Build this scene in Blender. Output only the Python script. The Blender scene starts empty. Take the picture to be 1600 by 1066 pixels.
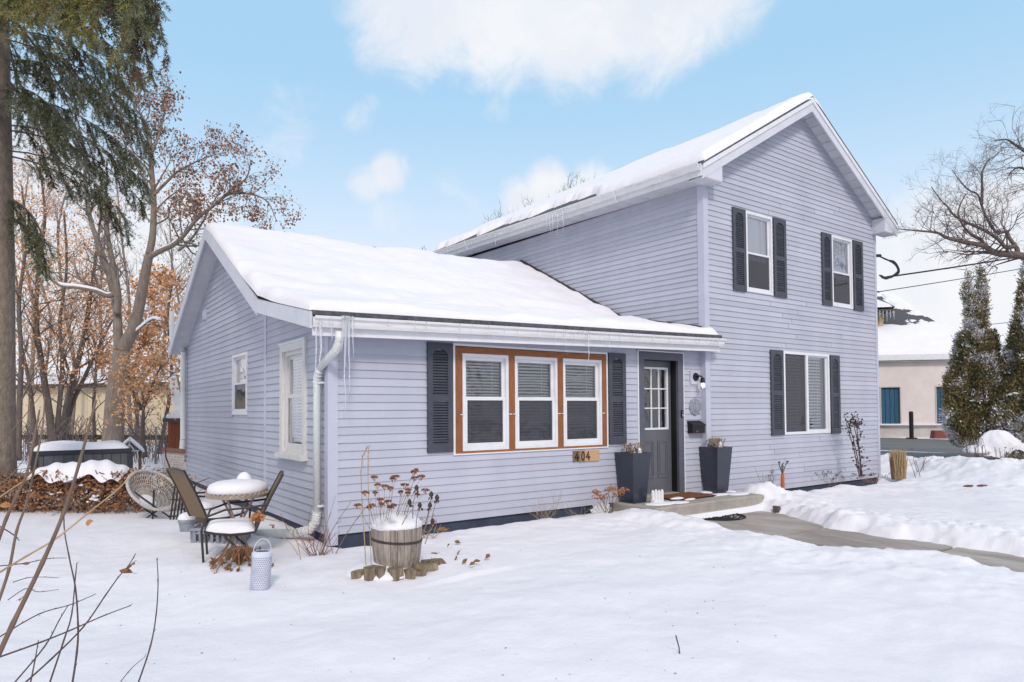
import bpy, math, random
import numpy as np
from mathutils import Vector, Matrix

rnd = random.Random(7)
C = bpy.context.scene.collection
scn = bpy.context.scene

# ---------------------------------------------------------------- camera, sky, sun, exposure
FOC, PCY = 1055.76, 613.6                      # focal length and principal row for a 1600 px wide picture
YAW, PITCH, ROLL = 0.62066, 0.02656, -0.006726
CAM = Vector((-2.837, -7.629, 1.53))
_f = Vector((math.sin(YAW)*math.cos(PITCH), math.cos(YAW)*math.cos(PITCH), math.sin(PITCH)))
_r0 = Vector((math.cos(YAW), -math.sin(YAW), 0)); _u0 = _r0.cross(_f)
_r = _r0*math.cos(ROLL) + _u0*math.sin(ROLL); _u = -_r0*math.sin(ROLL) + _u0*math.cos(ROLL)
camd = bpy.data.cameras.new('camera'); cam = bpy.data.objects.new('camera', camd); C.objects.link(cam)
camd.sensor_width = 36; camd.lens = FOC/1600*36; camd.shift_y = (PCY-533)/1600
camd.clip_start = 0.05; camd.clip_end = 2000
cam.matrix_world = Matrix(((_r.x, _u.x, -_f.x, CAM.x), (_r.y, _u.y, -_f.y, CAM.y), (_r.z, _u.z, -_f.z, CAM.z), (0, 0, 0, 1)))
scn.camera = cam

def sight(u, v):
    """direction of sight through a point of the 1600 px wide photograph (length 1 along the view axis)"""
    return _f + _r*((u-800)/FOC) - _u*((v-PCY)/FOC)
def at(u, v, d):
    return CAM + sight(u, v)*d

SUN = Vector((-0.42, -0.90, 0.76)).normalized()
sl = bpy.data.lights.new('sun', 'SUN'); sl.energy = 1.75; sl.angle = math.radians(10); sl.color = (1, .90, .82)
so = bpy.data.objects.new('sun', sl); C.objects.link(so)
so.rotation_euler = SUN.to_track_quat('Z', 'Y').to_euler()

world = bpy.data.worlds.new('World'); scn.world = world; world.use_nodes = True
wn, wl = world.node_tree.nodes, world.node_tree.links
wn.clear()
def N(nodes, typ, **kw):
    n = nodes.new(typ)
    for k, v in kw.items(): setattr(n, k, v)
    return n
def build_world():
    out = N(wn, 'ShaderNodeOutputWorld'); bg = N(wn, 'ShaderNodeBackground'); bg.inputs['Strength'].default_value = 0.1
    sky = N(wn, 'ShaderNodeTexSky', sky_type='NISHITA'); sky.sun_disc = False
    sky.sun_elevation = math.asin(SUN.z); sky.sun_rotation = math.atan2(SUN.x, SUN.y)
    sky.air_density = 1.0; sky.dust_density = 1.5; sky.ozone_density = 2.0
    tc = N(wn, 'ShaderNodeTexCoord')
    def m(op, a, b=None, c=None):
        n = N(wn, 'ShaderNodeMath', operation=op)
        for i, x in enumerate((a, b, c)):
            if x is None: continue
            if isinstance(x, (int, float)): n.inputs[i].default_value = x
            else: wl.new(x, n.inputs[i])
        return n.outputs[0]
    def noise(scale, detail, rough=.55, dist=0.0):
        n = N(wn, 'ShaderNodeTexNoise'); wl.new(tc.outputs['Generated'], n.inputs['Vector'])
        n.inputs['Scale'].default_value = scale; n.inputs['Detail'].default_value = detail
        n.inputs['Roughness'].default_value = rough; n.inputs['Distortion'].default_value = dist
        return n.outputs['Fac']
    def sm(x, lo, hi):
        n = N(wn, 'ShaderNodeMapRange', interpolation_type='SMOOTHSTEP'); wl.new(x, n.inputs[0])
        n.inputs[1].default_value = lo; n.inputs[2].default_value = hi
        return n.outputs[0]
    sep = N(wn, 'ShaderNodeSeparateXYZ'); wl.new(tc.outputs['Generated'], sep.inputs[0])
    # banks of cloud: (u, v, angular radius in degrees, weight)
    blobs = [(660, 5, 7.5, 1), (790, 20, 7, 1), (900, 45, 6.5, 1), (1010, 20, 7, .95), (1110, -20, 6, .8), (600, 60, 4, .7),
             (607, 270, 2.4, .85), (575, 283, 2.4, .6), (612, 332, 2.6, .46), (440, 165, 2.6, .42), (480, 155, 2.4, .44), (462, 195, 2.8, .42), (452, 225, 2.4, .40), (430, 250, 3.2, .36), (572, 160, 1.8, .42), (560, 185, 2.0, .42), (720, 310, 4, .34),
             (792, 125, 2.2, .46), (780, 165, 2.4, .38), (855, 292, 3.0, .9), (815, 312, 2.8, .8), (920, 290, 2.8, .7), (750, 320, 2.4, .4),
             (1480, 425, 8, .95), (1600, 400, 8, .95), (1380, 440, 6, .8), (1560, 330, 4, .55), (300, 330, 4, .45), (110, 430, 13, .95), (270, 360, 8, .6), (40, 290, 9, .7),
             (-400, 100, 10, .8), (-700, 330, 12, .8), (2100, 200, 12, .8), (2500, 60, 10, .8)]
    w = None
    for u, v, r, g in blobs:
        d = sight(u, v).normalized()
        vm = N(wn, 'ShaderNodeVectorMath', operation='DOT_PRODUCT'); wl.new(tc.outputs['Generated'], vm.inputs[0]); vm.inputs[1].default_value = d
        mr = N(wn, 'ShaderNodeMapRange'); wl.new(vm.outputs['Value'], mr.inputs[0])
        mr.inputs[1].default_value = math.cos(math.radians(r)); mr.inputs[2].default_value = math.cos(math.radians(r*.25)); mr.inputs[4].default_value = g
        w = mr.outputs[0] if w is None else m('SMOOTH_MAX', w, mr.outputs[0], .12)
    n1 = noise(11, 9, .66, .6); n2 = noise(2.2, 5, .5)
    rest = m('MULTIPLY', sm(n2, .36, .58), .95)                      # heavier cloud added over the unseen sky, for less blue light
    back = N(wn, 'ShaderNodeVectorMath', operation='DOT_PRODUCT'); wl.new(tc.outputs['Generated'], back.inputs[0]); back.inputs[1].default_value = _f
    rest = m('MULTIPLY', rest, sm(m('MULTIPLY', back.outputs['Value'], -1), -.62, -.45))
    w = m('MAXIMUM', w, rest)
    dens = m('ADD', w, m('MULTIPLY', m('SUBTRACT', n1, .5), 1.15))
    mask = sm(dens, .26, .92)
    mask = m('MULTIPLY', mask, .92)
    low = m('SUBTRACT', 1, sm(sep.outputs['Z'], .06, .46))
    low = m('MULTIPLY', low, .9)
    # pale winter haze over the blue
    hz = N(wn, 'ShaderNodeMixRGB'); hz.inputs[0].default_value = .75
    wl.new(sky.outputs[0], hz.inputs[1]); hz.inputs[2].default_value = (4.5, 7.3, 9.8, 1)
    h2 = N(wn, 'ShaderNodeMixRGB'); wl.new(low, h2.inputs[0]); wl.new(hz.outputs[0], h2.inputs[1]); h2.inputs[2].default_value = (8.6, 8.7, 9.3, 1)
    cc = N(wn, 'ShaderNodeMixRGB'); wl.new(sm(noise(7, 8, .6, .4), .34, .66), cc.inputs[0]); cc.inputs[1].default_value = (7.5, 7.8, 8.5, 1); cc.inputs[2].default_value = (8.6, 8.6, 8.7, 1)
    cl = N(wn, 'ShaderNodeMixRGB'); wl.new(mask, cl.inputs[0]); wl.new(h2.outputs[0], cl.inputs[1]); wl.new(cc.outputs[0], cl.inputs[2])
    wl.new(cl.outputs[0], bg.inputs['Color']); wl.new(bg.outputs[0], out.inputs[0])
build_world()
scn.view_settings.view_transform = 'Standard'; scn.view_settings.look = 'None'
scn.view_settings.exposure = 0.15; scn.view_settings.gamma = 1.0; scn.view_settings.use_curve_mapping = False
scn.cycles.max_bounces = 8; scn.cycles.transparent_max_bounces = 24

# ---------------------------------------------------------------- materials
M = {}
def mat(name, col, rough=.6, col2=None, scale=6.0, contrast=(.35, .65), stretch=(1, 1, 1), bump=0.0, bscale=40.0, bstretch=None, objvar=0.0,
        spec=.3, metal=0.0, detail=5, wave=None):
    m = bpy.data.materials.new(name); m.use_nodes = True; nt = m.node_tree; n, l = nt.nodes, nt.links
    p = n['Principled BSDF']; p.inputs['Roughness'].default_value = rough; p.inputs['Specular IOR Level'].default_value = spec; p.inputs['Metallic'].default_value = metal
    tc = n.new('ShaderNodeTexCoord')
    def coords(st):
        mp = n.new('ShaderNodeMapping'); mp.inputs['Scale'].default_value = st; l.new(tc.outputs['Object'], mp.inputs[0]); return mp.outputs[0]
    c = None
    if col2 is not None:
        nz = n.new('ShaderNodeTexNoise'); l.new(coords(stretch), nz.inputs['Vector']); nz.inputs['Scale'].default_value = scale; nz.inputs['Detail'].default_value = detail; nz.inputs['Roughness'].default_value = .62
        mr = n.new('ShaderNodeMapRange'); l.new(nz.outputs['Fac'], mr.inputs[0]); mr.inputs[1].default_value, mr.inputs[2].default_value = contrast
        mx = n.new('ShaderNodeMixRGB'); l.new(mr.outputs[0], mx.inputs[0]); mx.inputs[1].default_value = (*col, 1); mx.inputs[2].default_value = (*col2, 1); c = mx.outputs[0]
    if objvar:
        oi = n.new('ShaderNodeObjectInfo'); mr = n.new('ShaderNodeMapRange'); l.new(oi.outputs['Random'], mr.inputs[0]); mr.inputs[3].default_value = 1-objvar; mr.inputs[4].default_value = 1+objvar
        mx = n.new('ShaderNodeMixRGB'); mx.blend_type = 'MULTIPLY'; mx.inputs[0].default_value = 1; l.new(mr.outputs[0], mx.inputs[2])
        if c is None: mx.inputs[1].default_value = (*col, 1)
        else: l.new(c, mx.inputs[1])
        c = mx.outputs[0]
    if c is None: p.inputs['Base Color'].default_value = (*col, 1)
    else: l.new(c, p.inputs['Base Color'])
    if bump:
        nz = n.new('ShaderNodeTexNoise'); l.new(coords(bstretch or stretch), nz.inputs['Vector']); nz.inputs['Scale'].default_value = bscale; nz.inputs['Detail'].default_value = 4
        b = n.new('ShaderNodeBump'); b.inputs['Strength'].default_value = min(1, bump); b.inputs['Distance'].default_value = .02; l.new(nz.outputs['Fac'], b.inputs['Height']); l.new(b.outputs[0], p.inputs['Normal'])
    M[name] = m; return m

mat('siding', (.40, .409, .485), .55, (.465, .472, .548), 1.6, contrast=(.3, .75), stretch=(1, 1, .45), objvar=.06, bump=.10, bscale=18, bstretch=(1, 1, 14), spec=.25)
mat('corner_trim', (.45, .46, .56), .5, (.49, .50, .60), 3, spec=.3)
mat('white_trim', (.70, .70, .73), .45, (.60, .60, .62), 5, contrast=(.45, .8), spec=.35)
mat('rake', (.55, .555, .62), .5, (.61, .615, .675), 3, spec=.3)
mat('soffit', (.60, .60, .64), .6, (.52, .52, .56), 4, objvar=.04)
mat('gutter', (.72, .71, .72), .4, (.50, .47, .44), 3.5, contrast=(.52, .85), stretch=(1, 1, 6), spec=.4)
mat('pipe_white', (.70, .71, .70), .4, (.60, .60, .58), 8, contrast=(.5, .8), spec=.4)
mat('shutter', (.046, .050, .068), .45, (.062, .066, .086), 9, spec=.35)
mat('wood_trim', (.30, .115, .045), .55, (.20, .070, .028), 5, contrast=(.35, .7), stretch=(6, 6, 1.2), bump=.2, bscale=20, objvar=.1)
mat('wood_trim_flat', (.30, .115, .045), .55, (.20, .070, .028), 5, contrast=(.35, .7), stretch=(1.2, 6, 7), bump=.2, bscale=20, objvar=.1)
mat('door', (.105, .108, .128), .42, (.12, .123, .145), 6, spec=.4)
mat('door_trim', (.085, .090, .118), .5, (.10, .105, .135), 6, spec=.35)
mat('foundation', (.030, .040, .066), .7, (.048, .060, .092), 5, bump=.3, bscale=25)
mat('shingle', (.060, .060, .068), .85, (.12, .12, .135), 14, bump=.5, bscale=50)
mat('sheathing', (.30, .31, .40), .8)
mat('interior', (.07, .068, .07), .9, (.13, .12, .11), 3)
mat('blind', (.86, .86, .87), .5)
mat('curtain', (.82, .82, .86), .8, (.74, .75, .81), 2, stretch=(9, 9, .4))
mat('old_wood', (.62, .61, .60), .6, (.40, .37, .34), 7, contrast=(.55, .8), stretch=(4, 4, 1), bump=.25, bscale=30)
mat('concrete', (.40, .365, .325), .85, (.30, .275, .25), 4, bump=.4, bscale=60, spec=.2)
mat('concrete_wet', (.275, .232, .205), .62, (.42, .375, .335), 3.0, contrast=(.36, .62), stretch=(1, .35, 1), bump=.35, bscale=70, spec=.3, objvar=.08)
mat('joint', (.05, .045, .04), .9)
mat('black', (.012, .012, .014), .5)
mat('black_gloss', (.010, .011, .014), .12, spec=.5)
mat('planter', (.030, .036, .056), .18, (.045, .052, .075), 30, contrast=(.55, .75), bump=.05, bscale=200, spec=.5)
mat('metal_dark', (.04, .035, .035), .45, (.07, .06, .055), 12, spec=.5)

def snow_material():
    m = bpy.data.materials.new('snow'); m.use_nodes = True; n, l = m.node_tree.nodes, m.node_tree.links
    p = n['Principled BSDF']; p.inputs['Roughness'].default_value = .75; p.inputs['Specular IOR Level'].default_value = .2
    tc = n.new('ShaderNodeTexCoord')
    a = n.new('ShaderNodeTexNoise'); l.new(tc.outputs['Object'], a.inputs['Vector']); a.inputs['Scale'].default_value = 1.4; a.inputs['Detail'].default_value = 6
    mx = n.new('ShaderNodeMixRGB'); l.new(a.outputs['Fac'], mx.inputs[0]); mx.inputs[1].default_value = (.735, .712, .752, 1); mx.inputs[2].default_value = (.82, .793, .828, 1); l.new(mx.outputs[0], p.inputs['Base Color'])
    b1 = n.new('ShaderNodeTexNoise'); l.new(tc.outputs['Object'], b1.inputs['Vector']); b1.inputs['Scale'].default_value = 6; b1.inputs['Detail'].default_value = 9; b1.inputs['Roughness'].default_value = .65
    bp = n.new('ShaderNodeBump'); bp.inputs['Strength'].default_value = .5; bp.inputs['Distance'].default_value = .03; l.new(b1.outputs['Fac'], bp.inputs['Height']); l.new(bp.outputs[0], p.inputs['Normal'])
    M['snow'] = m
snow_material()
def glass_material(name, tint, refl=1.0, veil=0.0, veilcol=(.03, .03, .035)):
    m = bpy.data.materials.new(name); m.use_nodes = True; n, l = m.node_tree.nodes, m.node_tree.links; n.clear()
    o = n.new('ShaderNodeOutputMaterial'); t = n.new('ShaderNodeBsdfTransparent'); t.inputs[0].default_value = (*tint, 1)
    g = n.new('ShaderNodeBsdfGlossy'); g.inputs['Roughness'].default_value = .02; g.inputs[0].default_value = (.95, .95, 1, 1)
    fr = n.new('ShaderNodeFresnel'); fr.inputs[0].default_value = 1.55
    tc = n.new('ShaderNodeTexCoord'); nz = n.new('ShaderNodeTexNoise'); nz.inputs['Scale'].default_value = 2.5; l.new(tc.outputs['Object'], nz.inputs['Vector'])
    bp = n.new('ShaderNodeBump'); bp.inputs['Strength'].default_value = .12; bp.inputs['Distance'].default_value = .05; l.new(nz.outputs['Fac'], bp.inputs['Height']); l.new(bp.outputs[0], g.inputs['Normal'])
    mu = n.new('ShaderNodeMath'); mu.operation = 'MULTIPLY'; mu.use_clamp = True; mu.inputs[1].default_value = refl; l.new(fr.outputs[0], mu.inputs[0])
    mx = n.new('ShaderNodeMixShader'); l.new(mu.outputs[0], mx.inputs[0]); l.new(t.outputs[0], mx.inputs[1]); l.new(g.outputs[0], mx.inputs[2])
    last = mx.outputs[0]
    if veil:
        d = n.new('ShaderNodeBsdfDiffuse'); d.inputs[0].default_value = (*veilcol, 1)
        m2 = n.new('ShaderNodeMixShader'); m2.inputs[0].default_value = veil; l.new(last, m2.inputs[1]); l.new(d.outputs[0], m2.inputs[2]); last = m2.outputs[0]
    l.new(last, o.inputs[0]); M[name] = m
glass_material('glass', (.94, .95, .96), 2.4)
glass_material('screen', (.5, .5, .52), 1.0, .45, (.10, .10, .115))
def ice_material():
    m = bpy.data.materials.new('ice'); m.use_nodes = True; p = m.node_tree.nodes['Principled BSDF']
    p.inputs['Base Color'].default_value = (.93, .95, 1, 1); p.inputs['Roughness'].default_value = .15; p.inputs['Transmission Weight'].default_value = .75; p.inputs['IOR'].default_value = 1.31
    M['ice'] = m
ice_material()

# ---------------------------------------------------------------- mesh helpers
class MB:
    """collects faces and links them as ONE mesh object"""
    def __init__(s): s.v = []; s.f = []; s.m = []
    def quad(s, *pts, mi=0):
        i = len(s.v); s.v += [tuple(p) for p in pts]; s.f.append(tuple(range(i, i+len(pts)))); s.m.append(mi)
    def hexa(s, p, mi=0):
        """8 corners: 4 of the bottom loop, then 4 of the top loop"""
        i = len(s.v); s.v += [tuple(q) for q in p]
        c = sum((Vector(q) for q in p), Vector())/8
        for f in ((3, 2, 1, 0), (4, 5, 6, 7), (0, 1, 5, 4), (1, 2, 6, 5), (2, 3, 7, 6), (3, 0, 4, 7)):
            a, b, d = Vector(p[f[0]]), Vector(p[f[1]]), Vector(p[f[2]]); n = (b-a).cross(d-a); g = (a+d)/2-c
            s.f.append(tuple(i+k for k in (f if n.dot(g) >= 0 else f[::-1]))); s.m.append(mi)
    def box(s, x0, x1, y0, y1, z0, z1, mi=0):
        s.hexa([(x0, y0, z0), (x1, y0, z0), (x1, y1, z0), (x0, y1, z0), (x0, y0, z1), (x1, y0, z1), (x1, y1, z1), (x0, y1, z1)], mi)
    def bar(s, p, q, w, h, up=(0, 0, 1), mi=0):
        p, q = Vector(p), Vector(q); d = (q-p).normalized(); up = Vector(up)
        if abs(d.dot(up)) > .98: up = Vector((0, 1, 0))
        x = d.cross(up).normalized(); y = x.cross(d).normalized(); x *= w/2; y *= h/2
        s.hexa([p-x-y, p+x-y, p+x+y, p-x+y, q-x-y, q+x-y, q+x+y, q-x+y], mi)
    def tube(s, pts, rad, n=6, mi=0, cap=True):
        pts = [Vector(p) for p in pts]; k = len(pts)
        if isinstance(rad, (int, float)): rad = [rad]*k
        i0 = len(s.v); x = None
        for j, p in enumerate(pts):
            d = (pts[min(j+1, k-1)]-pts[max(j-1, 0)]).normalized()
            if x is None:
                x = d.orthogonal().normalized()
            else:
                x = (x-d*x.dot(d)); x = x.normalized() if x.length > 1e-6 else d.orthogonal().normalized()
            y = d.cross(x)
            for a in range(n):
                t = 2*math.pi*a/n; s.v.append(tuple(p+(x*math.cos(t)+y*math.sin(t))*rad[j]))
        for j in range(k-1):
            for a in range(n):
                b = (a+1) % n; s.f.append((i0+j*n+a, i0+j*n+b, i0+(j+1)*n+b, i0+(j+1)*n+a)); s.m.append(mi)
        if cap and n > 2:
            s.f.append(tuple(i0+a for a in range(n))[::-1]); s.m.append(mi); s.f.append(tuple(i0+(k-1)*n+a for a in range(n))); s.m.append(mi)
    def lathe(s, prof, c=(0, 0, 0), n=24, mi=0, sx=1, sy=1, wob=None):
        i0 = len(s.v); k = len(prof)
        for j, (r, z) in enumerate(prof):
            for a in range(n):
                t = 2*math.pi*a/n; w = wob(t, j) if wob else 1
                s.v.append((c[0]+r*w*sx*math.cos(t), c[1]+r*w*sy*math.sin(t), c[2]+z))
        for j in range(k-1):
            for a in range(n):
                b = (a+1) % n; s.f.append((i0+j*n+a, i0+j*n+b, i0+(j+1)*n+b, i0+(j+1)*n+a)); s.m.append(mi)
        if prof[0][0] > 1e-4: s.f.append(tuple(i0+a for a in range(n))[::-1]); s.m.append(mi)
        if prof[-1][0] > 1e-4: s.f.append(tuple(i0+(k-1)*n+a for a in range(n))); s.m.append(mi)
    def prism(s, poly, off, mi=0):
        """polygon (3D points) extruded by the vector off"""
        n = len(poly); i = len(s.v); off = Vector(off); s.v += [tuple(p) for p in poly]+[tuple(Vector(p)+off) for p in poly]
        s.f.append(tuple(range(i, i+n))[::-1]); s.f.append(tuple(range(i+n, i+2*n))); s.m += [mi, mi]
        for k in range(n): s.f.append((i+k, i+(k+1) % n, i+n+(k+1) % n, i+n+k)); s.m.append(mi)
    def weld(s):
        ids, nv, mp = {}, [], []
        for p in s.v:
            k = (round(p[0], 4), round(p[1], 4), round(p[2], 4))
            if k not in ids: ids[k] = len(nv); nv.append(p)
            mp.append(ids[k])
        fs, ms = [], []
        for f, m in zip(s.f, s.m):
            g = []
            for i in f:
                if mp[i] not in g: g.append(mp[i])
            if len(g) > 2: fs.append(tuple(g)); ms.append(m)
        s.v, s.f, s.m = nv, fs, ms
    def build(s, name, mats, parent=None, smooth=False):
        if smooth: s.weld()
        me = bpy.data.meshes.new(name); me.from_pydata(s.v, [], s.f); me.update()
        for x in (mats if isinstance(mats, (list, tuple)) else [mats]): me.materials.append(M[x] if isinstance(x, str) else x)
        if max(s.m, default=0): me.polygons.foreach_set('material_index', s.m)
        if smooth: me.polygons.foreach_set('use_smooth', [True]*len(s.f))
        o = bpy.data.objects.new(name, me); C.objects.link(o)
        if parent is not None: o.parent = parent; o.matrix_parent_inverse = Matrix.Translation(-parent.location) if parent.type == 'EMPTY' and parent.parent is None else Matrix()
        return o
def tag(o, label=None, cat=None, group=None, kind=None):
    for k, v in (('label', label), ('category', cat), ('group', group), ('kind', kind)):
        if v: o[k] = v
    return o
def empty(name, label, cat, loc=(0, 0, 0), group=None):
    o = bpy.data.objects.new(name, None); C.objects.link(o); o.location = loc; o.empty_display_size = .1
    return tag(o, label, cat, group)
def mesh_obj(name, me, parent=None):
    o = bpy.data.objects.new(name, me); C.objects.link(o)
    if parent is not None: o.parent = parent; o.matrix_parent_inverse = Matrix.Translation(-parent.location) if parent.type == 'EMPTY' and parent.parent is None else Matrix()
    return o
def copy_tree(o, parent=None):
    c = o.copy(); C.objects.link(c)
    if parent is not None: c.parent = parent; c.matrix_parent_inverse = o.matrix_parent_inverse.copy()
    for ch in [x for x in bpy.data.objects if x.parent == o]: copy_tree(ch, c)
    return c

# vectorised value noise
def _h(ix, iy, seed):
    n = (ix.astype(np.int64)*374761393 + iy.astype(np.int64)*668265263 + seed*1442695041) & 0xffffffff
    n = ((n ^ (n >> 13))*1274126177) & 0xffffffff
    return ((n ^ (n >> 16)) & 0xffff)/65535.0
def vnoise(x, y, seed=0):
    ix, iy = np.floor(x), np.floor(y); fx, fy = x-ix, y-iy; fx = fx*fx*fx*(fx*(fx*6-15)+10); fy = fy*fy*fy*(fy*(fy*6-15)+10)
    a, b, c, d = _h(ix, iy, seed), _h(ix+1, iy, seed), _h(ix, iy+1, seed), _h(ix+1, iy+1, seed)
    return (a*(1-fx)+b*fx)*(1-fy)+(c*(1-fx)+d*fx)*fy
def fbm(x, y, oct=4, seed=0, gain=.5):
    x = np.asarray(x, float); y = np.asarray(y, float); t = np.zeros(np.broadcast(x, y).shape); amp, tot = 1.0, 0.0
    for i in range(oct):
        t = t+amp*(vnoise(x*(2**i)+17.3*i, y*(2**i)-9.1*i, seed+i)-.5); tot += amp; amp *= gain
    return t/tot*2
def sstep(x, a, b):
    t = np.clip((np.asarray(x, float)-a)/(b-a), 0, 1); return t*t*(3-2*t)
# ---------------------------------------------------------------- the ground
WALK_Z = -0.13
def ground_z(a, b):
    a = np.asarray(a, float); b = np.asarray(b, float)
    z = .055*fbm(a*.5, b*.5, 3, 3)+.034*fbm(a*1.5, b*1.5, 4, 5)+.006*fbm(a*7, b*7, 3, 6)
    z = z-.03*np.exp(-(((a+.6)*.6-(b+4.2)*.3+.25*np.sin(b*1.3))/.35)**2)*(b < -2.2)
    # shovelled banks along the walk
    w = .10*fbm(a*2.4, b*2.4, 4, 11)+.05*fbm(a*9, b*9, 3, 12)
    aL = 4.80-.15*sstep(-b, 1.2, 3.0)+.32*sstep(-b, 3.2, 4.8)+.05*np.sin(b*2.3); aR = 6.93-.80*sstep(-b, .9, 2.8)+.40*sstep(-b, 4.6, 7)+.05*np.sin(b*3+1)
    front = sstep(-b, .15, .5)
    d = np.maximum(aL-a, a-aR)+w
    d = np.where(b > -.15, 1.0, d)
    lump = .5+.5*fbm(a*3.5, b*3.5, 4, 21)
    bankL = np.exp(-((aL-a-.55)/.5)**2)*(.015+.10*sstep(-b, .3, .9)*(1-sstep(-b, 1.3, 2.4)))
    chunk = np.abs(fbm(a*5.5, b*5.5, 3, 61))
    bankR = np.exp(-((a-aR-.5)/.6)**2)*(.0+.03*lump+.07*chunk)
    near_bank = np.clip(np.exp(-((aL-a-.6)/1.1)**2)+np.exp(-((a-aR-.7)/1.3)**2), 0, 1)
    z = z+front*(bankL+bankR)*(.75+.5*lump)+near_bank*front*(.055*fbm(a*2.6, b*2.6, 5, 31)+.02*chunk+.022*fbm(a*11, b*11, 3, 33))
    z = np.where(d < .3, (WALK_Z-.06)+(z-(WALK_Z-.06))*np.power(sstep(d, -.06, .34), .75), z)
    # under the step and the foot of its riser
    st = sstep(a, 4.75, 5.0)*(1-sstep(a, 7.0, 7.15))*sstep(b, -1.0, -.93)
    z = z*(1-st)-.05*st
    # heap beside the step on the right, bed in front of the gable wall
    z = z+.24*np.exp(-((a-7.4)/.34)**2-((b+.62)/.28)**2)*(.8+.4*lump)+.10*np.exp(-((a-8.2)/.8)**2-((b+.9)/.45)**2)*lump
    gb = sstep(a, 6.9, 7.4)*sstep(b, -2.2, -.5)
    z = z+gb*(.04*lump-.05*sstep(a, 9.5, 12)+.04*fbm(a*3, b*3, 4, 41))-.16*sstep(b, -.75, -.22)*sstep(a, 7.9, 8.6)*(1-sstep(a, 12.4, 12.8))
    z = z-.05*sstep(a, 6.6, 7.6)*(1-sstep(a, 12, 13.5))*sstep(-b, .8, 1.6)
    # low heaps round the barrel and along the front bed
    z = z+.07*np.exp(-((a-.35)/.7)**2-((b+1.35)/.6)**2)+.06*np.exp(-((a-1.35)/.5)**2-((b+1.0)/.35)**2)*lump
    z = z+.05*np.exp(-((b+.45)/.3)**2)*sstep(a, .2, .8)*(1-sstep(a, 4.3, 5.0))*lump
    z = z-.06*sstep(b, -.30, -.05)*sstep(a, .0, .3)*(1-sstep(a, 4.4, 4.8))
    # bank thrown up by the plough along the side street, then the street bed
    pl = 14.55+.25*np.sin(b*.9)+.3*fbm(a*0+1, b*.5, 3, 51)
    z = z+.38*np.exp(-((a-pl)/.85)**2)*sstep(-b, -2.2, -.6)*(.7+.6*lump)+.05*sstep(a, 9, 13)*fbm(a*3.2, b*3.2, 5, 55)
    z = np.where(a > 15.3, z+(-.34-z)*sstep(a+w, 15.3, 16.4)*(1-sstep(a, 36.6, 37.4)), z)
    z = np.where(a > 36.6, z+(-.16-z)*sstep(a, 36.6, 37.4), z)
    return z
def gz(a, b): return float(ground_z(np.array([a]), np.array([b]))[0])

def axis(f0, f1, fine, mid0, mid1, mid, far):
    x = list(np.arange(f0, f1, fine)); s, p = fine, x[0]
    lo = []
    while p > -far:
        s = min(s*1.12, mid) if p > mid0 else s*1.35
        p -= s; lo.append(p)
    s, p, hi = fine, x[-1], []
    while p < far:
        s = min(s*1.12, mid) if p < mid1 else s*1.35
        p += s; hi.append(p)
    return np.array(lo[::-1]+x+hi)
def grid_mesh(name, X, Y, Z, mats, keep=None, smooth=True):
    ny, nx = X.shape; idx = np.arange(nx*ny).reshape(ny, nx)
    q = np.stack([idx[:-1, :-1], idx[:-1, 1:], idx[1:, 1:], idx[1:, :-1]], -1).reshape(-1, 4)
    if keep is not None: q = q[keep.reshape(-1)]
    me = bpy.data.meshes.new(name); me.vertices.add(nx*ny); me.vertices.foreach_set('co', np.stack([X, Y, Z], -1).reshape(-1).astype(np.float32))
    me.loops.add(q.size); me.loops.foreach_set('vertex_index', q.reshape(-1).astype(np.int32)); me.polygons.add(len(q))
    me.polygons.foreach_set('loop_start', np.arange(0, q.size, 4, dtype=np.int32)); me.polygons.foreach_set('loop_total', np.full(len(q), 4, dtype=np.int32))
    me.update(calc_edges=True); me.validate()
    if smooth: me.polygons.foreach_set('use_smooth', np.ones(len(me.polygons), dtype=bool))
    for x in mats: me.materials.append(M[x])
    return mesh_obj(name, me)
ax = axis(-4.5, 16.5, .042, -14, 45, .5, 500); ay = axis(-7.2, 2.2, .042, -14, 30, .5, 500)
GX, GY = np.meshgrid(ax, ay)
tag(grid_mesh('snowy_ground', GX, GY, ground_z(GX, GY), ['snow']), 'snow covered yard with shovelled banks beside the walk', kind='structure')

# side street: worn asphalt with packed snow
mat('asphalt', (.115, .118, .115), .8, (.19, .19, .19), .5, contrast=(.4, .75), stretch=(2.2, .25, 1), bump=.3, bscale=60)
def strip(name, x0, x1, y0, y1, z, m, label):
    mb = MB(); mb.quad((x0, y0, z), (x1, y0, z), (x1, y1, z), (x0, y1, z)); return tag(mb.build(name, m), label, kind='structure')
strip('street', 15.2, 37.3, -90, 120, -.17, 'asphalt', 'bare grey asphalt side street between the house and the pink building')
mb = MB()
for (x, y, sx, sy) in ((21.2, 2.2, .25, 1.5), (27.5, 0.2, .5, 2.4), (25.0, 5.6, .3, 2.0), (30, -4, .6, 3), (19, -3, .3, 3)):
    n = 14; pts = [(x+sx*math.cos(2*math.pi*k/n)*(1+.3*math.sin(k*2.3)), y+sy*math.sin(2*math.pi*k/n)*(1+.25*math.sin(k*1.7+1)), -.166) for k in range(n)]
    mb.quad(*pts)
tag(mb.build('snow_streaks', 'snow'), 'thin strips of packed snow left on the street', kind='stuff')

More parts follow.
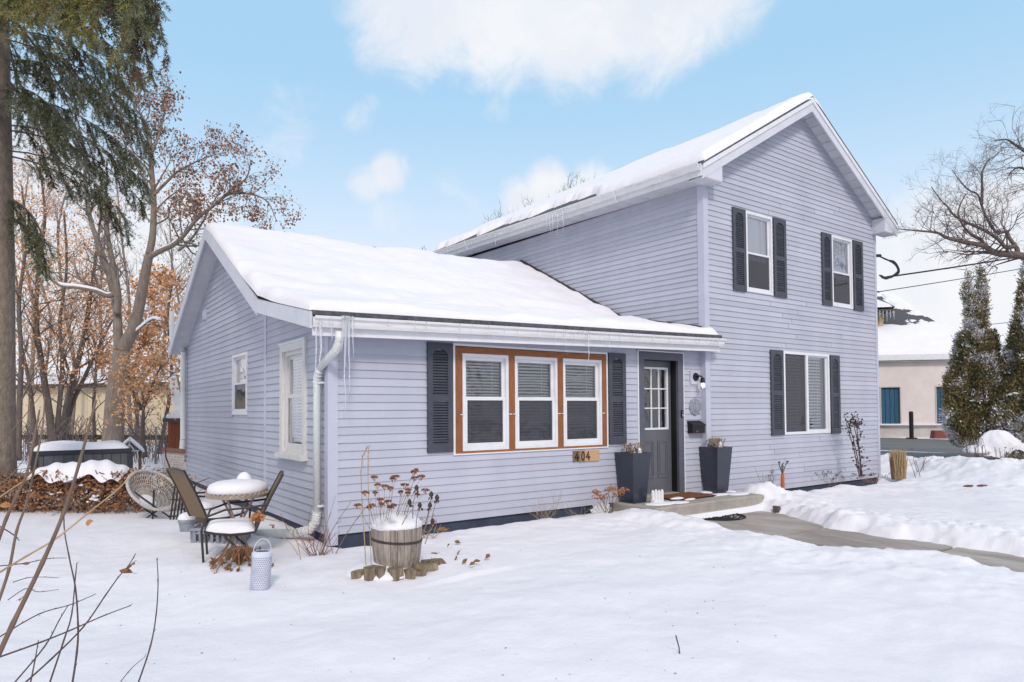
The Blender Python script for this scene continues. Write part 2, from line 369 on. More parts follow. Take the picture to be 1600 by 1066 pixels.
# front walk: concrete slabs with joints
walk = empty('front_walk', 'grey concrete walk of wet slabs shovelled clear of snow', None, (5.85, -4, WALK_Z)); walk['kind'] = 'structure'
mb = MB(); mb.box(5.0, 7.4, -14, -.7, WALK_Z-.12, WALK_Z-.02); mb.build('joint_bed', 'joint', walk)
ys = [-.82, -2.45, -4.10, -5.75, -7.4, -9.05, -10.7]
for i in range(len(ys)-1):
    mb = MB(); y1, y0 = ys[i]-.014, ys[i+1]+.014; e = .014; z = WALK_Z
    mb.hexa([(5.05, y0, z-.1), (7.3 if i == 0 else 6.75, y0, z-.1), (7.3 if i == 0 else 6.75, y1, z-.1), (5.05, y1, z-.1), (5.05+e, y0+e, z), ((7.3 if i == 0 else 6.75)-e, y0+e, z), ((7.3 if i == 0 else 6.75)-e, y1-e, z), (5.05+e, y1-e, z)])
    mb.build('slab', 'concrete_wet', walk)
# doorstep
mb = MB(); z1 = .11; e = .02
mb.hexa([(4.5, -.90, -.3), (7.1, -.90, -.3), (7.1, -.03, -.3), (4.5, -.03, -.3), (4.5, -.90, z1-e), (7.1, -.90, z1-e), (7.1, -.03, z1-e), (4.5, -.03, z1-e)])
mb.hexa([(4.5, -.90, z1-e), (7.1, -.90, z1-e), (7.1, -.03, z1-e), (4.5, -.03, z1-e), (4.5+e, -.90+e, z1), (7.1-e, -.90+e, z1), (7.1-e, -.03, z1), (4.5+e, -.03, z1)])
tag(mb.build('doorstep', 'concrete'), 'low poured concrete step below the grey front door', 'step')
# ---------------------------------------------------------------- the house
house = empty('house', 'lavender sided house with a tall gabled front and a low snowy wing', 'house', (0, 0, 0))
SK = .02                                     # the low wing's roof rises a little towards the tall block
SK2 = .03                                    # and so do the tall block's left eave and siding, towards the back
class Wall:
    """u runs along the wall, z up, d outwards"""
    def __init__(s, side, pos, skew=0.0): s.side, s.pos, s.skew = side, pos, skew
    def p(s, u, z, d=0.0):
        if s.side == 'front': return (u, s.pos-d, z)
        return (s.pos-d, u, z+s.skew*u)
    def face(s, mb, u0, u1, u2, u3, z0, z1, d0, d1, mi=0):
        """trapezoid: bottom edge u0..u1 at z0 and d0, top edge u3..u2 at z1 and d1"""
        q = [s.p(u0, z0, d0), s.p(u1, z0, d0), s.p(u2, z1, d1), s.p(u3, z1, d1)]
        mb.quad(*(q if s.side == 'front' else q[::-1]), mi=mi)
    def box(s, mb, u0, u1, z0, z1, d0, d1, mi=0):
        mb.hexa([s.p(u0, z0, d0), s.p(u1, z0, d0), s.p(u1, z0, d1), s.p(u0, z0, d1), s.p(u0, z1, d0), s.p(u1, z1, d0), s.p(u1, z1, d1), s.p(u0, z1, d1)], mi)
W_low, W_side, W_gab, W_tall, W_front = Wall('front', 0.0), Wall('left', 0.0), Wall('left', 0.0), Wall('left', 6.65, SK2*.6), Wall('front', -.10)
EXPO = .0965
ALL_BOARDS = []
def clad(w, name, u_min, u_max, z0, ztop, openings, split=None, seed=1):
    """courses of siding, each course a board (or several where split is set)"""
    rn = random.Random(seed); sheath = MB()
    boards = []
    z = z0
    while z < ztop-.01:
        zt = min(z+EXPO, ztop); zm = (z+zt)/2
        a0, a1, b0, b1 = u_min(z), u_max(z), u_min(zt), u_max(zt)
        if a1-a0 < .05: break
        segs = [(a0, a1, b1, b0)]
        for (o0, o1, oz0, oz1) in openings:
            if oz0-.02 < zm < oz1+.02:
                new = []
                for (p, q, r, t) in segs:
                    if o1 <= min(p, t) or o0 >= max(q, r): new.append((p, q, r, t)); continue
                    if o0 > p+.02: new.append((p, o0, o0, t))
                    if o1 < q-.02: new.append((o1, q, r, o1))
                segs = new
        cut = []
        for (p, q, r, t) in segs:
            while split and q-p > split*1.25:
                c = p+split*rn.uniform(.35, 1.0); cut.append((p, c-.004, c-.004, t)); p = t = c+.004
            cut.append((p, q, r, t))
        mb = MB()
        for (p, q, r, t) in cut:
            dj = rn.uniform(-.0008, .0008)+.0015*(cut.index((p, q, r, t)) % 2)
            w.face(mb, p, q, r, t, z, zt+.004, .019+dj, .003+dj)
            w.face(mb, p, q, q, p, z-.0005, z, .001, .019+dj)
            if split:
                for uu in (p, q):
                    mb.quad(w.p(uu, z, .019+dj), w.p(uu, z, .0), w.p(uu, zt, .0), w.p(uu, zt, .003+dj))
            boards.append(mb); mb = MB()
            w.face(sheath, p, q, r, t, z, zt, -.006, -.006)
        for (o0, o1, oz0, oz1) in openings:                 # ripped pieces above and below an opening
            if oz0-.02 < zm < oz1+.02:
                lo, hi = (z, oz0) if z < oz0 < zt else (oz1, zt) if z < oz1 < zt else (0, 0)
                if hi-lo > .004: w.face(sheath, o0, o1, o1, o0, lo, hi+.003, .011, .004, 1); w.face(sheath, o0, o1, o1, o0, lo-.0005, lo, .001, .011, 1)
        z = zt
    o = sheath.build(name, ['sheathing', 'siding'], house)
    for b in boards:
        c_ = sum((Vector(p) for p in b.v), Vector())/len(b.v); ln = max((Vector(p)-Vector(b.v[0])).length for p in b.v)
        ALL_BOARDS.append((ln/(c_-CAM).length, b, o))
    return o

TRI = (1.67, 4.40, .97, 2.40); DOOR = (5.09, 6.17, .10, 2.48); SIDEWIN = (.72, 1.76, .98, 2.44); GABWIN = (3.56, 4.50, 1.49, 2.50)
UP1 = (7.82, 8.64, 3.68, 5.17); UP2 = (10.74, 11.56, 3.66, 5.15); LOWIN = (8.94, 10.56, 1.03, 2.64)
# low wing roof line (top of the deck) in the side view: b -> z
LOWP = [(-.34, 2.655), (1.83, 3.09), (5.2, 4.85), (8.95, 2.99)]
def low_z(b):
    for (b0, z0), (b1, z1) in zip(LOWP, LOWP[1:]):
        if b <= b1: return z0+(z1-z0)*(b-b0)/(b1-b0)
    return LOWP[-1][1]
clad(W_low, 'front_wall', lambda z: .10, lambda z: 6.65, .10, 2.56, [TRI, DOOR], split=4.6, seed=4)
def side_top_u0(z):       # where the porch roof's underside leaves the wall
    zz = z+.16; return max(.10, 0 if zz < 2.64 else (zz-2.643)/.2442)
clad(W_side, 'side_wall', side_top_u0, lambda z: 2.50, .10, 2.98, [SIDEWIN], split=9, seed=5)
def gab0(z): return max(2.60, 1.83+(z+.17-3.09)/.5223)
def gab1(z): return min(8.85, 8.95-(z+.17-2.99)/.496)
clad(W_gab, 'gable_wall', gab0, gab1, .10, 4.66, [GABWIN], seed=6)
def tall0(z):             # above the low roof only
    return 0.0
clad(W_tall, 'tall_side_wall', lambda z: .02, lambda z: 9.0, 2.74, 5.46, [], seed=7)
def fr0(z): return max(6.75, 6.30+(z+.16-5.70)/.5917) if z > 5.5 else 6.75
def fr1(z): return min(12.53, 12.96-(z+.16-5.70)/.5917) if z > 5.5 else 12.53
clad(W_front, 'gable_front_wall', fr0, fr1, .0, 7.50, [UP1, UP2, LOWIN], split=4.4, seed=8)

ALL_BOARDS.sort(key=lambda x: -x[0])
rest_mb = MB()
for i_, (_, b, o) in enumerate(ALL_BOARDS):
    if i_ < 296: b.build('siding_board', 'siding', o)
    else: k_ = len(rest_mb.v); rest_mb.v += b.v; rest_mb.f += [tuple(x+k_ for x in f) for f in b.f]; rest_mb.m += b.m
rest_mb.build('short_siding_boards', 'siding', house)['kind'] = 'stuff'
def part(mb, name, m, parent=None, smooth=False): return mb.build(name, m, parent or house, smooth)
# foundation, corner posts
mb = MB(); mb.box(.02, 6.6, .02, .3, -.6, .098); mb.box(.02, .3, .3, 8.8, -.6, .098); mb.box(6.7, 12.585, -.07, .2, -.6, -.022); part(mb, 'foundation', 'foundation')
mb = MB(); mb.box(12.35, 12.53, .205, 9.0, -.5, 5.5); mb.prism([(6.66, 8.9, -.5), (12.5, 8.9, -.5), (12.5, 8.9, 5.6), (9.63, 8.9, 7.4), (6.66, 8.9, 5.6)], (0, .1, 0)); mb.box(.02, 6.6, 8.80, 8.84, -.5, 3.0); part(mb, 'rear_wall', 'siding')
mb = MB(); mb.box(-.022, .10, -.022, .012, -.02, 2.50); mb.box(-.022, .012, .012, .09, -.02, 2.50); part(mb, 'corner_post', 'corner_trim')
mb = MB(); mb.box(-.022, .004, 2.50, 2.60, .08, 2.98); part(mb, 'corner_post', 'corner_trim')
mb = MB(); mb.box(-.016, .01, 8.80, 8.87, .08, 2.90); part(mb, 'corner_post', 'corner_trim')
mb = MB(); mb.box(6.626, 6.75, -.124, -.07, .02, 5.46); mb.box(6.626, 6.66, -.07, .012, .08, 5.46); part(mb, 'corner_post', 'corner_trim')
mb = MB(); mb.box(12.53, 12.61, -.124, 0.0, -.02, 5.46); part(mb, 'corner_post', 'corner_trim')

# --- roofs
def low_pt(a, b, dz=0.0): return Vector((a, b, low_z(b)+SK*a+dz))
mb = MB()
prof = LOWP
for (b0, z0), (b1, z1) in zip(prof, prof[1:]):
    A1 = 6.80 if b1 < 2 else 6.66
    for dz0, dz1 in ((0, -.05),):
        p = [low_pt(-.31, b0, -.05), low_pt(A1, b0, -.05), low_pt(A1, b1, -.05), low_pt(-.31, b1, -.05), low_pt(-.31, b0), low_pt(A1, b0), low_pt(A1, b1), low_pt(-.31, b1)]
        if b1 < 2:      # the porch roof runs on past the tall block's corner only in front of its wall
            q = [low_pt(-.31, -.34, -.05), low_pt(6.80, -.34, -.05), low_pt(6.80, -.12, -.05), low_pt(-.31, -.12, -.05), low_pt(-.31, -.34), low_pt(6.80, -.34), low_pt(6.80, -.12), low_pt(-.31, -.12)]
            mb.hexa(q)
            p = [low_pt(-.31, -.12, -.05), low_pt(6.64, -.12, -.05), low_pt(6.64, b1, -.05), low_pt(-.31, b1, -.05), low_pt(-.31, -.12), low_pt(6.64, -.12), low_pt(6.64, b1), low_pt(-.31, b1)]
        mb.hexa(p)
low_roof = part(mb, 'low_roof', 'shingle')
def rake(pts, x0, x1, hi, lo, name, m, parent):
    """a board along a polyline in the side view, hi..lo below the deck"""
    for (p, q) in zip(pts, pts[1:]):
        mb = MB(); b0, b1 = p, q
        mb.hexa([(x0, b0, low_z(b0)+lo+SK*x0), (x1, b0, low_z(b0)+lo+SK*x1), (x1, b1, low_z(b1)+lo+SK*x1), (x0, b1, low_z(b1)+lo+SK*x0), (x0, b0, low_z(b0)+hi+SK*x0), (x1, b0, low_z(b0)+hi+SK*x1), (x1, b1, low_z(b1)+hi+SK*x1), (x0, b1, low_z(b1)+hi+SK*x0)])
        mb.build(name, m, parent)
rake([-.32, 1.83], -.335, -.305, -.015, -.20, 'rake_board', 'rake', low_roof)
rake([1.832, 5.2], -.335, -.305, -.015, -.235, 'rake_board', 'rake', low_roof)
rake([5.202, 8.97], -.335, -.305, -.015, -.235, 'rake_board', 'rake', low_roof)
rake([-.30, 1.83], -.304, -.002, -.125, -.145, 'rake_soffit', 'soffit', low_roof)
rake([1.833, 5.2], -.304, -.002, -.155, -.175, 'rake_soffit', 'soffit', low_roof)
rake([5.203, 8.9], -.304, -.002, -.155, -.175, 'rake_soffit', 'soffit', low_roof)
mb = MB()                                                    # front eave: fascia and soffit
for (a0, a1) in ((-.30, 6.78),):
    mb.hexa([(a0, -.31, 2.38+SK*a0), (a1, -.31, 2.38+SK*a1), (a1, -.285, 2.38+SK*a1), (a0, -.285, 2.38+SK*a0), (a0, -.31, 2.575+SK*a0), (a1, -.31, 2.575+SK*a1), (a1, -.285, 2.575+SK*a1), (a0, -.285, 2.575+SK*a0)])
mb.build('eave_fascia', 'white_trim', low_roof)
mb = MB()
mb.hexa([(-.016, -.284, 2.40), (6.63, -.284, 2.40+SK*6.7), (6.63, -.001, 2.40+SK*6.7), (-.016, -.001, 2.40), (-.016, -.284, 2.42), (6.63, -.284, 2.42+SK*6.7), (6.63, -.001, 2.42+SK*6.7), (-.016, -.001, 2.42)])
mb.build('eave_soffit', 'corner_trim', low_roof)
# gutters: an ogee trough with a rolled lip
def gutter(p0, p1, out, name, parent):
    """p0,p1 the back top corners, out the horizontal outward direction"""
    p0, p1, out = Vector(p0), Vector(p1), Vector(out); up = Vector((0, 0, 1))
    prof = [(0, 0), (0, -.115), (.062, -.12), (.078, -.085), (.085, -.05), (.112, -.028), (.118, -.004), (.108, .002), (.106, -.008), (.100, -.008), (.075, -.05), (.062, -.108), (.008, -.105), (.008, 0)]
    mb = MB(); ps = [p0+out*x+up*z for x, z in prof]; mb.prism(ps, p1-p0)
    return mb.build(name, 'gutter', parent)
gutter((-.31, -.312, 2.588+SK*-.31), (6.80, -.312, 2.588+SK*6.8), (0, -1, 0), 'gutter', low_roof)
mb = MB(); mb.box(-.33, -.26, 8.96, 9.08, 2.83, 2.95); gt = gutter((-.31, 8.955, 2.945), (6.4, 8.955, 3.05), (0, 1, 0), 'gutter', low_roof)
# flashing where the low roof meets the tall wall
mb = MB()
for (b0, b1) in ((-.05, 1.83), (1.832, 5.2), (5.202, 8.9)):
    mb.hexa([low_pt(6.60, b0, .005)+Vector((0, 0, .0)), low_pt(6.634, b0, .005), low_pt(6.634, b1, .005), low_pt(6.60, b1, .005), low_pt(6.60, b0, .11), low_pt(6.634, b0, .13), low_pt(6.634, b1, .13), low_pt(6.60, b1, .11)])
mb.build('flashing', 'metal_dark', low_roof)

# tall block roof
RA, RZ, EA0, EA1, EZ = 9.63, 7.67, 6.25, 13.01, 5.67
YB = 9.3
mb = MB(); yf = -.42
def tall_slab(mb, a0, z0, a1, z1, y0, y1, t0, t1, sk0, sk1):
    mb.hexa([(a0, y0, z0+t0), (a1, y0, z1+t0), (a1, y1, z1+t0+sk1), (a0, y1, z0+t0+sk0), (a0, y0, z0+t1), (a1, y0, z1+t1), (a1, y1, z1+t1+sk1), (a0, y1, z0+t1+sk0)])
tall_slab(mb, EA0, EZ, RA, RZ, yf, YB, -.05, 0, SK2*YB, 0); tall_slab(mb, RA, RZ, EA1, EZ, yf, YB, -.05, 0, 0, 0)
tall_roof = part(mb, 'tall_roof', 'shingle')
for s in (0, 1):
    e0, e1 = (EA0+.02, RA) if s == 0 else (RA, EA1-.02)
    z0, z1 = (EZ+.012, RZ) if s == 0 else (RZ, EZ+.012)
    mb = MB(); tall_slab(mb, e0, z0, e1, z1, -.405, -.375, -.30, -.055, 0, 0); mb.build('rake_board', 'rake', tall_roof)
    mb = MB(); tall_slab(mb, e0, z0, e1, z1, -.425, -.4055, -.135, -.052, 0, 0); mb.build('rake_trim', 'white_trim', tall_roof)
    # soffit panels under the rake overhang
    sg = (RZ-EZ)/(RA-EA0); n = 15
    for k in range(n):
        t0, t1 = k/n, (k+1)/n
        a0 = RA+(EA1-.35-RA)*t0 if s else RA-(RA-EA0-.35)*t0; a1 = RA+(EA1-.35-RA)*t1 if s else RA-(RA-EA0-.35)*t1
        zz = lambda a: RZ-abs(a-RA)*sg-.185
        g = .006*(1 if a1 > a0 else -1)
        mb = MB(); mb.hexa([(a0+g, -.374, zz(a0+g)-.012), (a1-g, -.374, zz(a1-g)-.012), (a1-g, -.112, zz(a1-g)-.012), (a0+g, -.112, zz(a0+g)-.012), (a0+g, -.374, zz(a0+g)), (a1-g, -.374, zz(a1-g)), (a1-g, -.112, zz(a1-g)), (a0+g, -.112, zz(a0+g))])
        mb.build('soffit_panel', 'soffit', tall_roof)
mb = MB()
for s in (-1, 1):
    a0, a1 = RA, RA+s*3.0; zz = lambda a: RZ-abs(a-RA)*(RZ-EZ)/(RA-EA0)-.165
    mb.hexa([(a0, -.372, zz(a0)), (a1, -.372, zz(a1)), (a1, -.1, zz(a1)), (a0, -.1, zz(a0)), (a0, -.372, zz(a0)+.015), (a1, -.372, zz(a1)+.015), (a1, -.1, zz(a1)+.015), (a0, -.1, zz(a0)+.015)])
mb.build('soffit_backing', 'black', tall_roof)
# boxed cornice returns at the gable's feet
def cornice(a0, a1, atop0, atop1, left):
    mb = MB(); zb = 5.43
    zt = lambda a: RZ-abs(a-RA)*(RZ-EZ)/(RA-EA0)-.29
    mb.prism([(a0, -.398, zb), (a1, -.398, zb), (a1, -.398, zt(a1)+.05), (a0, -.398, zt(a0)+.03)] , (0, .286, 0))
    mb.build('cornice_box', 'rake', tall_roof)
    mb = MB(); mb.box(a0-.0, a1, -.392, -.112, zb-.014, zb-.001); mb.build('cornice_soffit', 'soffit', tall_roof)
cornice(6.27, 6.80, 0, 0, True); cornice(12.46, 12.99, 0, 0, False)
# left eave: fascia, soffit, gutter
mb = MB(); mb.hexa([(6.245, -.39, 5.43), (6.27, -.39, 5.43), (6.27, YB, 5.43+SK2*YB), (6.245, YB, 5.43+SK2*YB), (6.245, -.39, 5.63), (6.27, -.39, 5.63), (6.27, YB, 5.63+SK2*YB), (6.245, YB, 5.63+SK2*YB)]); mb.build('eave_fascia', 'white_trim', tall_roof)
for k in range(23):
    y0, y1 = -.10+k*.4, -.10+(k+1)*.4-.008
    mb = MB(); mb.hexa([(6.272, y0, 5.436+SK2*y0), (6.633, y0, 5.436+SK2*y0), (6.633, y1, 5.436+SK2*y1), (6.272, y1, 5.436+SK2*y1), (6.272, y0, 5.45+SK2*y0), (6.633, y0, 5.45+SK2*y0), (6.633, y1, 5.45+SK2*y1), (6.272, y1, 5.45+SK2*y1)]); mb.build('soffit_panel', 'soffit', tall_roof)
gutter((6.244, -.40, 5.635), (6.244, YB, 5.635+SK2*YB), (-1, 0, 0), 'gutter', tall_roof)
gutter((13.005, -.40, 5.635), (13.005, YB, 5.635), (1, 0, 0), 'gutter', tall_roof)
# gutter straps on the left eave
for y in (1.55, 6.9):
    mb = MB(); z = 5.63+SK2*y; mb.tube([(6.10, y, z+.01), (6.115, y, z-.06), (6.16, y, z-.10), (6.17, y+.02, z-.16), (6.235, y+.02, z-.20)], .012, 5); mb.build('gutter_strap', 'white_trim', tall_roof)

# --- downpipes and vent pipe
mb = MB(); g0 = Vector((-.02, -.37, 2.43))
path = [g0, g0+Vector((0, 0, -.13)), Vector((-.04, -.32, 2.22)), Vector((-.075, .10, 2.04)), Vector((-.08, .17, 1.94)), Vector((-.08, .17, .36)), Vector((-.085, .20, .24)), Vector((-.12, .30, .14)), Vector((-.22, .55, .07)), Vector((-.55, 1.22, -.0))]
mb.tube(path[:2], .045, 12); mb.tube(path[1:4], .046, 12); mb.tube(path[3:6], .045, 12); mb.tube(path[5:9], .048, 12); mb.tube(path[8:], .056, 12)
dp = part(mb, 'downspout', 'pipe_white', smooth=True)
mb = MB()
def rings(p, q, n, r):
    for k in range(n):
        c = Vector(p).lerp(Vector(q), k/(n-1)); d = (Vector(q)-Vector(p)).normalized()*.006; mb.tube([c-d, c+d], r, 12)
rings(path[1]-Vector((0, 0, -.01)), path[2], 6, .051); rings(path[3], path[4]+Vector((0, 0, -.06)), 5, .050); rings(path[5], path[6], 5, .053); rings(path[6], path[7], 4, .053); rings(path[7], path[8], 5, .056)
mb.build('elbow_ribs', 'pipe_white', dp)['kind'] = 'stuff'
mb = MB(); mb.box(-.10, -.005, .10, .125, 1.86, 1.885); mb.box(-.10, -.005, .10, .125, .42, .445); mb.build('pipe_strap', 'pipe_white', dp)
mb = MB(); v = [(-.12, 9.93, 3.92), (-.12, 9.91, 3.28), (-.13, 9.7, 3.10), (-.12, 9.1, 3.03), (-.10, 8.72, 2.98), (-.09, 8.62, 2.86), (-.09, 8.60, .95), (-.10, 8.66, .70), (-.10, 8.72, .42)]
mb.tube(v[:3], .055, 12); mb.tube(v[2:6], .055, 12); mb.tube(v[5:7], .055, 12); mb.tube(v[6:], .058, 12); mb.lathe([(.07, .0), (.16, .02), (.17, .1), (.16, .2), (.12, .22), (.06, .23)], (-.12, 8.74, .22), 16); mb.lathe([(.13, -.3), (.13, .02)], (-.12, 8.74, .22), 14)
part(mb, 'vent_pipe', 'pipe_white', smooth=False)
mb = MB(); W_gab.box(mb, 6.62, 6.84, 3.36, 3.56, .0, .045); W_gab.box(mb, 6.64, 6.82, 3.38, 3.54, .045, .055); part(mb, 'vent_cover', 'corner_trim')

# --- windows
def frame4(w, mb, u0, u1, z0, z1, t, d0, d1, tb=None, mi=0):
    tb = tb or t
    w.box(mb, u0, u0+t, z0, z1, d0, d1, mi); w.box(mb, u1-t, u1, z0, z1, d0, d1, mi); w.box(mb, u0+t, u1-t, z1-t, z1, d0, d1, mi); w.box(mb, u0+t, u1-t, z0, z0+tb, d0, d1, mi)
def pane(w, par, u0, u1, z0, z1, d, m='glass'):
    mb = MB(); w.face(mb, u0, u1, u1, u0, z0, z1, d, d); return mb.build('pane', m, par)
def blinds(w, par, u0, u1, z0, z1, d, pitch=.042, tilt=.012, seed=0, sag=0.0, gaps=()):
    rn = random.Random(seed); mb = MB(); z = z1-.02; k = 0
    w.box(mb, u0, u1, z1-.02, z1+.02, d-.03, d)
    while z > z0+.01:
        s = sag*math.sin(k*.9+seed) if sag else 0
        n = 6
        for j in range(n):
            ua, ub = u0+(u1-u0)*j/n, u0+(u1-u0)*(j+1)/n
            za, zb = z-s*math.sin(math.pi*j/n)*1.0, z-s*math.sin(math.pi*(j+1)/n)
            jt = rn.uniform(-.002, .002)
            q = [w.p(ua, za-tilt+jt, d), w.p(ub, zb-tilt+jt, d), w.p(ub, zb+tilt+jt, d-.022), w.p(ua, za+tilt+jt, d-.022)]
            mb.quad(*(q if w.side == 'front' else q[::-1]))
        z -= pitch; k += 1
    for uu in (u0+.12*(u1-u0), u0+.78*(u1-u0)): w.box(mb, uu-.003, uu+.003, z0, z1, d+.001, d+.004)
    o = mb.build('blind_slats', 'blind', par); o['kind'] = 'stuff'; return o
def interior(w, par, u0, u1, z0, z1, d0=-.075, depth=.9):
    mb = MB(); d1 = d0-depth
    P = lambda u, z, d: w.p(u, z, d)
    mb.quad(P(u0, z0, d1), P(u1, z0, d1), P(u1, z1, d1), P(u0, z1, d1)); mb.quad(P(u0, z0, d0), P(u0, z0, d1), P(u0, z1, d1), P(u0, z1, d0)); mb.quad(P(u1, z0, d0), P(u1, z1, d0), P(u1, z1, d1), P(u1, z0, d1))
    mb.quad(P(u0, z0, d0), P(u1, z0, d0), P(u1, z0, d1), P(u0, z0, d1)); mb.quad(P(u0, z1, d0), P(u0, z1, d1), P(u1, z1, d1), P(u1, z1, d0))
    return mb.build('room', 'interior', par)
def double_hung(w, u0, u1, z0, z1, ft=.05, fm='white_trim', zm=None, d_out=.028, sash=.04, blind=True, screen='screen', seed=0, sag=0.0, parent=None, curtain=False, name='window', rec=.0):
    zm = zm or (z0+z1)/2
    mb = MB(); frame4(w, mb, u0, u1, z0, z1, ft, -.075, d_out); win = mb.build(name, fm, parent or house)
    a, b = u0+ft, u1-ft
    mb = MB(); frame4(w, mb, a, b, zm-.015, z1-ft, sash, -.05, -.02-rec); mb.build('sash', fm, win)
    mb = MB(); frame4(w, mb, a, b, z0+ft, zm+.025, sash, -.018, .010-rec, tb=sash*1.3); mb.build('sash', fm, win)
    pane(w, win, a+sash, b-sash, zm+.02, z1-ft-sash, -.034)
    pane(w, win, a+sash, b-sash, z0+ft+sash*1.3, zm-.015, -.004-rec, screen)
    if blind: blinds(w, win, a+.02, b-.03, z0+ft, z1-ft-.02, -.085, seed=seed, sag=sag)
    if curtain:
        mb = MB(); n = 24
        for j in range(n):
            ua, ub = a+(b-a)*j/n, a+(b-a)*(j+1)/n; w.face(mb, ua, ub, ub, ua, zm-.1, z1-ft, -.062-.004*math.sin(j*1.3)*(j > 14), -.062-.004*math.sin((j+1)*1.3)*(j > 14))
        mb.build('curtain', 'curtain', win)
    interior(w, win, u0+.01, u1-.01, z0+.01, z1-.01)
    return win
# triple window in its stained wooden surround
mb = MB(); frame4(W_low, mb, TRI[0]-.012, TRI[1]+.012, TRI[2]-.018, TRI[3]+.015, .03, .002, .03)
part(mb, 'window_edging', 'white_trim')
trims = [(1.69, 1.795, 1.0, 2.375), (2.545, 2.645, 1.0, 2.29), (3.415, 3.515, 1.0, 2.29), (4.29, 4.38, 1.0, 2.375)]
for (u0, u1, z0, z1) in trims:
    mb = MB(); W_low.box(mb, u0, u1, z0+.001, z1-.001, -.02, .034); part(mb, 'surround_board', 'wood_trim')
for (u0, u1, z0, z1) in ((1.7955, 4.2895, 2.29, 2.375), (1.69, 4.38, .972, .9995)):
    mb = MB(); W_low.box(mb, u0, u1, z0, z1, -.02, .033); part(mb, 'surround_board', 'wood_trim_flat')
for i, (u0, u1) in enumerate(((1.795, 2.545), (2.645, 3.415), (3.515, 4.29))):
    w_ = double_hung(W_low, u0, u1, 1.0, 2.29, ft=.042, zm=1.69, d_out=.026, sash=.045, seed=3+i, sag=(.0, .008, .012)[i])
    mb = MB(); [W_low.box(mb, uu-.022, uu+.022, 1.475, 1.487, .034, .05) for uu in (u0-.015, u1+.015)]; mb.build('sash_clip', 'white_trim', w_)
# old wooden window in the porch side wall
mb = MB(); frame4(W_side, mb, SIDEWIN[0], SIDEWIN[1], SIDEWIN[2], SIDEWIN[3], .10, -.05, .045, tb=.02)
sw = part(mb, 'casing', 'old_wood')
mb = MB(); W_side.box(mb, SIDEWIN[0]-.03, SIDEWIN[1]+.04, SIDEWIN[2]-.06, SIDEWIN[2]+.0, -.02, .10); mb.build('sill', 'old_wood', sw)
mb = MB(); W_side.box(mb, SIDEWIN[0]-.02, SIDEWIN[1]+.02, SIDEWIN[3], SIDEWIN[3]+.02, -.01, .06); mb.build('head_flashing', 'white_trim', sw)
double_hung(W_side, SIDEWIN[0]+.101, SIDEWIN[1]-.101, SIDEWIN[2]+.021, SIDEWIN[3]-.101, ft=.05, fm='old_wood', zm=1.74, d_out=.0, sash=.05, seed=9, screen='glass', rec=.02)
double_hung(W_gab, GABWIN[0], GABWIN[1], GABWIN[2], GABWIN[3], ft=.05, zm=2.0, d_out=.03, sash=.035, blind=False, screen='screen', seed=2)
double_hung(W_front, *UP1, ft=.045, zm=4.40, d_out=.03, sash=.035, blind=False, curtain=True)
double_hung(W_front, *UP2, ft=.045, zm=4.38, d_out=.03, sash=.035, blind=False, curtain=True)
# sliding window
mb = MB(); frame4(W_front, mb, *LOWIN, .05, -.075, .03); W_front.box(mb, 9.715, 9.785, 1.08, 2.59, -.05, .025); slw = part(mb, 'window', 'white_trim')
mb = MB(); frame4(W_front, mb, 9.79, 10.51, 1.08, 2.59, .03, -.045, -.01); mb.build('sash', 'white_trim', slw)
pane(W_front, slw, 8.99, 9.715, 1.08, 2.59, -.005, 'screen'); pane(W_front, slw, 9.82, 10.48, 1.11, 2.56, -.03)
blinds(W_front, slw, 9.0, 9.70, 1.10, 2.56, -.085, pitch=.062, tilt=.016, seed=12); blinds(W_front, slw, 9.80, 10.42, 1.10, 2.56, -.085, pitch=.062, tilt=.018, seed=13)
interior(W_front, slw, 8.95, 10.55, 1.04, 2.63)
mb = MB(); W_front.box(mb, 10.15, 10.43, 1.10, 1.62, -.40, -.36); mb.build('picture', 'wood_trim', slw)

# --- louvred shutters
def shutter(w, u0, u1, z0, z1):
    mb = MB(); st, d1 = .075, .045
    zm = z0+(z1-z0)*.49
    w.box(mb, u0, u0+st, z0, z1, .012, d1); w.box(mb, u1-st, u1, z0, z1, .012, d1)
    w.box(mb, u0+st, u1-st, z0, z0+.10, .012, d1); w.box(mb, u0+st, u1-st, zm-.04, zm+.04, .012, d1)
    # arched head rail
    n = 10; a, b = u0+st, u1-st
    for k in range(n):
        ua, ub = a+(b-a)*k/n, a+(b-a)*(k+1)/n; arc = lambda u: z1-.145+.065*math.sin(math.pi*min(1, max(0, (u-a)/(b-a))))**.6
        q0, q1 = arc(ua), arc(ub)
        mb.hexa([w.p(ua, q0, .012), w.p(ub, q1, .012), w.p(ub, q1, d1), w.p(ua, q0, d1), w.p(ua, z1, .012), w.p(ub, z1, .012), w.p(ub, z1, d1), w.p(ua, z1, d1)])
    w.box(mb, a, b, z0+.10, z1-.08, .0125, .016)
    sh = mb.build('shutter', 'shutter', house)
    mb = MB()
    for (s0, s1) in ((z0+.10, zm-.04), (zm+.04, z1-.10)):
        k = int((s1-s0)/.034); p = (s1-s0)/k
        for j in range(k):
            z = s0+j*p; mb.hexa([w.p(a, z, .017), w.p(b, z, .017), w.p(b, z, d1-.004), w.p(a, z, d1-.004), w.p(a, z+p*.95, .017), w.p(b, z+p*.95, .017), w.p(b, z+p*.45, d1-.010), w.p(a, z+p*.45, d1-.010)])
    o = mb.build('louvre_slats', 'shutter', sh); o['kind'] = 'stuff'
shutter(W_low, 1.275, 1.645, 1.0, 2.405); shutter(W_low, 4.425, 4.79, 1.005, 2.41)
shutter(W_front, 7.425, 7.80, 3.665, 5.17); shutter(W_front, 8.67, 9.075, 3.665, 5.18)
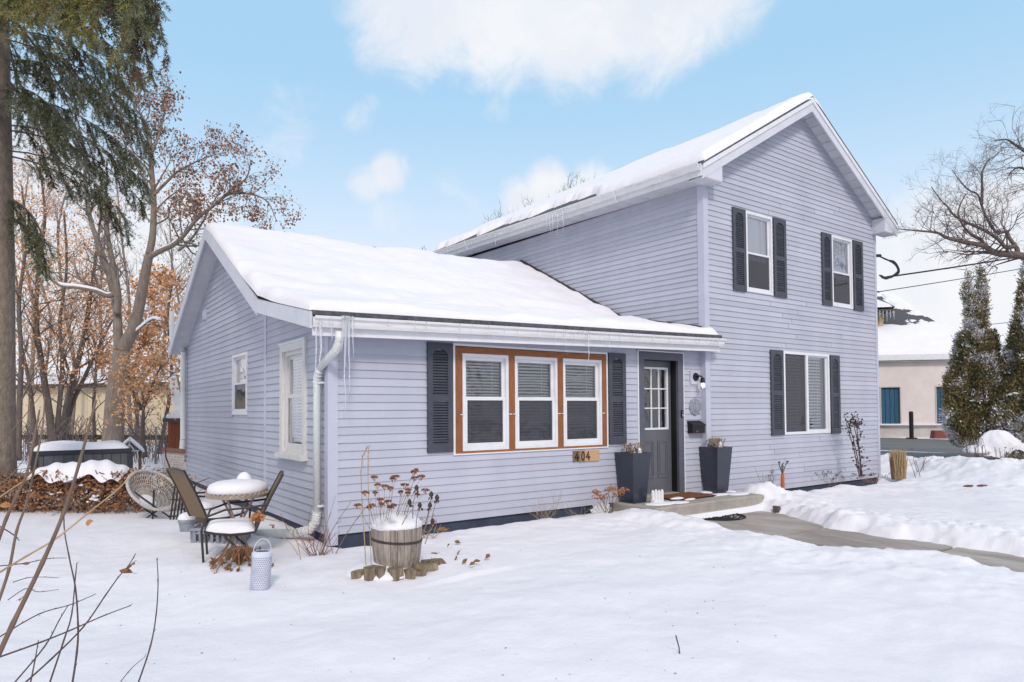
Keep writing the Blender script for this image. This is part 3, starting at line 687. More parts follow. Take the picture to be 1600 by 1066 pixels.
shutter(W_front, 10.35, 10.715, 3.655, 5.15); shutter(W_front, 11.585, 11.985, 3.645, 5.16)
shutter(W_front, 8.51, 8.915, 1.03, 2.645); shutter(W_front, 10.585, 10.945, 1.01, 2.63)

# --- front door, set back in a dark casing
REC = .14
mb = MB()
W_low.box(mb, 5.09, 5.215, .112, 2.47, -.02, .03); W_low.box(mb, 6.03, 6.155, .112, 2.47, -.02, .03); W_low.box(mb, 5.215, 6.03, 2.345, 2.47, -.02, .03)
dc = part(mb, 'door_casing', 'door_trim')
mb = MB(); W_low.box(mb, 5.066, 5.088, .112, 2.49, .0, .034); W_low.box(mb, 6.157, 6.175, .112, 2.49, .0, .034); W_low.box(mb, 5.066, 6.175, 2.472, 2.49, .0, .036); mb.build('door_edging', 'white_trim', dc)
mb = MB(); W_low.box(mb, 5.19, 5.2145, .112, 2.36, -REC-.06, -.021); W_low.box(mb, 6.0305, 6.055, .112, 2.36, -REC-.06, -.021); W_low.box(mb, 5.2145, 6.0305, 2.345, 2.365, -REC-.06, -.021); mb.build('jamb', 'black', dc)
mb = MB(); W_low.box(mb, 5.19, 6.055, .108, .145, -REC-.06, .02); mb.build('threshold', 'concrete', dc)
door = None
mb = MB(); d0, d1 = -REC-.045, -REC
gl = (5.345, 5.945, 1.205, 2.225)
W_low.box(mb, 5.216, gl[0], .147, 2.343, d0, d1); W_low.box(mb, gl[1], 6.029, .147, 2.343, d0, d1); W_low.box(mb, gl[0], gl[1], gl[3], 2.343, d0, d1); W_low.box(mb, gl[0], gl[1], .147, gl[2], d0, d1)
door = part(mb, 'front_door', 'door')
for (u0, u1) in ((5.33, 5.60), (5.69, 5.94)):
    mb = MB(); frame4(W_low, mb, u0, u1, .40, 1.02, .025, d1+.0005, d1+.012); frame4(W_low, mb, u0+.05, u1-.05, .45, .97, .012, d1+.0005, d1+.008); mb.build('door_panel', 'door', door)
mb = MB(); frame4(W_low, mb, gl[0]-.01, gl[1]+.01, gl[2]-.01, gl[3]+.01, .035, d0-.002, d1+.012)
gu0, gu1, gz0, gz1 = gl[0]+.025, gl[1]-.025, gl[2]+.025, gl[3]-.025
for k in (1, 2):
    u = gu0+(gu1-gu0)*k/3; W_low.box(mb, u-.010, u+.010, gz0, gz1, d0+.01, d1+.006)
    z = gz0+(gz1-gz0)*k/3; W_low.box(mb, gu0, gu1, z-.010, z+.010, d0+.01, d1+.0055)
lite = mb.build('window_frame', 'white_trim', door)
for i in range(3):
    for j in range(3):
        pw, ph = (gu1-gu0)/3, (gz1-gz0)/3; mb = MB()
        W_low.face(mb, gu0+pw*i+.010, gu0+pw*(i+1)-.010, gu0+pw*(i+1)-.010, gu0+pw*i+.010, gz0+ph*j+.010, gz0+ph*(j+1)-.010, d1-.015, d1-.015+rnd.uniform(-.002, .002)); mb.build('pane', 'glass', door)
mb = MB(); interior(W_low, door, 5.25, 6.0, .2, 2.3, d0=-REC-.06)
mb = MB(); mb.box(5.25, 5.33, .13, .135+.0, 1.10, 1.115); mb.build('handle', 'old_wood', door)
# ---------------------------------------------------------------- snow, ice and fittings on the house
def roof_snow(name, label, uax, vax, surf, thick, out=None):
    U, V = np.meshgrid(uax, vax)
    X, Y, Z = surf(U, V); T = thick(U, V)
    if out is not None: dx, dy = out(U, V, T); X = X+dx; Y = Y+dy
    keep = (np.maximum.reduce([T[:-1, :-1], T[1:, :-1], T[:-1, 1:], T[1:, 1:]]) > .001)
    o = grid_mesh(name, X, Y, Z+T-.006, ['snow'], keep); return tag(o, label, 'snow', kind='stuff')
def edge(d, w): return np.sqrt(np.clip(1-(1-np.clip(d/w, 0, 1))**2, 0, 1))
def low_snow():
    bs = np.array([p[0] for p in LOWP]); zs = np.array([p[1] for p in LOWP])
    lip = np.array([0, .01, .02, .035, .055, .08, .11, .14])
    uax = np.concatenate([-.325+lip, np.arange(-.12, 6.5, .05), np.arange(6.5, 6.80, .02), [6.80]])
    vax = np.concatenate([-.30+lip, np.arange(-.10, 8.8, .05), [8.85, 8.9, 8.93, 8.95]])
    def surf(U, V):
        z = np.interp(V, bs, zs); s = np.clip((V-1.83)/.5, -1, 1); z = z-.035*(1-s*s)*0
        # snow bridges the change of pitch and rounds the ridge
        z = z+.04*np.exp(-((V-1.83)/.55)**2)-.05*np.exp(-((V-5.2)/.16)**2)
        return U, V, z+SK*U
    def thick(U, V):
        t = .105+.05*fbm(U*1.1, V*1.3, 3, 71)+.026*fbm(U*3, V*5.5, 4, 72)+.03*fbm(U*.6, V*2.6, 3, 74)
        t = t+.04*np.exp(-((V-.2)/.45)**2)
        wob = .02*fbm(U*3, V*0, 4, 73)
        end = np.where(V < -.1, 6.80, 6.60)
        e = edge(U+.325, .13)*edge(V+.275+wob, .12)*edge(end-U, .10)*edge(8.95-V, .12)
        for (a, b, ra, rb) in ((.62, 1.30, .26, .05), (.95, 1.22, .20, .035), (2.55, 1.42, .28, .04), (2.9, 1.38, .15, .03), (4.2, 5.18, .16, .03), (2.7, 5.16, .16, .03)):
            t = t-.19*np.exp(-((U-a)/ra)**2-((V-b+.05*np.sin(U*9))/rb)**2)
        t = np.maximum(t, .05*(V < .5))+.030*np.sin(V*6.5+1.2*np.sin(U*1.1)+.7*np.sin(U*2.7))*sstep(V, .4, 1.2)*(1-sstep(V, 2.4, 3.6))
        return np.maximum(t, 0)*e
    roof_snow('roof_snow', 'deep white snow lying over the low wing roof', uax, vax, surf, thick)
low_snow()
def tall_snow():
    lip = np.array([0, .01, .02, .035, .055, .08, .11, .14])
    aax = np.concatenate([6.24+np.arange(0, .9, .025), np.arange(7.14, 9.4, .06), np.arange(9.4, 10.2, .025)])
    yax = np.concatenate([-.425+lip, np.arange(-.26, 9.2, .06), [9.24, 9.28, 9.30]])
    def surf(A, Y):
        z = RZ-np.abs(A-RA)*(RZ-EZ)/(RA-EA0)-.05*np.exp(-((A-RA)/.14)**2); f = np.clip((RA-A)/(RA-EA0), 0, 1)
        return A, Y, z+SK2*Y*f
    def thick(A, Y):
        t = .17+.04*fbm(A*1.2, Y*1.1, 3, 81)+.015*fbm(A*5, Y*5, 3, 82)
        bare = .06+.55*sstep(Y, 2.0, 3.2)*(.55+.8*fbm(Y*1.6, A*0, 4, 83))+.12*fbm(Y*4.2, A*0, 4, 84)*sstep(Y, 1.0, 2.5)+.05*np.sin(Y*.8)*sstep(Y, 2, 4)
        e = edge(A-6.24-np.maximum(bare, 0), .14)*edge(Y+.425, .14)*edge(9.3-Y, .12)*edge(RA+.42+.1*fbm(Y*.9, A*0, 3, 85)-A, .45)
        return np.maximum(t, 0)*e
    roof_snow('roof_snow', 'thick white snow on the tall gabled roof', aax, yax, surf, thick)
tall_snow()

# icicles
def icicle(parent, p, L, r, sheet=0):
    mb = MB(); n = 5; rr = random.Random(int(abs(p[0]*997+p[1]*131+L*77)))
    pts = [Vector(p)+Vector((rr.uniform(-1, 1)*.004*k, rr.uniform(-1, 1)*.004*k, -L*k/n)) for k in range(n+1)]
    mb.tube(pts, [max(.0015, r*(1-k/n)**.8*(1+rr.uniform(-.15, .15))) for k in range(n+1)], 6); mb.build('icicle', 'ice', parent, True)
ri = random.Random(21)
for a in [.55, .9, 1.05, 1.52, 1.7, 1.95, 2.2, 2.42, 2.75, 3.05, 3.2, 3.24, 3.34, 3.40, 3.48, 3.55, 3.62, 3.66, 3.70, 3.9, 4.0, 4.08, 4.3, 4.55, 4.7, 5.0, 5.4, 5.7, 6.02, 6.1, 6.3, 6.42, 6.5, 6.58, 6.62]:
    icicle(low_roof, (a, -.428, 2.585+SK*a-.0), {3.24: .34, 3.66: .56, 4.08: .28, 6.62: .36}.get(a, ri.uniform(.05, .2)), {3.66: .013}.get(a, ri.uniform(.005, .009)))
for (a, b, z, L, r) in ((-.25, -.40, 2.58, .62, .022), (-.13, -.42, 2.57, .30, .012), (.00, -.425, 2.60, .42, .02), (.04, -.43, 2.60, .62, .02), (.07, -.44, 2.60, .95, .015), (.11, -.435, 2.60, .50, .013), (.02, -.44, 2.6, 1.15, .012), (-.28, -.36, 2.56, .85, .012)):
    icicle(low_roof, (a, b, z), L, r)
for y in [.4, 1.1, 1.9, 2.6, 2.95, 3.05, 3.15, 3.22, 3.3, 3.4, 3.5, 3.6, 4.4, 5.3, 5.55, 5.75, 6.4, 6.6, 6.75, 7.3, 7.8]:
    icicle(tall_roof, (6.125, y, 5.62+SK2*y), {3.05: .55, 3.22: .62, 3.4: .45, 3.5: .5, 3.6: .35, 5.55: .4, 6.6: .45, 6.75: .4}.get(y, ri.uniform(.08, .25)), ri.uniform(.008, .013))

# wall lamp
mat('bulb', (1, .9, .75)); _b = M['bulb'].node_tree.nodes['Principled BSDF']; _b.inputs['Emission Color'].default_value = (1, .86, .66, 1); _b.inputs['Emission Strength'].default_value = 7
glass_material('clear_glass', (.96, .96, .97), 1.6, .10, (.75, .75, .78))
lamp = empty('wall_lamp', 'lit black wall lamp with a clear glass shade right of the door', 'wall lamp', (6.46, 0, 2.07))
mb = MB(); W_low.box(mb, 6.335, 6.53, 1.955, 2.185, .0, .035); W_low.box(mb, 6.345, 6.52, 1.965, 2.175, .035, .042); mb.build('mounting_block', 'corner_trim', lamp)
mb = MB(); mb.tube([(6.46, -.042, 2.085), (6.46, -.062, 2.085)], [.072, .066], 20); mb.build('backplate', 'black', lamp, False)
mb = MB(); mb.tube([(6.46, -.06, 2.085), (6.46, -.12, 2.095), (6.46, -.17, 2.09), (6.46, -.19, 2.06)], .011, 8); mb.lathe([(.012, .04), (.034, .03), (.038, -.03), (.045, -.05), (.03, -.055)], (6.46, -.19, 2.03), 14); mb.build('arm', 'black', lamp, True)
mb = MB(); mb.lathe([(.045, -.02), (.055, -.05), (.085, -.10), (.10, -.115)], (6.46, -.19, 2.0), 20); mb.v; sh = MB(); sh.v, sh.f, sh.m = mb.v, [f for f in mb.f if len(f) == 4], [0]*len([f for f in mb.f if len(f) == 4]); sh.build('lamp_shade', 'clear_glass', lamp, True)
mb = MB(); mb.lathe([(.001, -.115), (.022, -.105), (.032, -.08), (.024, -.05), (.014, -.03)], (6.46, -.19, 2.0), 12); mb.build('light_bulb', 'bulb', lamp, True)
# flower plaque
mat('pewter', (.34, .35, .42), .5, (.20, .21, .26), 30, contrast=(.4, .6), bump=.3, bscale=80)
fl = empty('flower_plaque', 'round grey metal flower ornament hung above the mailbox', 'wall ornament', (6.46, -.01, 1.575))
def disc_front(mb, c, prof, n, wob=None):
    """a lathe about an axis that sticks out of the front wall"""
    i0 = len(mb.v)
    for j, (r, d) in enumerate(prof):
        for k in range(n):
            t = 2*math.pi*k/n; rr = r*(wob(t) if wob else 1); mb.v.append((c[0]+rr*math.cos(t), c[1]-d, c[2]+rr*math.sin(t)))
    for j in range(len(prof)-1):
        for k in range(n):
            q = (k+1) % n; mb.f.append((i0+j*n+k, i0+(j+1)*n+k, i0+(j+1)*n+q, i0+j*n+q)); mb.m.append(0)
mb = MB(); disc_front(mb, (6.46, -.014, 1.575), [(.145, 0), (.148, .012), (.13, .022), (.115, .014), (.10, .016)], 48, lambda t: 1+.06*math.cos(8*t)); mb.build('rim', 'pewter', fl, True)
for ring, (n, r, w, d) in enumerate(((8, .082, .036, .020), (6, .048, .028, .032))):
    for k in range(n):
        t = 2*math.pi*(k+.5*ring)/n; mb = MB(); c = (6.46+r*math.cos(t), -.012-d, 1.575+r*math.sin(t)); disc_front(mb, c, [(w, 0), (w*.8, .008), (w*.4, .004), (.002, .002)], 10); mb.build('petal', 'pewter', fl, True)
mb = MB(); disc_front(mb, (6.46, -.05, 1.575), [(.03, 0), (.024, .012), (.002, .015)], 12); disc_front(mb, (6.46, -.014, 1.575), [(.12, .001), (.002, .012)], 24); mb.build('flower_centre', 'pewter', fl, True)
# mailbox
mb_ = empty('mailbox', 'black metal mailbox with a sloping lid beneath the flower plaque', 'mailbox', (6.43, -.02, 1.12))
mb = MB(); W_low.box(mb, 6.265, 6.585, 1.125, 1.27, .016, .125); mb.build('box', 'black', mb_)
mb = MB(); mb.hexa([(6.258, -.016, 1.272), (6.592, -.016, 1.272), (6.592, -.135, 1.24), (6.258, -.135, 1.24), (6.258, -.016, 1.335), (6.592, -.016, 1.335), (6.592, -.135, 1.272), (6.258, -.135, 1.272)]); mb.build('lid', 'black', mb_)
mat('red_print', (.45, .04, .03), .5)
mb = MB(); W_low.box(mb, 6.36, 6.40, 1.14, 1.165, .1252, .127); mb.build('badge', 'red_print', mb_)
# doorbell on the casing
mat('bell_grey', (.30, .30, .32), .35)
db = empty('doorbell', 'small dark camera doorbell on the right door casing', 'doorbell', (6.11, -.03, 1.40))
mb = MB(); W_low.box(mb, 6.085, 6.135, 1.395, 1.515, .0305, .052); mb.build('bell_body', 'black', db)
mb = MB(); W_low.box(mb, 6.095, 6.125, 1.41, 1.455, .052, .056); W_low.box(mb, 6.10, 6.12, 1.475, 1.495, .052, .057); mb.build('button', 'bell_grey', db)
# house number: three wooden blocks
mat('plaque_dark', (.22, .14, .09), .7, (.14, .09, .06), 9, stretch=(1, 1, 6)); mat('plaque_mid', (.34, .22, .13), .7, (.24, .15, .09), 9, stretch=(1, 1, 6)); mat('plaque_light', (.55, .36, .20), .7, (.44, .27, .15), 9, stretch=(1, 1, 6))
hn = empty('house_number', 'wooden blocks with the black numerals 404 below the triple window', 'house number', (3.96, -.014, .765))
for (u0, u1, z0, z1, d, m) in ((3.70, 3.808, .768, .925, .026, 'plaque_dark'), (3.815, 3.925, .764, .928, .034, 'plaque_mid'), (3.932, 4.222, .762, .922, .028, 'plaque_light')):
    mb = MB(); W_low.box(mb, u0, u1, z0, z1, .0145, d); mb.build('wood_block', m, hn)
def stroke(mb, pts, w, d0, d1):
    for (a, b) in zip(pts, pts[1:]):
        dx, dz = b[0]-a[0], b[1]-a[1]; L = math.hypot(dx, dz); nx, nz = -dz/L*w/2, dx/L*w/2; ex, ez = dx/L*w*.3, dz/L*w*.3
        q = [(a[0]-ex+nx, a[1]-ez+nz), (a[0]-ex-nx, a[1]-ez-nz), (b[0]+ex-nx, b[1]+ez-nz), (b[0]+ex+nx, b[1]+ez+nz)]
        mb.hexa([W_low.p(x, z, d0) for x, z in q]+[W_low.p(x, z, d1) for x, z in q])
for (u, kind) in ((3.765, 4), (3.882, 0), (3.985, 4)):
    mb = MB(); z = .782; h = .125
    if kind == 4: stroke(mb, [(u+.012, z+h), (u-.035, z+h*.36), (u+.042, z+h*.36)], .012, .0345, .042); stroke(mb, [(u+.014, z+h*.66), (u+.014, z)], .012, .0345, .0425)
    else: stroke(mb, [(u+.026*math.cos(t), z+h/2+h*.5*math.sin(t)) for t in [2*math.pi*k/14 for k in range(15)]], .011, .0345, .042)
    mb.build('numeral', 'black', hn)
# ---------------------------------------------------------------- things in the yard
def G(u, v, z=0.0):
    d = sight(u, v); return CAM+d*((z-CAM.z)/d.z)
def cap(mb, prof, c, n=28, amp=.06, seed=0, sx=1, sy=1):
    r = random.Random(seed); ph = [r.uniform(0, 6.28) for _ in range(4)]
    mb.lathe(prof, c, n, sx=sx, sy=sy, wob=lambda t, j: 1+amp*(math.sin(2*t+ph[0])+.6*math.sin(3*t+ph[1])+.4*math.sin(5*t+ph[2])+.3*math.sin(9*t+ph[3])))
def dome(r, h, z0=0.0, lip=.12, n=6): return [(r*.96, z0)]+[(r*(1-(1-math.cos(math.pi/2*k/n))*.999), z0+h*(lip+(1-lip)*math.sin(math.pi/2*k/n))) for k in range(n+1)]
def snow_heap(label, c, r, h, seed=0, sx=1, sy=1, n=24, amp=.05):
    mb = MB(); cap(mb, dome(r, h), c, n, amp, seed, sx, sy); return tag(mb.build('snow_cap', 'snow', None, True), label, 'snow', kind='stuff')

# tapered planters by the door
mat('sedum', (.20, .12, .065), .8, (.30, .20, .12), 40)
mat('twig', (.14, .095, .07), .8, (.22, .16, .12), 30); mat('straw', (.42, .30, .17), .8, (.30, .21, .12), 20); mat('stem_red', (.22, .09, .06), .7); mat('seed_dark', (.06, .04, .035), .8)
mat('rust_flower', (.30, .12, .055), .85, (.20, .075, .035), 60); mat('hydrangea', (.42, .20, .11), .85, (.30, .13, .07), 50); mat('leaf_brown', (.26, .13, .06), .8, (.17, .085, .045), 25); mat('leaf_orange', (.50, .24, .10), .8, (.38, .17, .07), 30)
def flecks(mb, c, r, n, size, rr, mi=0, flat=1.0):
    for _ in range(n):
        p = Vector((rr.gauss(0, 1), rr.gauss(0, 1), rr.gauss(0, 1)*flat)).normalized()*r*rr.uniform(.5, 1)+Vector(c); p.z = c[2]+(p.z-c[2])*flat
        a = Vector((rr.gauss(0, 1), rr.gauss(0, 1), rr.gauss(0, 1))).normalized(); b = a.orthogonal().normalized(); s = size*rr.uniform(.6, 1.3)
        mb.quad(p-a*s, p+b*s*.6, p+a*s, p-b*s*.6, mi=mi)
def planter(cx, cy, t, s, z0, z1, label, seed):
    o = empty('planter', label, 'planter', (cx, cy, z0), 'tapered planters beside the door'); mb = MB()
    th = .025
    sq = lambda h, z: [(cx-h, cy-h, z), (cx+h, cy-h, z), (cx+h, cy+h, z), (cx-h, cy+h, z)]
    for (h0, za, h1, zb) in ((s, z0, t, z1), (t, z1, t-th, z1), (t-th, z1, t-th-.02, z1-.12)):
        A, B = sq(h0, za), sq(h1, zb)
        for k in range(4): q = (k+1) % 4; mb.quad(A[k], A[q], B[q], B[k])
    mb.quad(*sq(s, z0)[::-1]); mb.build('pot', 'planter', o)
    mb = MB(); mb.quad(*sq(t-th-.012, z1-.06)); mb.build('soil', 'seed_dark', o)
    rr = random.Random(seed); mb = MB()
    for _ in range(60):
        b = Vector((cx+rr.uniform(-.12, .12), cy+rr.uniform(-.12, .12), z1-.06)); e = b+Vector((rr.uniform(-.07, .07), rr.uniform(-.07, .07), rr.uniform(.08, .2))); mb.tube([b, (b+e)/2+Vector((rr.uniform(-.02, .02), 0, 0)), e], .004, 3, 1); flecks(mb, e, .028, 9, .013, rr, 0, .6)
    mb.build('dried_sedum', ['sedum', 'twig'], o)
    snow_heap('pile of snow among the dried sedum of the planter at the %s' % ('left of the door' if cx < 5.5 else 'right of the door'), (cx+.06, cy-.0, z1-.02), .11, .13, seed); return o
planter(4.734, -.227, .195, .137, .107, .876, 'glossy navy tapered planter left of the door, below the shutter', 31)
planter(6.752, -.20, .203, .143, .112, .889, 'glossy navy tapered planter right of the door, under the mailbox', 32)
# mats
mat('coir', (.27, .105, .045), .95, (.16, .06, .028), 45, bump=.8, bscale=150)
dm = empty('door_mat', 'brown coir door mat on the concrete step', 'door mat', (5.85, -.25, .111))
mb = MB(); mb.box(5.36, 6.28, -.56, -.02, .112, .135); mb.build('coir_pile', 'coir', dm)
mb = MB(); frame4(Wall('front', 0), MB(), 0, 1, 0, 1, .1, 0, .1)
mb.box(5.34, 6.30, -.575, -.561, .112, .13); mb.box(5.34, 6.30, -.019, -.005, .112, .13); mb.box(5.34, 5.359, -.56, -.02, .112, .13); mb.box(6.281, 6.30, -.56, -.02, .112, .13); mb.build('mat_edging', 'black', dm)
def snow_crust(x, y, z, r, sx, sy, seed): 
    mb = MB(); cap(mb, [(r, 0), (r*.93, .012), (r*.6, .02), (.001, .024)], (x, y, z), 20, .14, seed, sx, sy); return mb
mb = MB()
for (x, y, r, sx, sy, s) in ((5.42, -.50, .10, 1.3, .8, 1), (5.62, -.59, .08, 1.6, .5, 2), (6.45, -.5, .16, 1.5, .7, 3), (6.8, -.62, .18, 1.3, .9, 4), (5.2, -.7, .14, 1.4, .8, 5), (6.55, -.15, .1, 1.2, 1.0, 6), (6.95, -.3, .12, .9, 1.4, 7), (4.9, -.62, .2, 1.2, .9, 8)):
    k = snow_crust(x, y, .136 if 5.36 < x < 6.28 and y > -.56 else .112, r, sx, sy, s); i = len(mb.v); mb.v += k.v; mb.f += [tuple(a+i for a in f) for f in k.f]; mb.m += k.m
tag(mb.build('snow_crust', 'snow', None, True), 'thin crusts of snow left on the doorstep and mat', 'snow', kind='stuff')
rm = empty('rubber_mat', 'black half round rubber mat of scrolls on the wet walk', 'rubber mat', (5.85, -1.0, -.128))
def half(t): return Vector((5.85+.42*math.cos(t), -1.02+.12-.36*abs(math.sin(t)) if False else -.93-.40*math.sin(t), -.126))
mb = MB(); ts = [math.pi*k/20 for k in range(21)]
mb.tube([half(t) for t in ts], .014, 5); mb.tube([(5.43, -.93, -.126), (6.27, -.93, -.126)], .014, 5)
for f in (.35, .62, .82): mb.tube([Vector((5.85+.42*f*math.cos(t), -.93-.40*f*math.sin(t), -.126)) for t in ts], .012, 5)
mb.build('rim', 'black', rm)
mb = MB(); rr = random.Random(5)
for k in range(26):
    t = rr.uniform(.1, 3.04); f = rr.uniform(.2, .92); c = Vector((5.85+.42*f*math.cos(t), -.93-.40*f*math.sin(t), -.126)); mb.tube([c+Vector((.045*math.cos(q)*(1-q/9), .04*math.sin(q)*(1-q/9), 0)) for q in [x*.7 for x in range(9)]], .010, 4)
mb.build('scrollwork', 'black', rm)

# barrel planter on a ring of split logs
mat('barrel_wood', (.40, .345, .30), .8, (.19, .155, .135), 4, contrast=(.35, .68), stretch=(14, 14, .9), bump=.4, bscale=25, bstretch=(3, 3, .5), objvar=.16)
mat('iron', (.035, .03, .03), .55, (.10, .055, .035), 14, contrast=(.4, .75))
mat('rust_iron', (.085, .035, .025), .7, (.16, .07, .04), 16)
bx_, by_ = .085, -1.60; bz = .0
bar_ = empty('barrel_planter', 'weathered half barrel planter with iron hoops standing on split logs', 'barrel planter', (bx_, by_, bz))
nst = 22; H = .41
def rad(f): return .198+.045*f+.014*math.sin(math.pi*f)
rb = random.Random(3)
for k in range(nst):
    t0, t1 = 2*math.pi*(k+.03)/nst, 2*math.pi*(k+.97)/nst; mb = MB(); dr = rb.uniform(-.002, .003); top = H+rb.uniform(-.006, .006)
    fs = [0, .33, .66, 1]
    for f0, f1 in zip(fs, fs[1:]):
        z0, z1 = f0*top, f1*top; P = lambda r, t, z: (bx_+r*math.cos(t), by_+r*math.sin(t), bz+z)
        r0, r1 = rad(f0)+dr, rad(f1)+dr; tm = (t0+t1)/2; bul = 1.004
        mb.quad(P(r0, t0, z0), P(r0*bul, tm, z0), P(r1*bul, tm, z1), P(r1, t0, z1)); mb.quad(P(r0*bul, tm, z0), P(r0, t1, z0), P(r1, t1, z1), P(r1*bul, tm, z1))
        mb.quad(P(r0-.02, t0, z0), P(r0, t0, z0), P(r1, t0, z1), P(r1-.02, t0, z1)); mb.quad(P(r0, t1, z0), P(r0-.02, t1, z0), P(r1-.02, t1, z1), P(r1, t1, z1)); mb.quad(P(r0-.02, t1, z0), P(r0-.02, t0, z0), P(r1-.02, t0, z1), P(r1-.02, t1, z1))
    mb.quad(P(rad(1)+dr-.02, t0, top), P(rad(1)+dr, t0, top), P(rad(1)+dr, t1, top), P(rad(1)+dr-.02, t1, top)); mb.build('stave', 'barrel_wood', bar_)
for (f0, f1, m, tilt) in ((.70, .755, 'iron', .02), (.01, .075, 'rust_iron', .0)):
    mb = MB(); n = 40
    for k in range(n):
        t0, t1 = 2*math.pi*k/n, 2*math.pi*(k+1)/n; h = lambda t: tilt*math.cos(t-2.2)
        Q = lambda f, t, e: (bx_+(rad(f)+e)*math.cos(t), by_+(rad(f)+e)*math.sin(t), bz+f*H+h(t))
        mb.quad(Q(f0, t0, .007), Q(f0, t1, .007), Q(f1, t1, .007), Q(f1, t0, .007)); mb.quad(Q(f1, t0, .007), Q(f1, t1, .007), Q(f1, t1, 0), Q(f1, t0, 0)); mb.quad(Q(f0, t1, .007), Q(f0, t0, .007), Q(f0, t0, 0), Q(f0, t1, 0))
    mb.build('hoop', m, bar_)
mb = MB(); mb.lathe([(.215, H-.05), (.02, H-.045)], (bx_, by_, bz), 20); mb.build('soil', 'seed_dark', bar_)
mb = MB(); cap(mb, [(.222, .39), (.245, .415), (.236, .455), (.19, .50), (.11, .535), (.001, .545)], (bx_, by_, bz), 36, .022, 4); tag(mb.build('snow_cap', 'snow', None, True), 'rounded cushion of snow filling the barrel planter', 'snow', kind='stuff')
def clump(m, p, s, rq, n=5):
    for _ in range(n):
        q = (p[0]+rq.gauss(0, s*.6), p[1]+rq.gauss(0, s*.6), p[2]+rq.gauss(0, s*.3)); kk = MB(); r = s*rq.uniform(.35, .8)
        cap(kk, [(r*.5, -r*.35), (r*.95, 0), (r*.8, r*.35), (r*.4, r*.6), (.001, r*.68)], q, 6, .22, rq.randrange(999), rq.uniform(.8, 1.3), rq.uniform(.8, 1.3)); b = len(m.v); m.v += kk.v; m.f += [tuple(x+b for x in f_) for f_ in kk.f]; m.m += kk.m
snow_heap('snow packed round the foot of the barrel inside the log ring', (bx_-.10, by_+.06, -.03), .36, .12, 15, 1.1, 1.0, 30, .05)
# the log ring
mat('log_wood', (.30, .235, .17), .9, (.12, .085, .06), 5, contrast=(.35, .7), stretch=(5, 5, 1), bump=.6, bscale=30, objvar=.2)
lg = empty('log_ring', 'ring of short split logs set in the snow under the barrel', 'log ring', (bx_, by_, -.06)); rl = random.Random(9); t = 3.2
while t < 6.0:
    w = rl.uniform(.22, .46); r0, r1 = .28, .45+rl.uniform(-.035, .04); h = .085+rl.uniform(-.035, .025); mb = MB()
    ta, tb = t+.012, t+w-.012; P = lambda r, t, z: (bx_-.03+r*.98*math.cos(t), by_+r*.82*math.sin(t), z)
    tm = (ta+tb)/2
    j_ = lambda: rl.uniform(.95, 1.05)
    loop = [P(r0*j_(), ta, 0), P(r1*.9*j_(), ta-.01, 0), P(r1*j_(), ta+.25*(tb-ta), 0), P(r1*1.03*j_(), tm, 0), P(r1*j_(), tb-.25*(tb-ta), 0), P(r1*.92*j_(), tb, 0), P(r0*j_(), tb, 0)]
    mb.prism([(x, y, -.14) for x, y, _ in loop], (rl.uniform(-.03, .03), rl.uniform(-.03, .03), .14+h)); mb.build('split_log', 'log_wood', lg); t += w

# yarrow and other dried stems rising from the barrel: built as one plant
def stem(mb, p, q, r, bend, rr, mi=0, n=4):
    p, q = Vector(p), Vector(q); s = Vector((rr.uniform(-1, 1), rr.uniform(-1, 1), 0))*bend
    pts = [p.lerp(q, k/n)+s*math.sin(math.pi*k/n) for k in range(n+1)]; mb.tube(pts, [r*(1-.5*k/n) for k in range(n+1)], 4, mi); return pts
ya = empty('dried_yarrow', 'dried yarrow with flat rusty heads standing behind the snowy barrel', 'dried plant', (bx_, by_, bz+.45))
ry = random.Random(14); head_px = [(590, 758), (577, 793), (585, 746), (586, 770), (601, 760), (594, 781), (582, 790), (596, 788), (609, 793), (613, 748), (618, 745), (610, 763), (606, 784), (632, 758), (638, 766), (646, 738), (650, 735), (648, 747), (658, 745), (652, 773), (637, 771), (665, 766), (559, 790), (571, 770), (615, 790), (626, 769)]
ms = MB()
for k, (u, v) in enumerate(head_px):
    d = 6.08+ry.uniform(-.10, .16); tip = at(u, v, d); base = Vector((bx_+.10+.5*(tip.x-bx_)+ry.uniform(-.03, .03), by_+.20+ry.uniform(-.05, .06), bz+.30))
    stem(ms, base, tip, .0028, .02, ry); mb = MB(); r = ry.uniform(.022, .042)
    for _ in range(70):
        a = ry.uniform(0, 6.28); q = r*math.sqrt(ry.random()); p = tip+Vector((q*math.cos(a), q*math.sin(a), .012*(1-(q/r)**2)+ry.uniform(-.008, .006))); s = .0075
        mb.quad(p+Vector((-s, 0, ry.uniform(-.004, .004))), p+Vector((0, -s, ry.uniform(-.006, .004))), p+Vector((s, 0, ry.uniform(-.004, .004))), p+Vector((0, s, .005)))
    for _ in range(7):
        a = ry.uniform(0, 6.28); mb.tube([tip-Vector((0, 0, .035)), tip+Vector((r*.7*math.cos(a), r*.7*math.sin(a), 0))], .0015, 3)
    mb.build('flower_head', 'rust_flower', ya)
ms.build('stems', 'straw', ya)['kind'] = 'stuff'
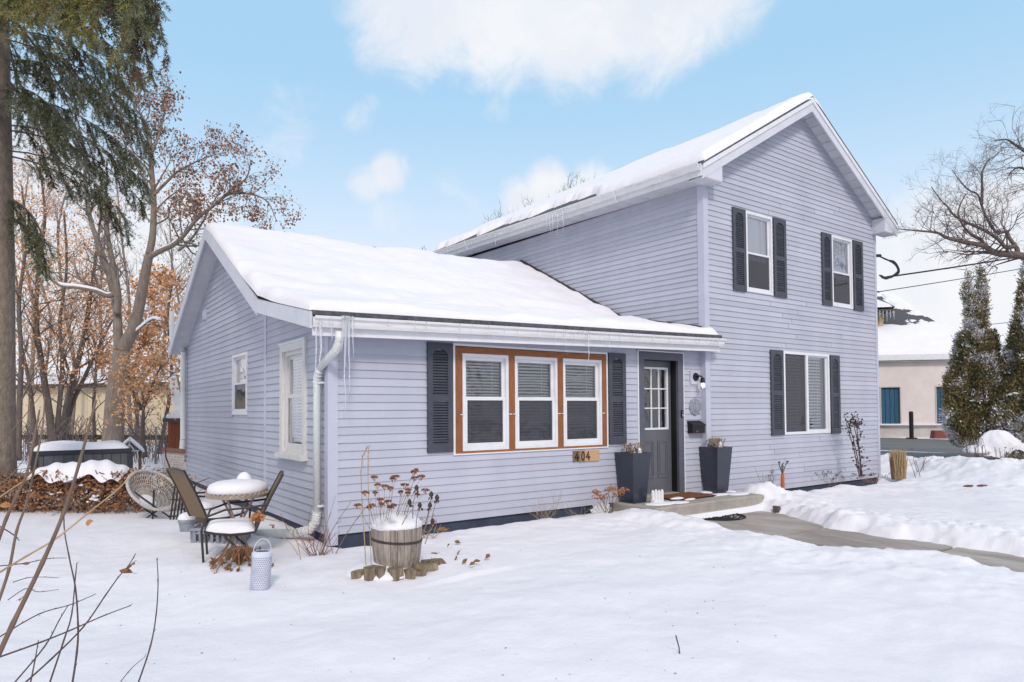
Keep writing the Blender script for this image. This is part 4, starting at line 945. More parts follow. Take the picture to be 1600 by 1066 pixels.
# tall seed stalks behind the barrel
sp = empty('seed_stalks', 'two tall pale seed stalks bent over beside the barrel', 'dried plant', (-.25, -1.3, .1)); mb = MB()
for px in ([(572, 884), (566, 790), (564, 740), (566, 715), (573, 700), (578, 697)], [(580, 884), (576, 780), (575, 740), (576, 700)]):
    pts = [at(u, v, 6.15) for u, v in px]; mb.tube(pts, [.005, .0045, .004, .0035, .003, .002], 4) if len(pts) == 6 else mb.tube(pts, .0035, 4)
    for p, q in zip(pts[2:], pts[3:]):
        for k in range(6): c = p.lerp(q, k/6); flecks(mb, c+Vector((ry.uniform(-.012, .012), 0, 0)), .012, 3, .008, ry)
mb.build('stalks', 'straw', sp)
co = empty('coneflower_stems', 'dead coneflower stems with dark seed heads right of the barrel', 'dried plant', (.3, -1.7, .1)); mb = MB()
for (u, v, u0, v0) in ((683, 778, 672, 828), (674, 773, 664, 820), (656, 790, 650, 830), (651, 763, 645, 810), (672, 790, 660, 835), (640, 785, 628, 820), (676, 815, 664, 850)):
    d = 5.85+ry.uniform(-.1, .1); p, q = at(u0, v0, d), at(u, v, d); stem(mb, p, q, .004, .02, ry, 1); mb.lathe([(.004, -.02), (.018, -.01), (.02, .005), (.012, .022), (.002, .03)], q, 7); 
    for _ in range(6): a = ry.uniform(0, 6.28); mb.quad(q+Vector((0, 0, -.01)), q+Vector((.03*math.cos(a), .03*math.sin(a), -.03)), q+Vector((.028*math.cos(a+.5), .028*math.sin(a+.5), -.05)), mi=0)
mb.build('stems', ['seed_dark', 'twig'], co)
# curled dead leaves and stems lying in the snow round the barrel
def dead_leaf(c, s, rr):
    mb = MB(); a = Vector((rr.uniform(-1, 1), rr.uniform(-1, 1), rr.uniform(-.3, .6))).normalized(); b = a.orthogonal().normalized(); n = a.cross(b)
    c = Vector(c); pts = [(-1, 0), (-.5, .42), (.1, .5), (.55, .3), (1, 0), (.5, -.35), (0, -.48), (-.55, -.36)]
    P = [c+a*x*s+b*y*s+n*(.35*s*(y*y*3-.2)+.12*s*math.sin(x*4)) for x, y in pts]; m = c+n*(-.1*s)
    for k in range(8): mb.quad(P[k], P[(k+1) % 8], m)
    mb.tube([P[4], P[4]+a*s*.5], s*.04, 3); return mb
rv = random.Random(77)
LEAF_AT = ['topmost of the dead leaves right of the barrel', 'dead leaf lying at the right end of the log ring', 'dead leaf between the barrel and the house wall', 'dead leaf in the middle of the scatter right of the barrel', 'dead leaf nearest the camera right of the log ring', 'small dead leaf beside the pair right of the barrel', 'rightmost of the dead leaves near the barrel', 'dead leaf under the triple window side of the scatter', 'dead leaf against the barrel foot', 'dead leaf tucked under the right split logs', 'dead leaf just past the last split log', 'tiny dead leaf in the scatter centre', 'lone small dead leaf before the rightmost one', 'dead leaf on the front rim of the log ring', 'dead leaf up by the house foundation']
for k, (u, v, s) in enumerate([(692, 830, .05), (678, 868, .035), (700, 855, .03), (716, 868, .03), (745, 880, .03), (726, 880, .028), (762, 872, .035), (715, 850, .035), (640, 880, .03), (668, 885, .04), (690, 880, .04), (712, 875, .025), (738, 884, .028), (656, 893, .03), (720, 795, .03)]):
    p = G(u, v, .03); o = dead_leaf(p+Vector((0, 0, .02)), s*1.35, rv).build('dead_leaf', 'leaf_brown')
    tag(o, 'curled '+LEAF_AT[k], 'leaf', 'dead leaves around the barrel')
# white pierced lantern
mat('lantern_white', (.62, .64, .74), .45, (.50, .52, .62), 12)
lan = empty('lantern', 'white pierced metal lantern tilted in the snow', 'lantern', (-1.18, -1.5, -.02)); ca, cb = -1.18, -1.5
tilt = Matrix.Rotation(.06, 4, 'Y'); T = lambda p: Vector((ca, cb, -.03))+tilt.to_3x3()@Vector(p)
lr, lh = .083, .34; mb = MB(); nr, nz_ = 28, 17
for j in range(nz_):
    for k in range(nr):
        t0, t1 = 2*math.pi*(k+.5*(j % 2))/nr, 2*math.pi*(k+1+.5*(j % 2))/nr; z0, z1 = .02+(lh-.06)*j/nz_, .02+(lh-.06)*(j+1)/nz_; tm, zm = (t0+t1)/2, (z0+z1)/2
        P = lambda t, z: T((lr*math.cos(t), lr*math.sin(t), z)); q = .5
        A = [P(t0, z0), P(t1, z0), P(t1, z1), P(t0, z1)]; B = [P(tm+(x-tm)*q, zm+(y-zm)*q) for x, y in ((t0, z0), (t1, z0), (t1, z1), (t0, z1))]
        for e in range(4): f = (e+1) % 4; mb.quad(A[e], A[f], B[f], B[e])
for (za, zb, r0, r1) in ((-.03, .02, lr, lr+.002), (lh-.04, lh-.01, lr+.003, lr+.003), (lh-.01, lh+.005, lr+.003, lr-.02), (lh+.005, lh, lr-.02, lr-.022)):
    for k in range(28):
        t0, t1 = 2*math.pi*k/28, 2*math.pi*(k+1)/28; mb.quad(T((r0*math.cos(t0), r0*math.sin(t0), za)), T((r0*math.cos(t1), r0*math.sin(t1), za)), T((r1*math.cos(t1), r1*math.sin(t1), zb)), T((r1*math.cos(t0), r1*math.sin(t0), zb)))
mb.build('lantern_body', 'lantern_white', lan)
mb = MB()
for k in range(24):
    t0, t1 = 2*math.pi*k/24, 2*math.pi*(k+1)/24; r = lr-.004; mb.quad(T((r*math.cos(t0), r*math.sin(t0), 0)), T((r*math.cos(t1), r*math.sin(t1), 0)), T((r*math.cos(t1), r*math.sin(t1), lh-.02)), T((r*math.cos(t0), r*math.sin(t0), lh-.02)))
mat('lantern_inner', (.20, .22, .32), .7); mb.build('liner', 'lantern_inner', lan)
mb = MB(); mb.tube([T((.075*math.cos(t), .0, lh+.11*math.sin(t))) for t in [math.pi*k/14 for k in range(15)]], .0035, 5); mb.build('handle', 'lantern_white', lan)
# white picket piece on the step, shell shaped white stone, dried hydrangea
mat('white_paint', (.70, .69, .70), .6, (.55, .53, .50), 16, contrast=(.5, .8))
pk = empty('picket_ornament', 'small white picket fence ornament on the step by the left planter', 'ornament', (4.93, -.52, .11))
for k in range(4):
    mb = MB(); x, y = 4.86+.045*k, -.50-.02*k; mb.prism([(x-.018, y, .112), (x+.018, y, .112), (x+.018, y, .285+.008*(k % 2)), (x, y, .312+.008*(k % 2)), (x-.018, y, .285+.008*(k % 2))], (.006, -.022, 0)); mb.build('picket', 'white_paint', pk)
mb = MB(); mb.box(4.845, 5.02, -.545, -.48, .11, .16); mb.build('base', 'white_paint', pk)
fan = empty('shell_ornament', 'white fan shaped garden shell leaning behind dried hydrangea stems', 'ornament', (3.95, -.38, 0)); 
for k in range(7):
    t0, t1 = math.pi*(.10+.8*k/7), math.pi*(.10+.8*(k+.94)/7); c = Vector((3.95, -.38, -.02)); mb = MB(); tm = (t0+t1)/2
    P = lambda t, r, d: c+Vector((r*math.cos(t), -d+.12*r, r*math.sin(t)*1.08))
    R_ = .21
    mb.quad(P(t0, .02, 0), P(tm, .02, .015), P(tm, R_, .03), P(t0, R_*.97, .0)); mb.quad(P(tm, .02, .015), P(t1, .02, 0), P(t1, R_*.97, .0), P(tm, R_, .03)); mb.quad(P(t0, R_*.97, 0), P(tm, R_, .03), P(t1, R_*.97, 0), P(tm, R_*.99, -.05)); mb.build('rib', 'white_paint', fan)
def hydrangea(c, n, h, spread, seed, label, m='hydrangea', head=.055):
    rr = random.Random(seed); o = empty('dried_hydrangea', label, 'dried plant', c); mb = MB(); c = Vector(c)
    for k in range(n):
        tip = c+Vector((rr.uniform(-spread, spread), rr.uniform(-spread*.6, spread*.6), h*rr.uniform(.6, 1))); pts = stem(mb, c+Vector((rr.uniform(-.05, .05), rr.uniform(-.04, .04), -.03)), tip, .005, .03, rr)
        hm = MB(); flecks(hm, tip, head*rr.uniform(.7, 1.2), 46, .016, rr, 0, .75); hm.build('flower_head', m, o)
        if rr.random() < .6: q = pts[2].lerp(pts[3], .5); e = q+Vector((rr.uniform(-.07, .07), rr.uniform(-.05, .05), .08)); mb.tube([q, e], .003, 3); hm = MB(); flecks(hm, e, head*.5, 20, .013, rr, 0, .75); hm.build('flower_head', m, o)
    mb.build('stems', 'twig', o); return o
hydrangea((3.95, -.50, .02), 11, .42, .24, 51, 'dried hydrangea with pinkish brown heads beside the left planter')
# dead stems along the front bed and corner
def dry_stems(c, n, h, spread, seed, label, m='straw', lean=(0, 0), r=.004, heads=None, name='dry_perennial', curl=.05, grp=None):
    rr = random.Random(seed); o = empty(name, label, 'dried plant', c, grp); mb = MB(); c = Vector(c)
    for k in range(n):
        b = c+Vector((rr.uniform(-spread*.3, spread*.3), rr.uniform(-spread*.25, spread*.25), -.04)); t = b+Vector((rr.uniform(-spread, spread)+lean[0], rr.uniform(-spread, spread)*.7+lean[1], h*rr.uniform(.45, 1))); pts = stem(mb, b, t, r*rr.uniform(.7, 1.2), curl, rr, 0, 5)
        if heads and rr.random() < .8: flecks(mb, pts[-1], heads, 10, heads*.45, rr, 1)
        if rr.random() < .5: q = pts[3]; mb.tube([q, q+Vector((rr.uniform(-.1, .1), rr.uniform(-.1, .1), rr.uniform(.02, .1)))], r*.6, 3)
    mb.build('stems', [m, 'seed_dark'], o); return o
stems_name = 'dry_perennial'
dry_stems((-.30, -.48, .0), 22, .42, .22, 61, 'red brown cut stems in the snow at the front corner of the house', 'stem_red')
dry_stems((-.22, -.42, .0), 6, .85, .40, 62, 'long arching bare stems at the front corner beside the downspout', 'twig', r=.0045, curl=.12)
dry_stems((1.05, -.45, .03), 10, .26, .35, 63, 'low broken stems with dead leaves right behind the barrel', 'straw', heads=.02)
dry_stems((2.95, -.30, .05), 22, .42, .38, 64, 'thin straw coloured grass blades below the triple window', 'straw', r=.0025, curl=.09)
dry_stems((3.55, -.35, .05), 8, .22, .35, 65, 'sparse low straw stems near the house number', 'straw', r=.0025, curl=.06)
dry_stems((8.05, -.35, .08), 9, .62, .30, 66, 'dry coneflower stalks by the gable wall next to the orange handle', 'twig', r=.004, heads=.028)
dry_stems((10.2, -.38, .03), 16, .28, .35, 67, 'reddish low dead perennials below the sliding window', 'leaf_brown', r=.003, heads=.035)
dry_stems((11.6, -.42, .0), 14, .22, .35, 68, 'rusty low dead perennials near the right house corner', 'hydrangea', r=.003, heads=.035)
for (u, v) in ((830, 812), (870, 800), (790, 812)): pass
# orange handled tool stuck in the bed
mat('orange_paint', (.52, .12, .04), .5, (.42, .09, .03), 10)
tl = empty('garden_tool', 'orange handled garden hand tool with metal prongs stuck upright in snow', 'garden tool', (8.33, -.45, .0))
mb = MB(); mb.tube([(8.33, -.45, .0), (8.335, -.45, .20), (8.34, -.45, .34)], [.036, .034, .03], 8); mb.build('handle', 'orange_paint', tl)
mb = MB()
for s in (-1, 0, 1):
    mb.tube([(8.34, -.45, .33), (8.34+s*.05, -.45, .42), (8.34+s*.10, -.45, .50), (8.34+s*.13, -.47, .55)], .009, 5)
    if s: mb.lathe([(.004, -.02), (.022, -.01), (.022, .01), (.004, .02)], (8.34+s*.13, -.47, .56), 8)
mb.tube([(8.34+.045*math.cos(t), -.45, .45+.045*math.sin(t)) for t in [2*math.pi*k/12 for k in range(13)]], .007, 4); mb.build('prongs', 'metal_dark', tl)
# rose canes against the gable wall
mat('shoot_purple', (.075, .045, .045), .7)
ro = empty('rose_bush', 'bare rose canes with dark hips against the gable wall', 'shrub', (11.75, -.35, 0)); mb = MB(); rr = random.Random(8)
for px in ([(1345, 745), (1340, 715), (1333, 685), (1327, 665), (1318, 648)], [(1346, 745), (1343, 710), (1338, 680), (1333, 660), (1331, 645)], [(1343, 745), (1336, 710), (1328, 680), (1322, 660)], [(1340, 664), (1335, 660), (1330, 661), (1326, 668)], [(1347, 742), (1343, 705), (1339, 670), (1337, 655)]):
    pts = [at(u, v, 13.55) for u, v in px]; mb.tube(pts, [.011*(1-.12*k) for k in range(len(pts))], 5, 1)
    for p, q in zip(pts, pts[1:]):
        for k in range(7):
            c = p.lerp(q, rr.random()); e = c+Vector((rr.uniform(-.16, .16), rr.uniform(-.12, .05), rr.uniform(-.06, .12))); mb.tube([c, e], .004, 3, 1); flecks(mb, e, .016, 8, .018, rr)
mb.build('canes', ['seed_dark', 'shoot_purple'], ro)
# cut ornamental grass clump
cg = empty('grass_clump', 'clipped tan clump of ornamental grass at the right house corner', 'grass clump', (12.9, -.35, -.03)); mb = MB()
for k in range(300):
    a, r = rr.uniform(0, 6.28), .14*math.sqrt(rr.random()); p = Vector((12.74+r*math.cos(a), -.44+r*math.sin(a), -.05)); mb.tube([p, p+Vector((r*.15*math.cos(a)+rr.uniform(-.03, .03), r*.15*math.sin(a)+rr.uniform(-.03, .03), rr.uniform(.42, .68)))], .0045, 3)
mb.build('blades', 'straw', cg)['kind'] = 'stuff'
# bricks showing through the bank
mat('brick_red', (.22, .07, .05), .85, (.15, .05, .04), 12)
for k, (x, y) in enumerate(((12.15, -2.02), (12.35, -2.18))):
    mb = MB(); mb.box(x-.11, x+.11, y-.05, y+.05, gz(x, y)-.03, gz(x, y)+.03); o = mb.build('brick', 'brick_red'); tag(o, ('red brick half buried in the shovelled snow, farther from the street', 'red brick half buried in the shovelled snow, nearer the walk')[k], 'brick', 'bricks in the snow')
mb = MB(); x, y = 6.95, -1.28; mb.box(x-.10, x+.12, y-.05, y+.06, -.12, -.06); mb.box(x-.10, x-.05, y-.05, y+.06, -.06, -.02); mb.box(x+.07, x+.12, y-.05, y+.06, -.06, -.02); mat('stone_grey', (.16, .14, .13), .9, (.10, .09, .085), 9)
tag(mb.build('edging_stone', 'stone_grey'), 'dark notched edging stone at the right end of the doorstep', 'edging stone')

# --- patio corner
def local(c, ang):
    """frame for a thing that faces the direction ang (radians from +x)"""
    R_ = Matrix.Rotation(ang, 3, 'Z'); c = Vector(c); return lambda x, y, z: c+R_@Vector((x, y, z))
mat('sling', (.235, .165, .10), .8, (.18, .125, .075), 60, bump=.4, bscale=300); mat('chair_metal', (.028, .022, .02), .4, spec=.5)
def patio_chair(c, ang, label, snowlabel, snow_h=.1):
    L = local(c, ang); o = empty('patio_chair', label, 'chair', c, 'sling chairs at the bistro table')
    W2, sd, sz = .24, .24, .28        # half width, half depth, seat height above the snow
    lean = .22; bt = .58
    back = lambda t, y: L(-sd-.0-lean*t-.05*t*t, y, sz+.0+bt*t)
    seat = lambda t, y: L(sd-2*sd*t, y, sz+.03*(1-t)-.03*math.sin(math.pi*t))
    mb = MB(); n = 6
    for k in range(n): mb.quad(seat(k/n, -W2), seat(k/n, W2), seat((k+1)/n, W2), seat((k+1)/n, -W2))
    mb.build('seat', 'sling', o, True)
    mb = MB()
    for k in range(n): mb.quad(back(k/n, -W2), back(k/n, W2), back((k+1)/n, W2), back((k+1)/n, -W2))
    mb.build('backrest', 'sling', o, True)
    for s in (-1, 1):
        mb = MB(); y = s*W2
        mb.tube([back(1, y), back(.6, y), back(.2, y), back(0, y), seat(.8, y), seat(.5, y), seat(.2, y), seat(0, y)], .014, 7); mb.build('side_rail', 'chair_metal', o)
        mb = MB(); mb.tube([back(.48, y), L(-sd+.05, s*(W2+.03), sz+.26), L(.05, s*(W2+.04), sz+.25), L(sd-.02, s*(W2+.04), sz+.19), L(sd+.03, s*(W2+.03), sz+.05), L(sd+.0, s*(W2+.02), -.16)], .012, 7); mb.build('arm', 'chair_metal', o)
        mb = MB(); mb.tube([L(.06, s*(W2+.01), sz-.02), L(-.10, s*(W2+.02), sz-.18), L(-sd-.10, s*(W2+.02), -.16)], .012, 7); mb.build('leg', 'chair_metal', o)
    mb = MB(); mb.tube([back(1, -W2), back(1.03, 0), back(1, W2)], .014, 7); mb.tube([seat(0, -W2), seat(0, W2)], .013, 7); mb.tube([L(.0, -W2, sz-.04), L(.0, W2, sz-.04)], .010, 6); mb.tube([L(-sd-.05, -W2-.02, .02), L(-sd-.05, W2+.02, .02)], .010, 6); mb.build('cross_rail', 'chair_metal', o)
    # seat snow
    mb = MB(); m = 14
    def sh(i, j):
        t, y = i/m, -1+2*j/m; e = math.sqrt(max(0, 1-abs(2*t-1)**4))*math.sqrt(max(0, 1-abs(y)**4)); p = seat(t, y*W2*.97); p.z += .006+snow_h*e*(.85+.2*math.sin(3*t+2*y)); return p
    for i in range(m):
        for j in range(m): mb.quad(sh(i, j), sh(i, j+1), sh(i+1, j+1), sh(i+1, j))
    tag(mb.build('snow_cap', 'snow', None, True), snowlabel, 'snow', kind='stuff'); return o
RX = math.atan2(-_r.y*-1, _r.x)                                     # towards the right of the picture
pA = at(338, 838, 8.25); pB = at(361, 852, 7.2)
patio_chair((pA.x+.02, pA.y, .0), RX+.85, 'brown sling patio chair leaning back by the house wall, behind the snowy bistro table', 'snow on the seat of the rear patio chair', .08)
patio_chair((pB.x, pB.y, .0), RX+math.pi+.36, 'dark framed patio chair with a snow covered seat, in front of the bistro table', 'thick snow on the seat of the front patio chair', .12)
# bistro table
mat('table_tan', (.38, .31, .25), .6, (.28, .22, .18), 12)
tp = at(371, 840, 7.5); tc_ = Vector((tp.x, tp.y, 0)); tz = .625
tb = empty('bistro_table', 'round tan bistro table with a scalloped rim under deep snow', 'table', tc_)
mb = MB(); mb.lathe([(.30, -.03), (.325, -.025), (.33, 0), (.325, .012), (.29, .015), (.001, .012)], (tc_.x, tc_.y, tz), 40); mb.build('tabletop', 'table_tan', tb, False)
for k in range(36):
    t = 2*math.pi*k/36; mb = MB(); c = Vector((tc_.x+.322*math.cos(t), tc_.y+.322*math.sin(t), tz+.012)); mb.lathe([(.017, -.004), (.017, .01), (.009, .018)], c, 6); mb.build('scallop', 'table_tan', tb)
for k in range(4):
    t = math.pi/4+k*math.pi/2; D = Vector((math.cos(t), math.sin(t), 0)); mb = MB(); mb.tube([tc_+D*.20+Vector((0, 0, tz-.03)), tc_+D*.15+Vector((0, 0, tz-.12)), tc_+D*.07+Vector((0, 0, tz-.26)), tc_+D*.05+Vector((0, 0, .2)), tc_+D*.12+Vector((0, 0, .05)), tc_+D*.26+Vector((0, 0, -.12))], .013, 7); mb.build('leg', 'table_tan', tb)
mb = MB(); cap(mb, [(.285, 0), (.31, .02), (.312, .06), (.29, .10), (.22, .13), (.10, .145), (.001, .15)], (tc_.x, tc_.y, tz+.012), 40, .014, 3); tag(mb.build('snow_cap', 'snow', None, True), 'deep round cake of snow on the bistro table', 'snow', kind='stuff')
snow_heap('small ball of snow behind the bistro table snow', (tc_.x+.10, tc_.y+.12, tz+.10), .09, .13, 6)
# grey plastic crate and terracotta pots half buried beneath the rear chair
mat('crate_grey', (.30, .32, .37), .6, (.22, .24, .28), 10); mat('wood_grey', (.14, .11, .095), .85, (.09, .07, .06), 12, stretch=(1, 1, 5))
cp = at(346, 846, 8.05); L = local((cp.x, cp.y, -.05), RX+.15); cr = empty('crate', 'grey slatted plastic crate half buried under the rear patio chair', 'crate', (cp.x, cp.y, -.05))
for (x0, y0, x1, y1) in ((-.28, -.17, .28, -.17), (-.28, .17, .28, .17), (-.28, -.17, -.28, .17), (.28, -.17, .28, .17)):
    for k in range(9):
        f = (k+.5)/9; mb = MB(); mb.bar(L(x0+(x1-x0)*f, y0+(y1-y0)*f, 0), L((x0+(x1-x0)*f)*1.04, (y0+(y1-y0)*f)*1.04, .22), .03, .012); mb.build('slat', 'crate_grey', cr)
    mb = MB(); mb.bar(L(x0*1.05, y0*1.05, .225), L(x1*1.05, y1*1.05, .225), .03, .03); mb.build('rim', 'crate_grey', cr)
mb = MB(); m = 12
for i in range(m):
    for j in range(m):
        f = lambda i, j: L(-.25+.5*i/m, -.15+.3*j/m, .17+.07*math.sqrt(max(0, (1-(2*i/m-1)**4)*(1-(2*j/m-1)**4)))*(1+.3*math.sin(i*.9+j*.7))); mb.quad(f(i, j), f(i+1, j), f(i+1, j+1), f(i, j+1))
tag(mb.build('snow_cap', 'snow', None, True), 'snow filling the grey crate', 'snow', kind='stuff')
for k, (u, v, d, r, h, m, lab) in enumerate(((292, 830, 8.7, .10, .20, 'crate_grey', 'small grey flower pot under snow left of the crate'), (312, 812, 9.3, .17, .26, 'wood_grey', 'dark wooden tub under snow behind the rear patio chair'))):
    c = at(u, v, d); c.z = -.04; o = empty('flower_pot', lab, 'flower pot', c); mb = MB(); mb.lathe([(r*.72, 0), (r*.98, h*.8), (r*1.08, h*.82), (r*1.08, h), (r*.95, h), (r*.9, h*.9)], c, 20); mb.build('pot', m, o, False); snow_heap('round pad of snow on the %s' % ('small grey flower pot' if k == 0 else 'dark wooden tub'), (c.x, c.y, c.z+h*.95), r*1.02, .10, 40+k)
mb = MB(); c = at(374, 862, 6.75); c.z = 0
o = empty('dead_fern', 'rusty brown dead fern under the front patio chair', 'dried plant', c); rr = random.Random(19)
for k in range(46):
    a = rr.uniform(0, 6.28); q = c+Vector((.20*math.cos(a)*rr.random(), .20*math.sin(a)*rr.random(), .18)); e = q+Vector((.16*math.cos(a), .16*math.sin(a), -.20*rr.uniform(.5, 1))); mb.tube([c+Vector((0, 0, .0)), q, e], .006, 3); flecks(mb, e, .03, 5, .025, rr)
mb.build('fronds', 'leaf_brown', o)
# folding slatted chair (dark) standing behind
c = at(279, 806, 9.6); c.z = 0; L = local(c, RX-1.9); fc = empty('slatted_chair', 'folded dark slatted garden chair standing by the rear fence', 'chair', c)
for k in range(7):
    mb = MB(); x = -.18+.06*k; mb.bar(L(-.02, x, -.05), L(-.12, x, .52), .022, .012); mb.build('slat', 'chair_metal', fc)
for (z, o_) in ((.52, -.12), (.28, -.07), (.05, -.03)):
    mb = MB(); mb.bar(L(o_-.012, -.21, z), L(o_-.012, .21, z), .02, .02); mb.build('rail', 'chair_metal', fc)
mb = MB(); mb.tube([L(-.12, -.20, .5), L(-.10, -.21, .62), L(-.0, -.24, .9), L(.0, -.25, 1.12)], .010, 6); mb.build('handle', 'chair_metal', fc)
# woven saucer chair
mat('rope_white', (.50, .48, .45), .8, (.36, .34, .32), 30)
c = at(246, 803, 9.9); c.z = 0; hm = empty('saucer_chair', 'white woven saucer chair with black legs and snow in its seat', 'chair', c)
face = (-_r*.25-_f*.45+Vector((0, 0, 1))*.9).normalized(); face = (_r*.62-_f*.35+Vector((0, 0, .80))).normalized(); ex = face.cross(Vector((0, 0, 1))).normalized(); ey = face.cross(ex); cc_ = c+Vector((0, 0, .40))+_r*-.05
R0 = .36
def bowl(r, t): return cc_+(ex*math.cos(t)*1.0+ey*math.sin(t)*1.12)*r*R0+face*(-.26*(1-r*r))
mb = MB(); mb.tube([bowl(1, 2*math.pi*k/40) for k in range(41)], .022, 7); mb.build('rim', 'rope_white', hm)
mb = MB()
for k in range(56): mb.tube([bowl(r, 2*math.pi*k/56+.10*math.sin(9*r)) for r in (.25, .4, .55, .7, .85, 1)], .0065, 3)
for r in (.3, .42, .54, .66, .78, .88): mb.tube([bowl(r, 2*math.pi*k/32) for k in range(33)], .006, 3)
w_ = mb.build('woven_cord', 'rope_white', hm); w_['kind'] = 'stuff'
mb = MB()
for j in range(4):
    for k in range(24):
        t0, t1 = 2*math.pi*k/24, 2*math.pi*(k+1)/24; r0, r1 = .08*j+.0, .08*(j+1); up = Vector((0, 0, .05))
        mb.quad(*[bowl(r, t)+up*(1-(r/.34)**2) for r, t in ((r0, t0), (r1, t0), (r1, t1), (r0, t1))])
tag(mb.build('snow_cap', 'snow', None, True), 'pocket of snow in the woven saucer chair', 'snow', kind='stuff')
for k in range(4):
    t = math.pi/4+k*math.pi/2; b = bowl(.62, t)-face*.02; e = Vector((c.x+.26*math.cos(t+.4), c.y+.26*math.sin(t+.4), -.08)); mb = MB(); mb.tube([b, e], .012, 6); mb.build('leg', 'chair_metal', hm)
# lattice panel
mat('lattice_white', (.56, .52, .50), .7, (.42, .38, .36), 14); mat('brown_rail', (.20, .09, .06), .7)
p0, p1 = at(255, 790, 11.6), at(287, 790, 11.0); p0.z = p1.z = -.05; dd = (p1-p0); Lw = dd.length; dd.normalize(); la = empty('lattice_panel', 'white lattice panel with a brown top rail beside the rear fence', 'lattice', p0); Hh = .92; k = -Hh; rails = MB()
while k < Lw:
    for s in (1, -1):
        x0, x1, z0, z1 = k, k+Hh, 0.0, Hh
        if s < 0: x0, x1 = k+Hh, k
        # clip to the panel's width
        def clipx(x0, z0, x1, z1):
            t0, t1 = 0, 1
            for lim, sg in ((0, 1), (Lw, -1)):
                a, b = (x0-lim)*sg, (x1-lim)*sg
                if a < 0 and b < 0: return None
                if a < 0: t0 = max(t0, a/(a-b))
                if b < 0: t1 = min(t1, a/(a-b))
            return None if t1-t0 < .02 else (x0+(x1-x0)*t0, z0+(z1-z0)*t0, x0+(x1-x0)*t1, z0+(z1-z0)*t1)
        q = clipx(x0, z0, x1, z1)
        if q: mb = MB(); off = -_f*(.006*s); mb.bar(p0+dd*q[0]+Vector((0, 0, q[1]))+off, p0+dd*q[2]+Vector((0, 0, q[3]))+off, .03, .008, up=_f); mb.build('lattice_strip', 'lattice_white', la)
    k += .085
mb = MB(); mb.bar(p0+Vector((0, 0, Hh+.03)), p1+Vector((0, 0, Hh+.03)), .05, .07); mb.build('top_rail', 'brown_rail', la)
# chain link fence with a hedge of dead vines
mat('galv', (.22, .22, .23), .5, metal=.6); mat('vine', (.24, .14, .09), .85, (.15, .085, .055), 25); mat('vine_leaf', (.34, .18, .10), .85, (.22, .11, .06), 20)
fa, fb = at(-60, 800, 10.6), at(268, 790, 10.7); fa.z = fb.z = 0; fd = fb-fa; FL = fd.length; fd.normalize(); FH = .58
cf = empty('chain_link_fence', 'low grey chain link fence behind the patio', 'fence', fa)
mb = MB(); mb.tube([fa+Vector((0, 0, FH)), fb+Vector((0, 0, FH))], .018, 6); mb.build('top_rail', 'galv', cf)
for k in range(4): mb = MB(); p = fa.lerp(fb, k/3); mb.tube([p+Vector((0, 0, -.2)), p+Vector((0, 0, FH+.04))], .024, 7); mb.build('post', 'galv', cf)
mb = MB(); st = .06; k = -FH
while k < FL:
    for s in (1, -1):
        x0, x1 = (k, k+FH) if s > 0 else (k+FH, k)
        q = clipx.__call__(x0, 0, x1, FH) if False else None
        a0, a1 = max(0, min(FL, x0)), max(0, min(FL, x1))
        if abs(a1-a0) > .02: mb.tube([fa+fd*a0+Vector((0, 0, abs(a0-x0))), fa+fd*a1+Vector((0, 0, FH-abs(a1-x1)))], .0025, 3, cap=False)
    k += st
mb.build('wire_mesh', 'galv', cf)['kind'] = 'stuff'
vh = empty('vine_hedge', 'thick tangle of brown dead vines smothering the chain link fence', 'hedge', fa); rr = random.Random(33); mb = MB(); lv = MB()
hl = (at(205, 800, 10.5)-fa).dot(fd)
def hrnd():
    t = rr.random()*1.12; x = hl*t if t < 1 else hl+rr.random()**2*.9
    h = (FH+.02+.05*math.sin(x*5)+.04*math.sin(x*13)) if x < hl else FH*.95
    w = .28 if x < hl else .08
    return fa+fd*x+Vector((0, 0, h*rr.random()**.8))+_f*rr.uniform(-w, w)
for k in range(620):
    p = hrnd(); d = Vector((rr.gauss(0, 1), rr.gauss(0, .4), rr.gauss(0, .8))).normalized()*rr.uniform(.15, .5); q = p+d; q.z = max(-.02, min(q.z, FH+.08)); mb.tube([p, p.lerp(q, .5)+Vector((0, 0, rr.uniform(-.06, .08))), q], rr.uniform(.004, .009), 3)
for k in range(5200):
    p = hrnd()-_f*abs(rr.gauss(0, .06)); a = Vector((rr.gauss(0, 1), rr.gauss(0, 1), rr.gauss(0, 1))).normalized(); b = a.orthogonal().normalized(); s = rr.uniform(.018, .042); lv.quad(p-a*s, p+b*s*.6+a*.2*s, p+a*s, p-b*s*.7, mi=0 if rr.random() < .7 else 1)
mb.build('vines', 'vine', vh); lv.build('dead_leaves', ['vine_leaf', 'leaf_orange'], vh)['kind'] = 'stuff'
mb = MB(); m, n = 60, 10; hs = (at(48, 800, 10.5)-fa).dot(fd); he = (at(192, 800, 10.5)-fa).dot(fd)
def hc(i, j):
    t, w = i/m, -1+2*j/n; x = hs+(he-hs)*t; e = math.sqrt(max(0, 1-abs(2*t-1)**6))*math.sqrt(max(0, 1-w*w)); z = FH+.0+.17*e*(1+.18*math.sin(x*4)+.10*math.sin(x*9+1))-.05*abs(w)**2*(1+.9*math.sin(x*8+.5)+.6*math.sin(x*17)); return fa+fd*x+Vector((0, 0, z+.015*math.sin(x*23+w*5)))+_f*(w*.31)
for i in range(m):
    for j in range(n): mb.quad(hc(i, j), hc(i+1, j), hc(i+1, j+1), hc(i, j+1))
tag(mb.build('snow_cap', 'snow', None, True), 'long pillow of snow on top of the brown vine hedge', 'snow', kind='stuff')
mb = MB()
for k in range(26):
    p = hrnd()-_f*.27; clump(mb, p, rr.uniform(.02, .06), rr, 4)
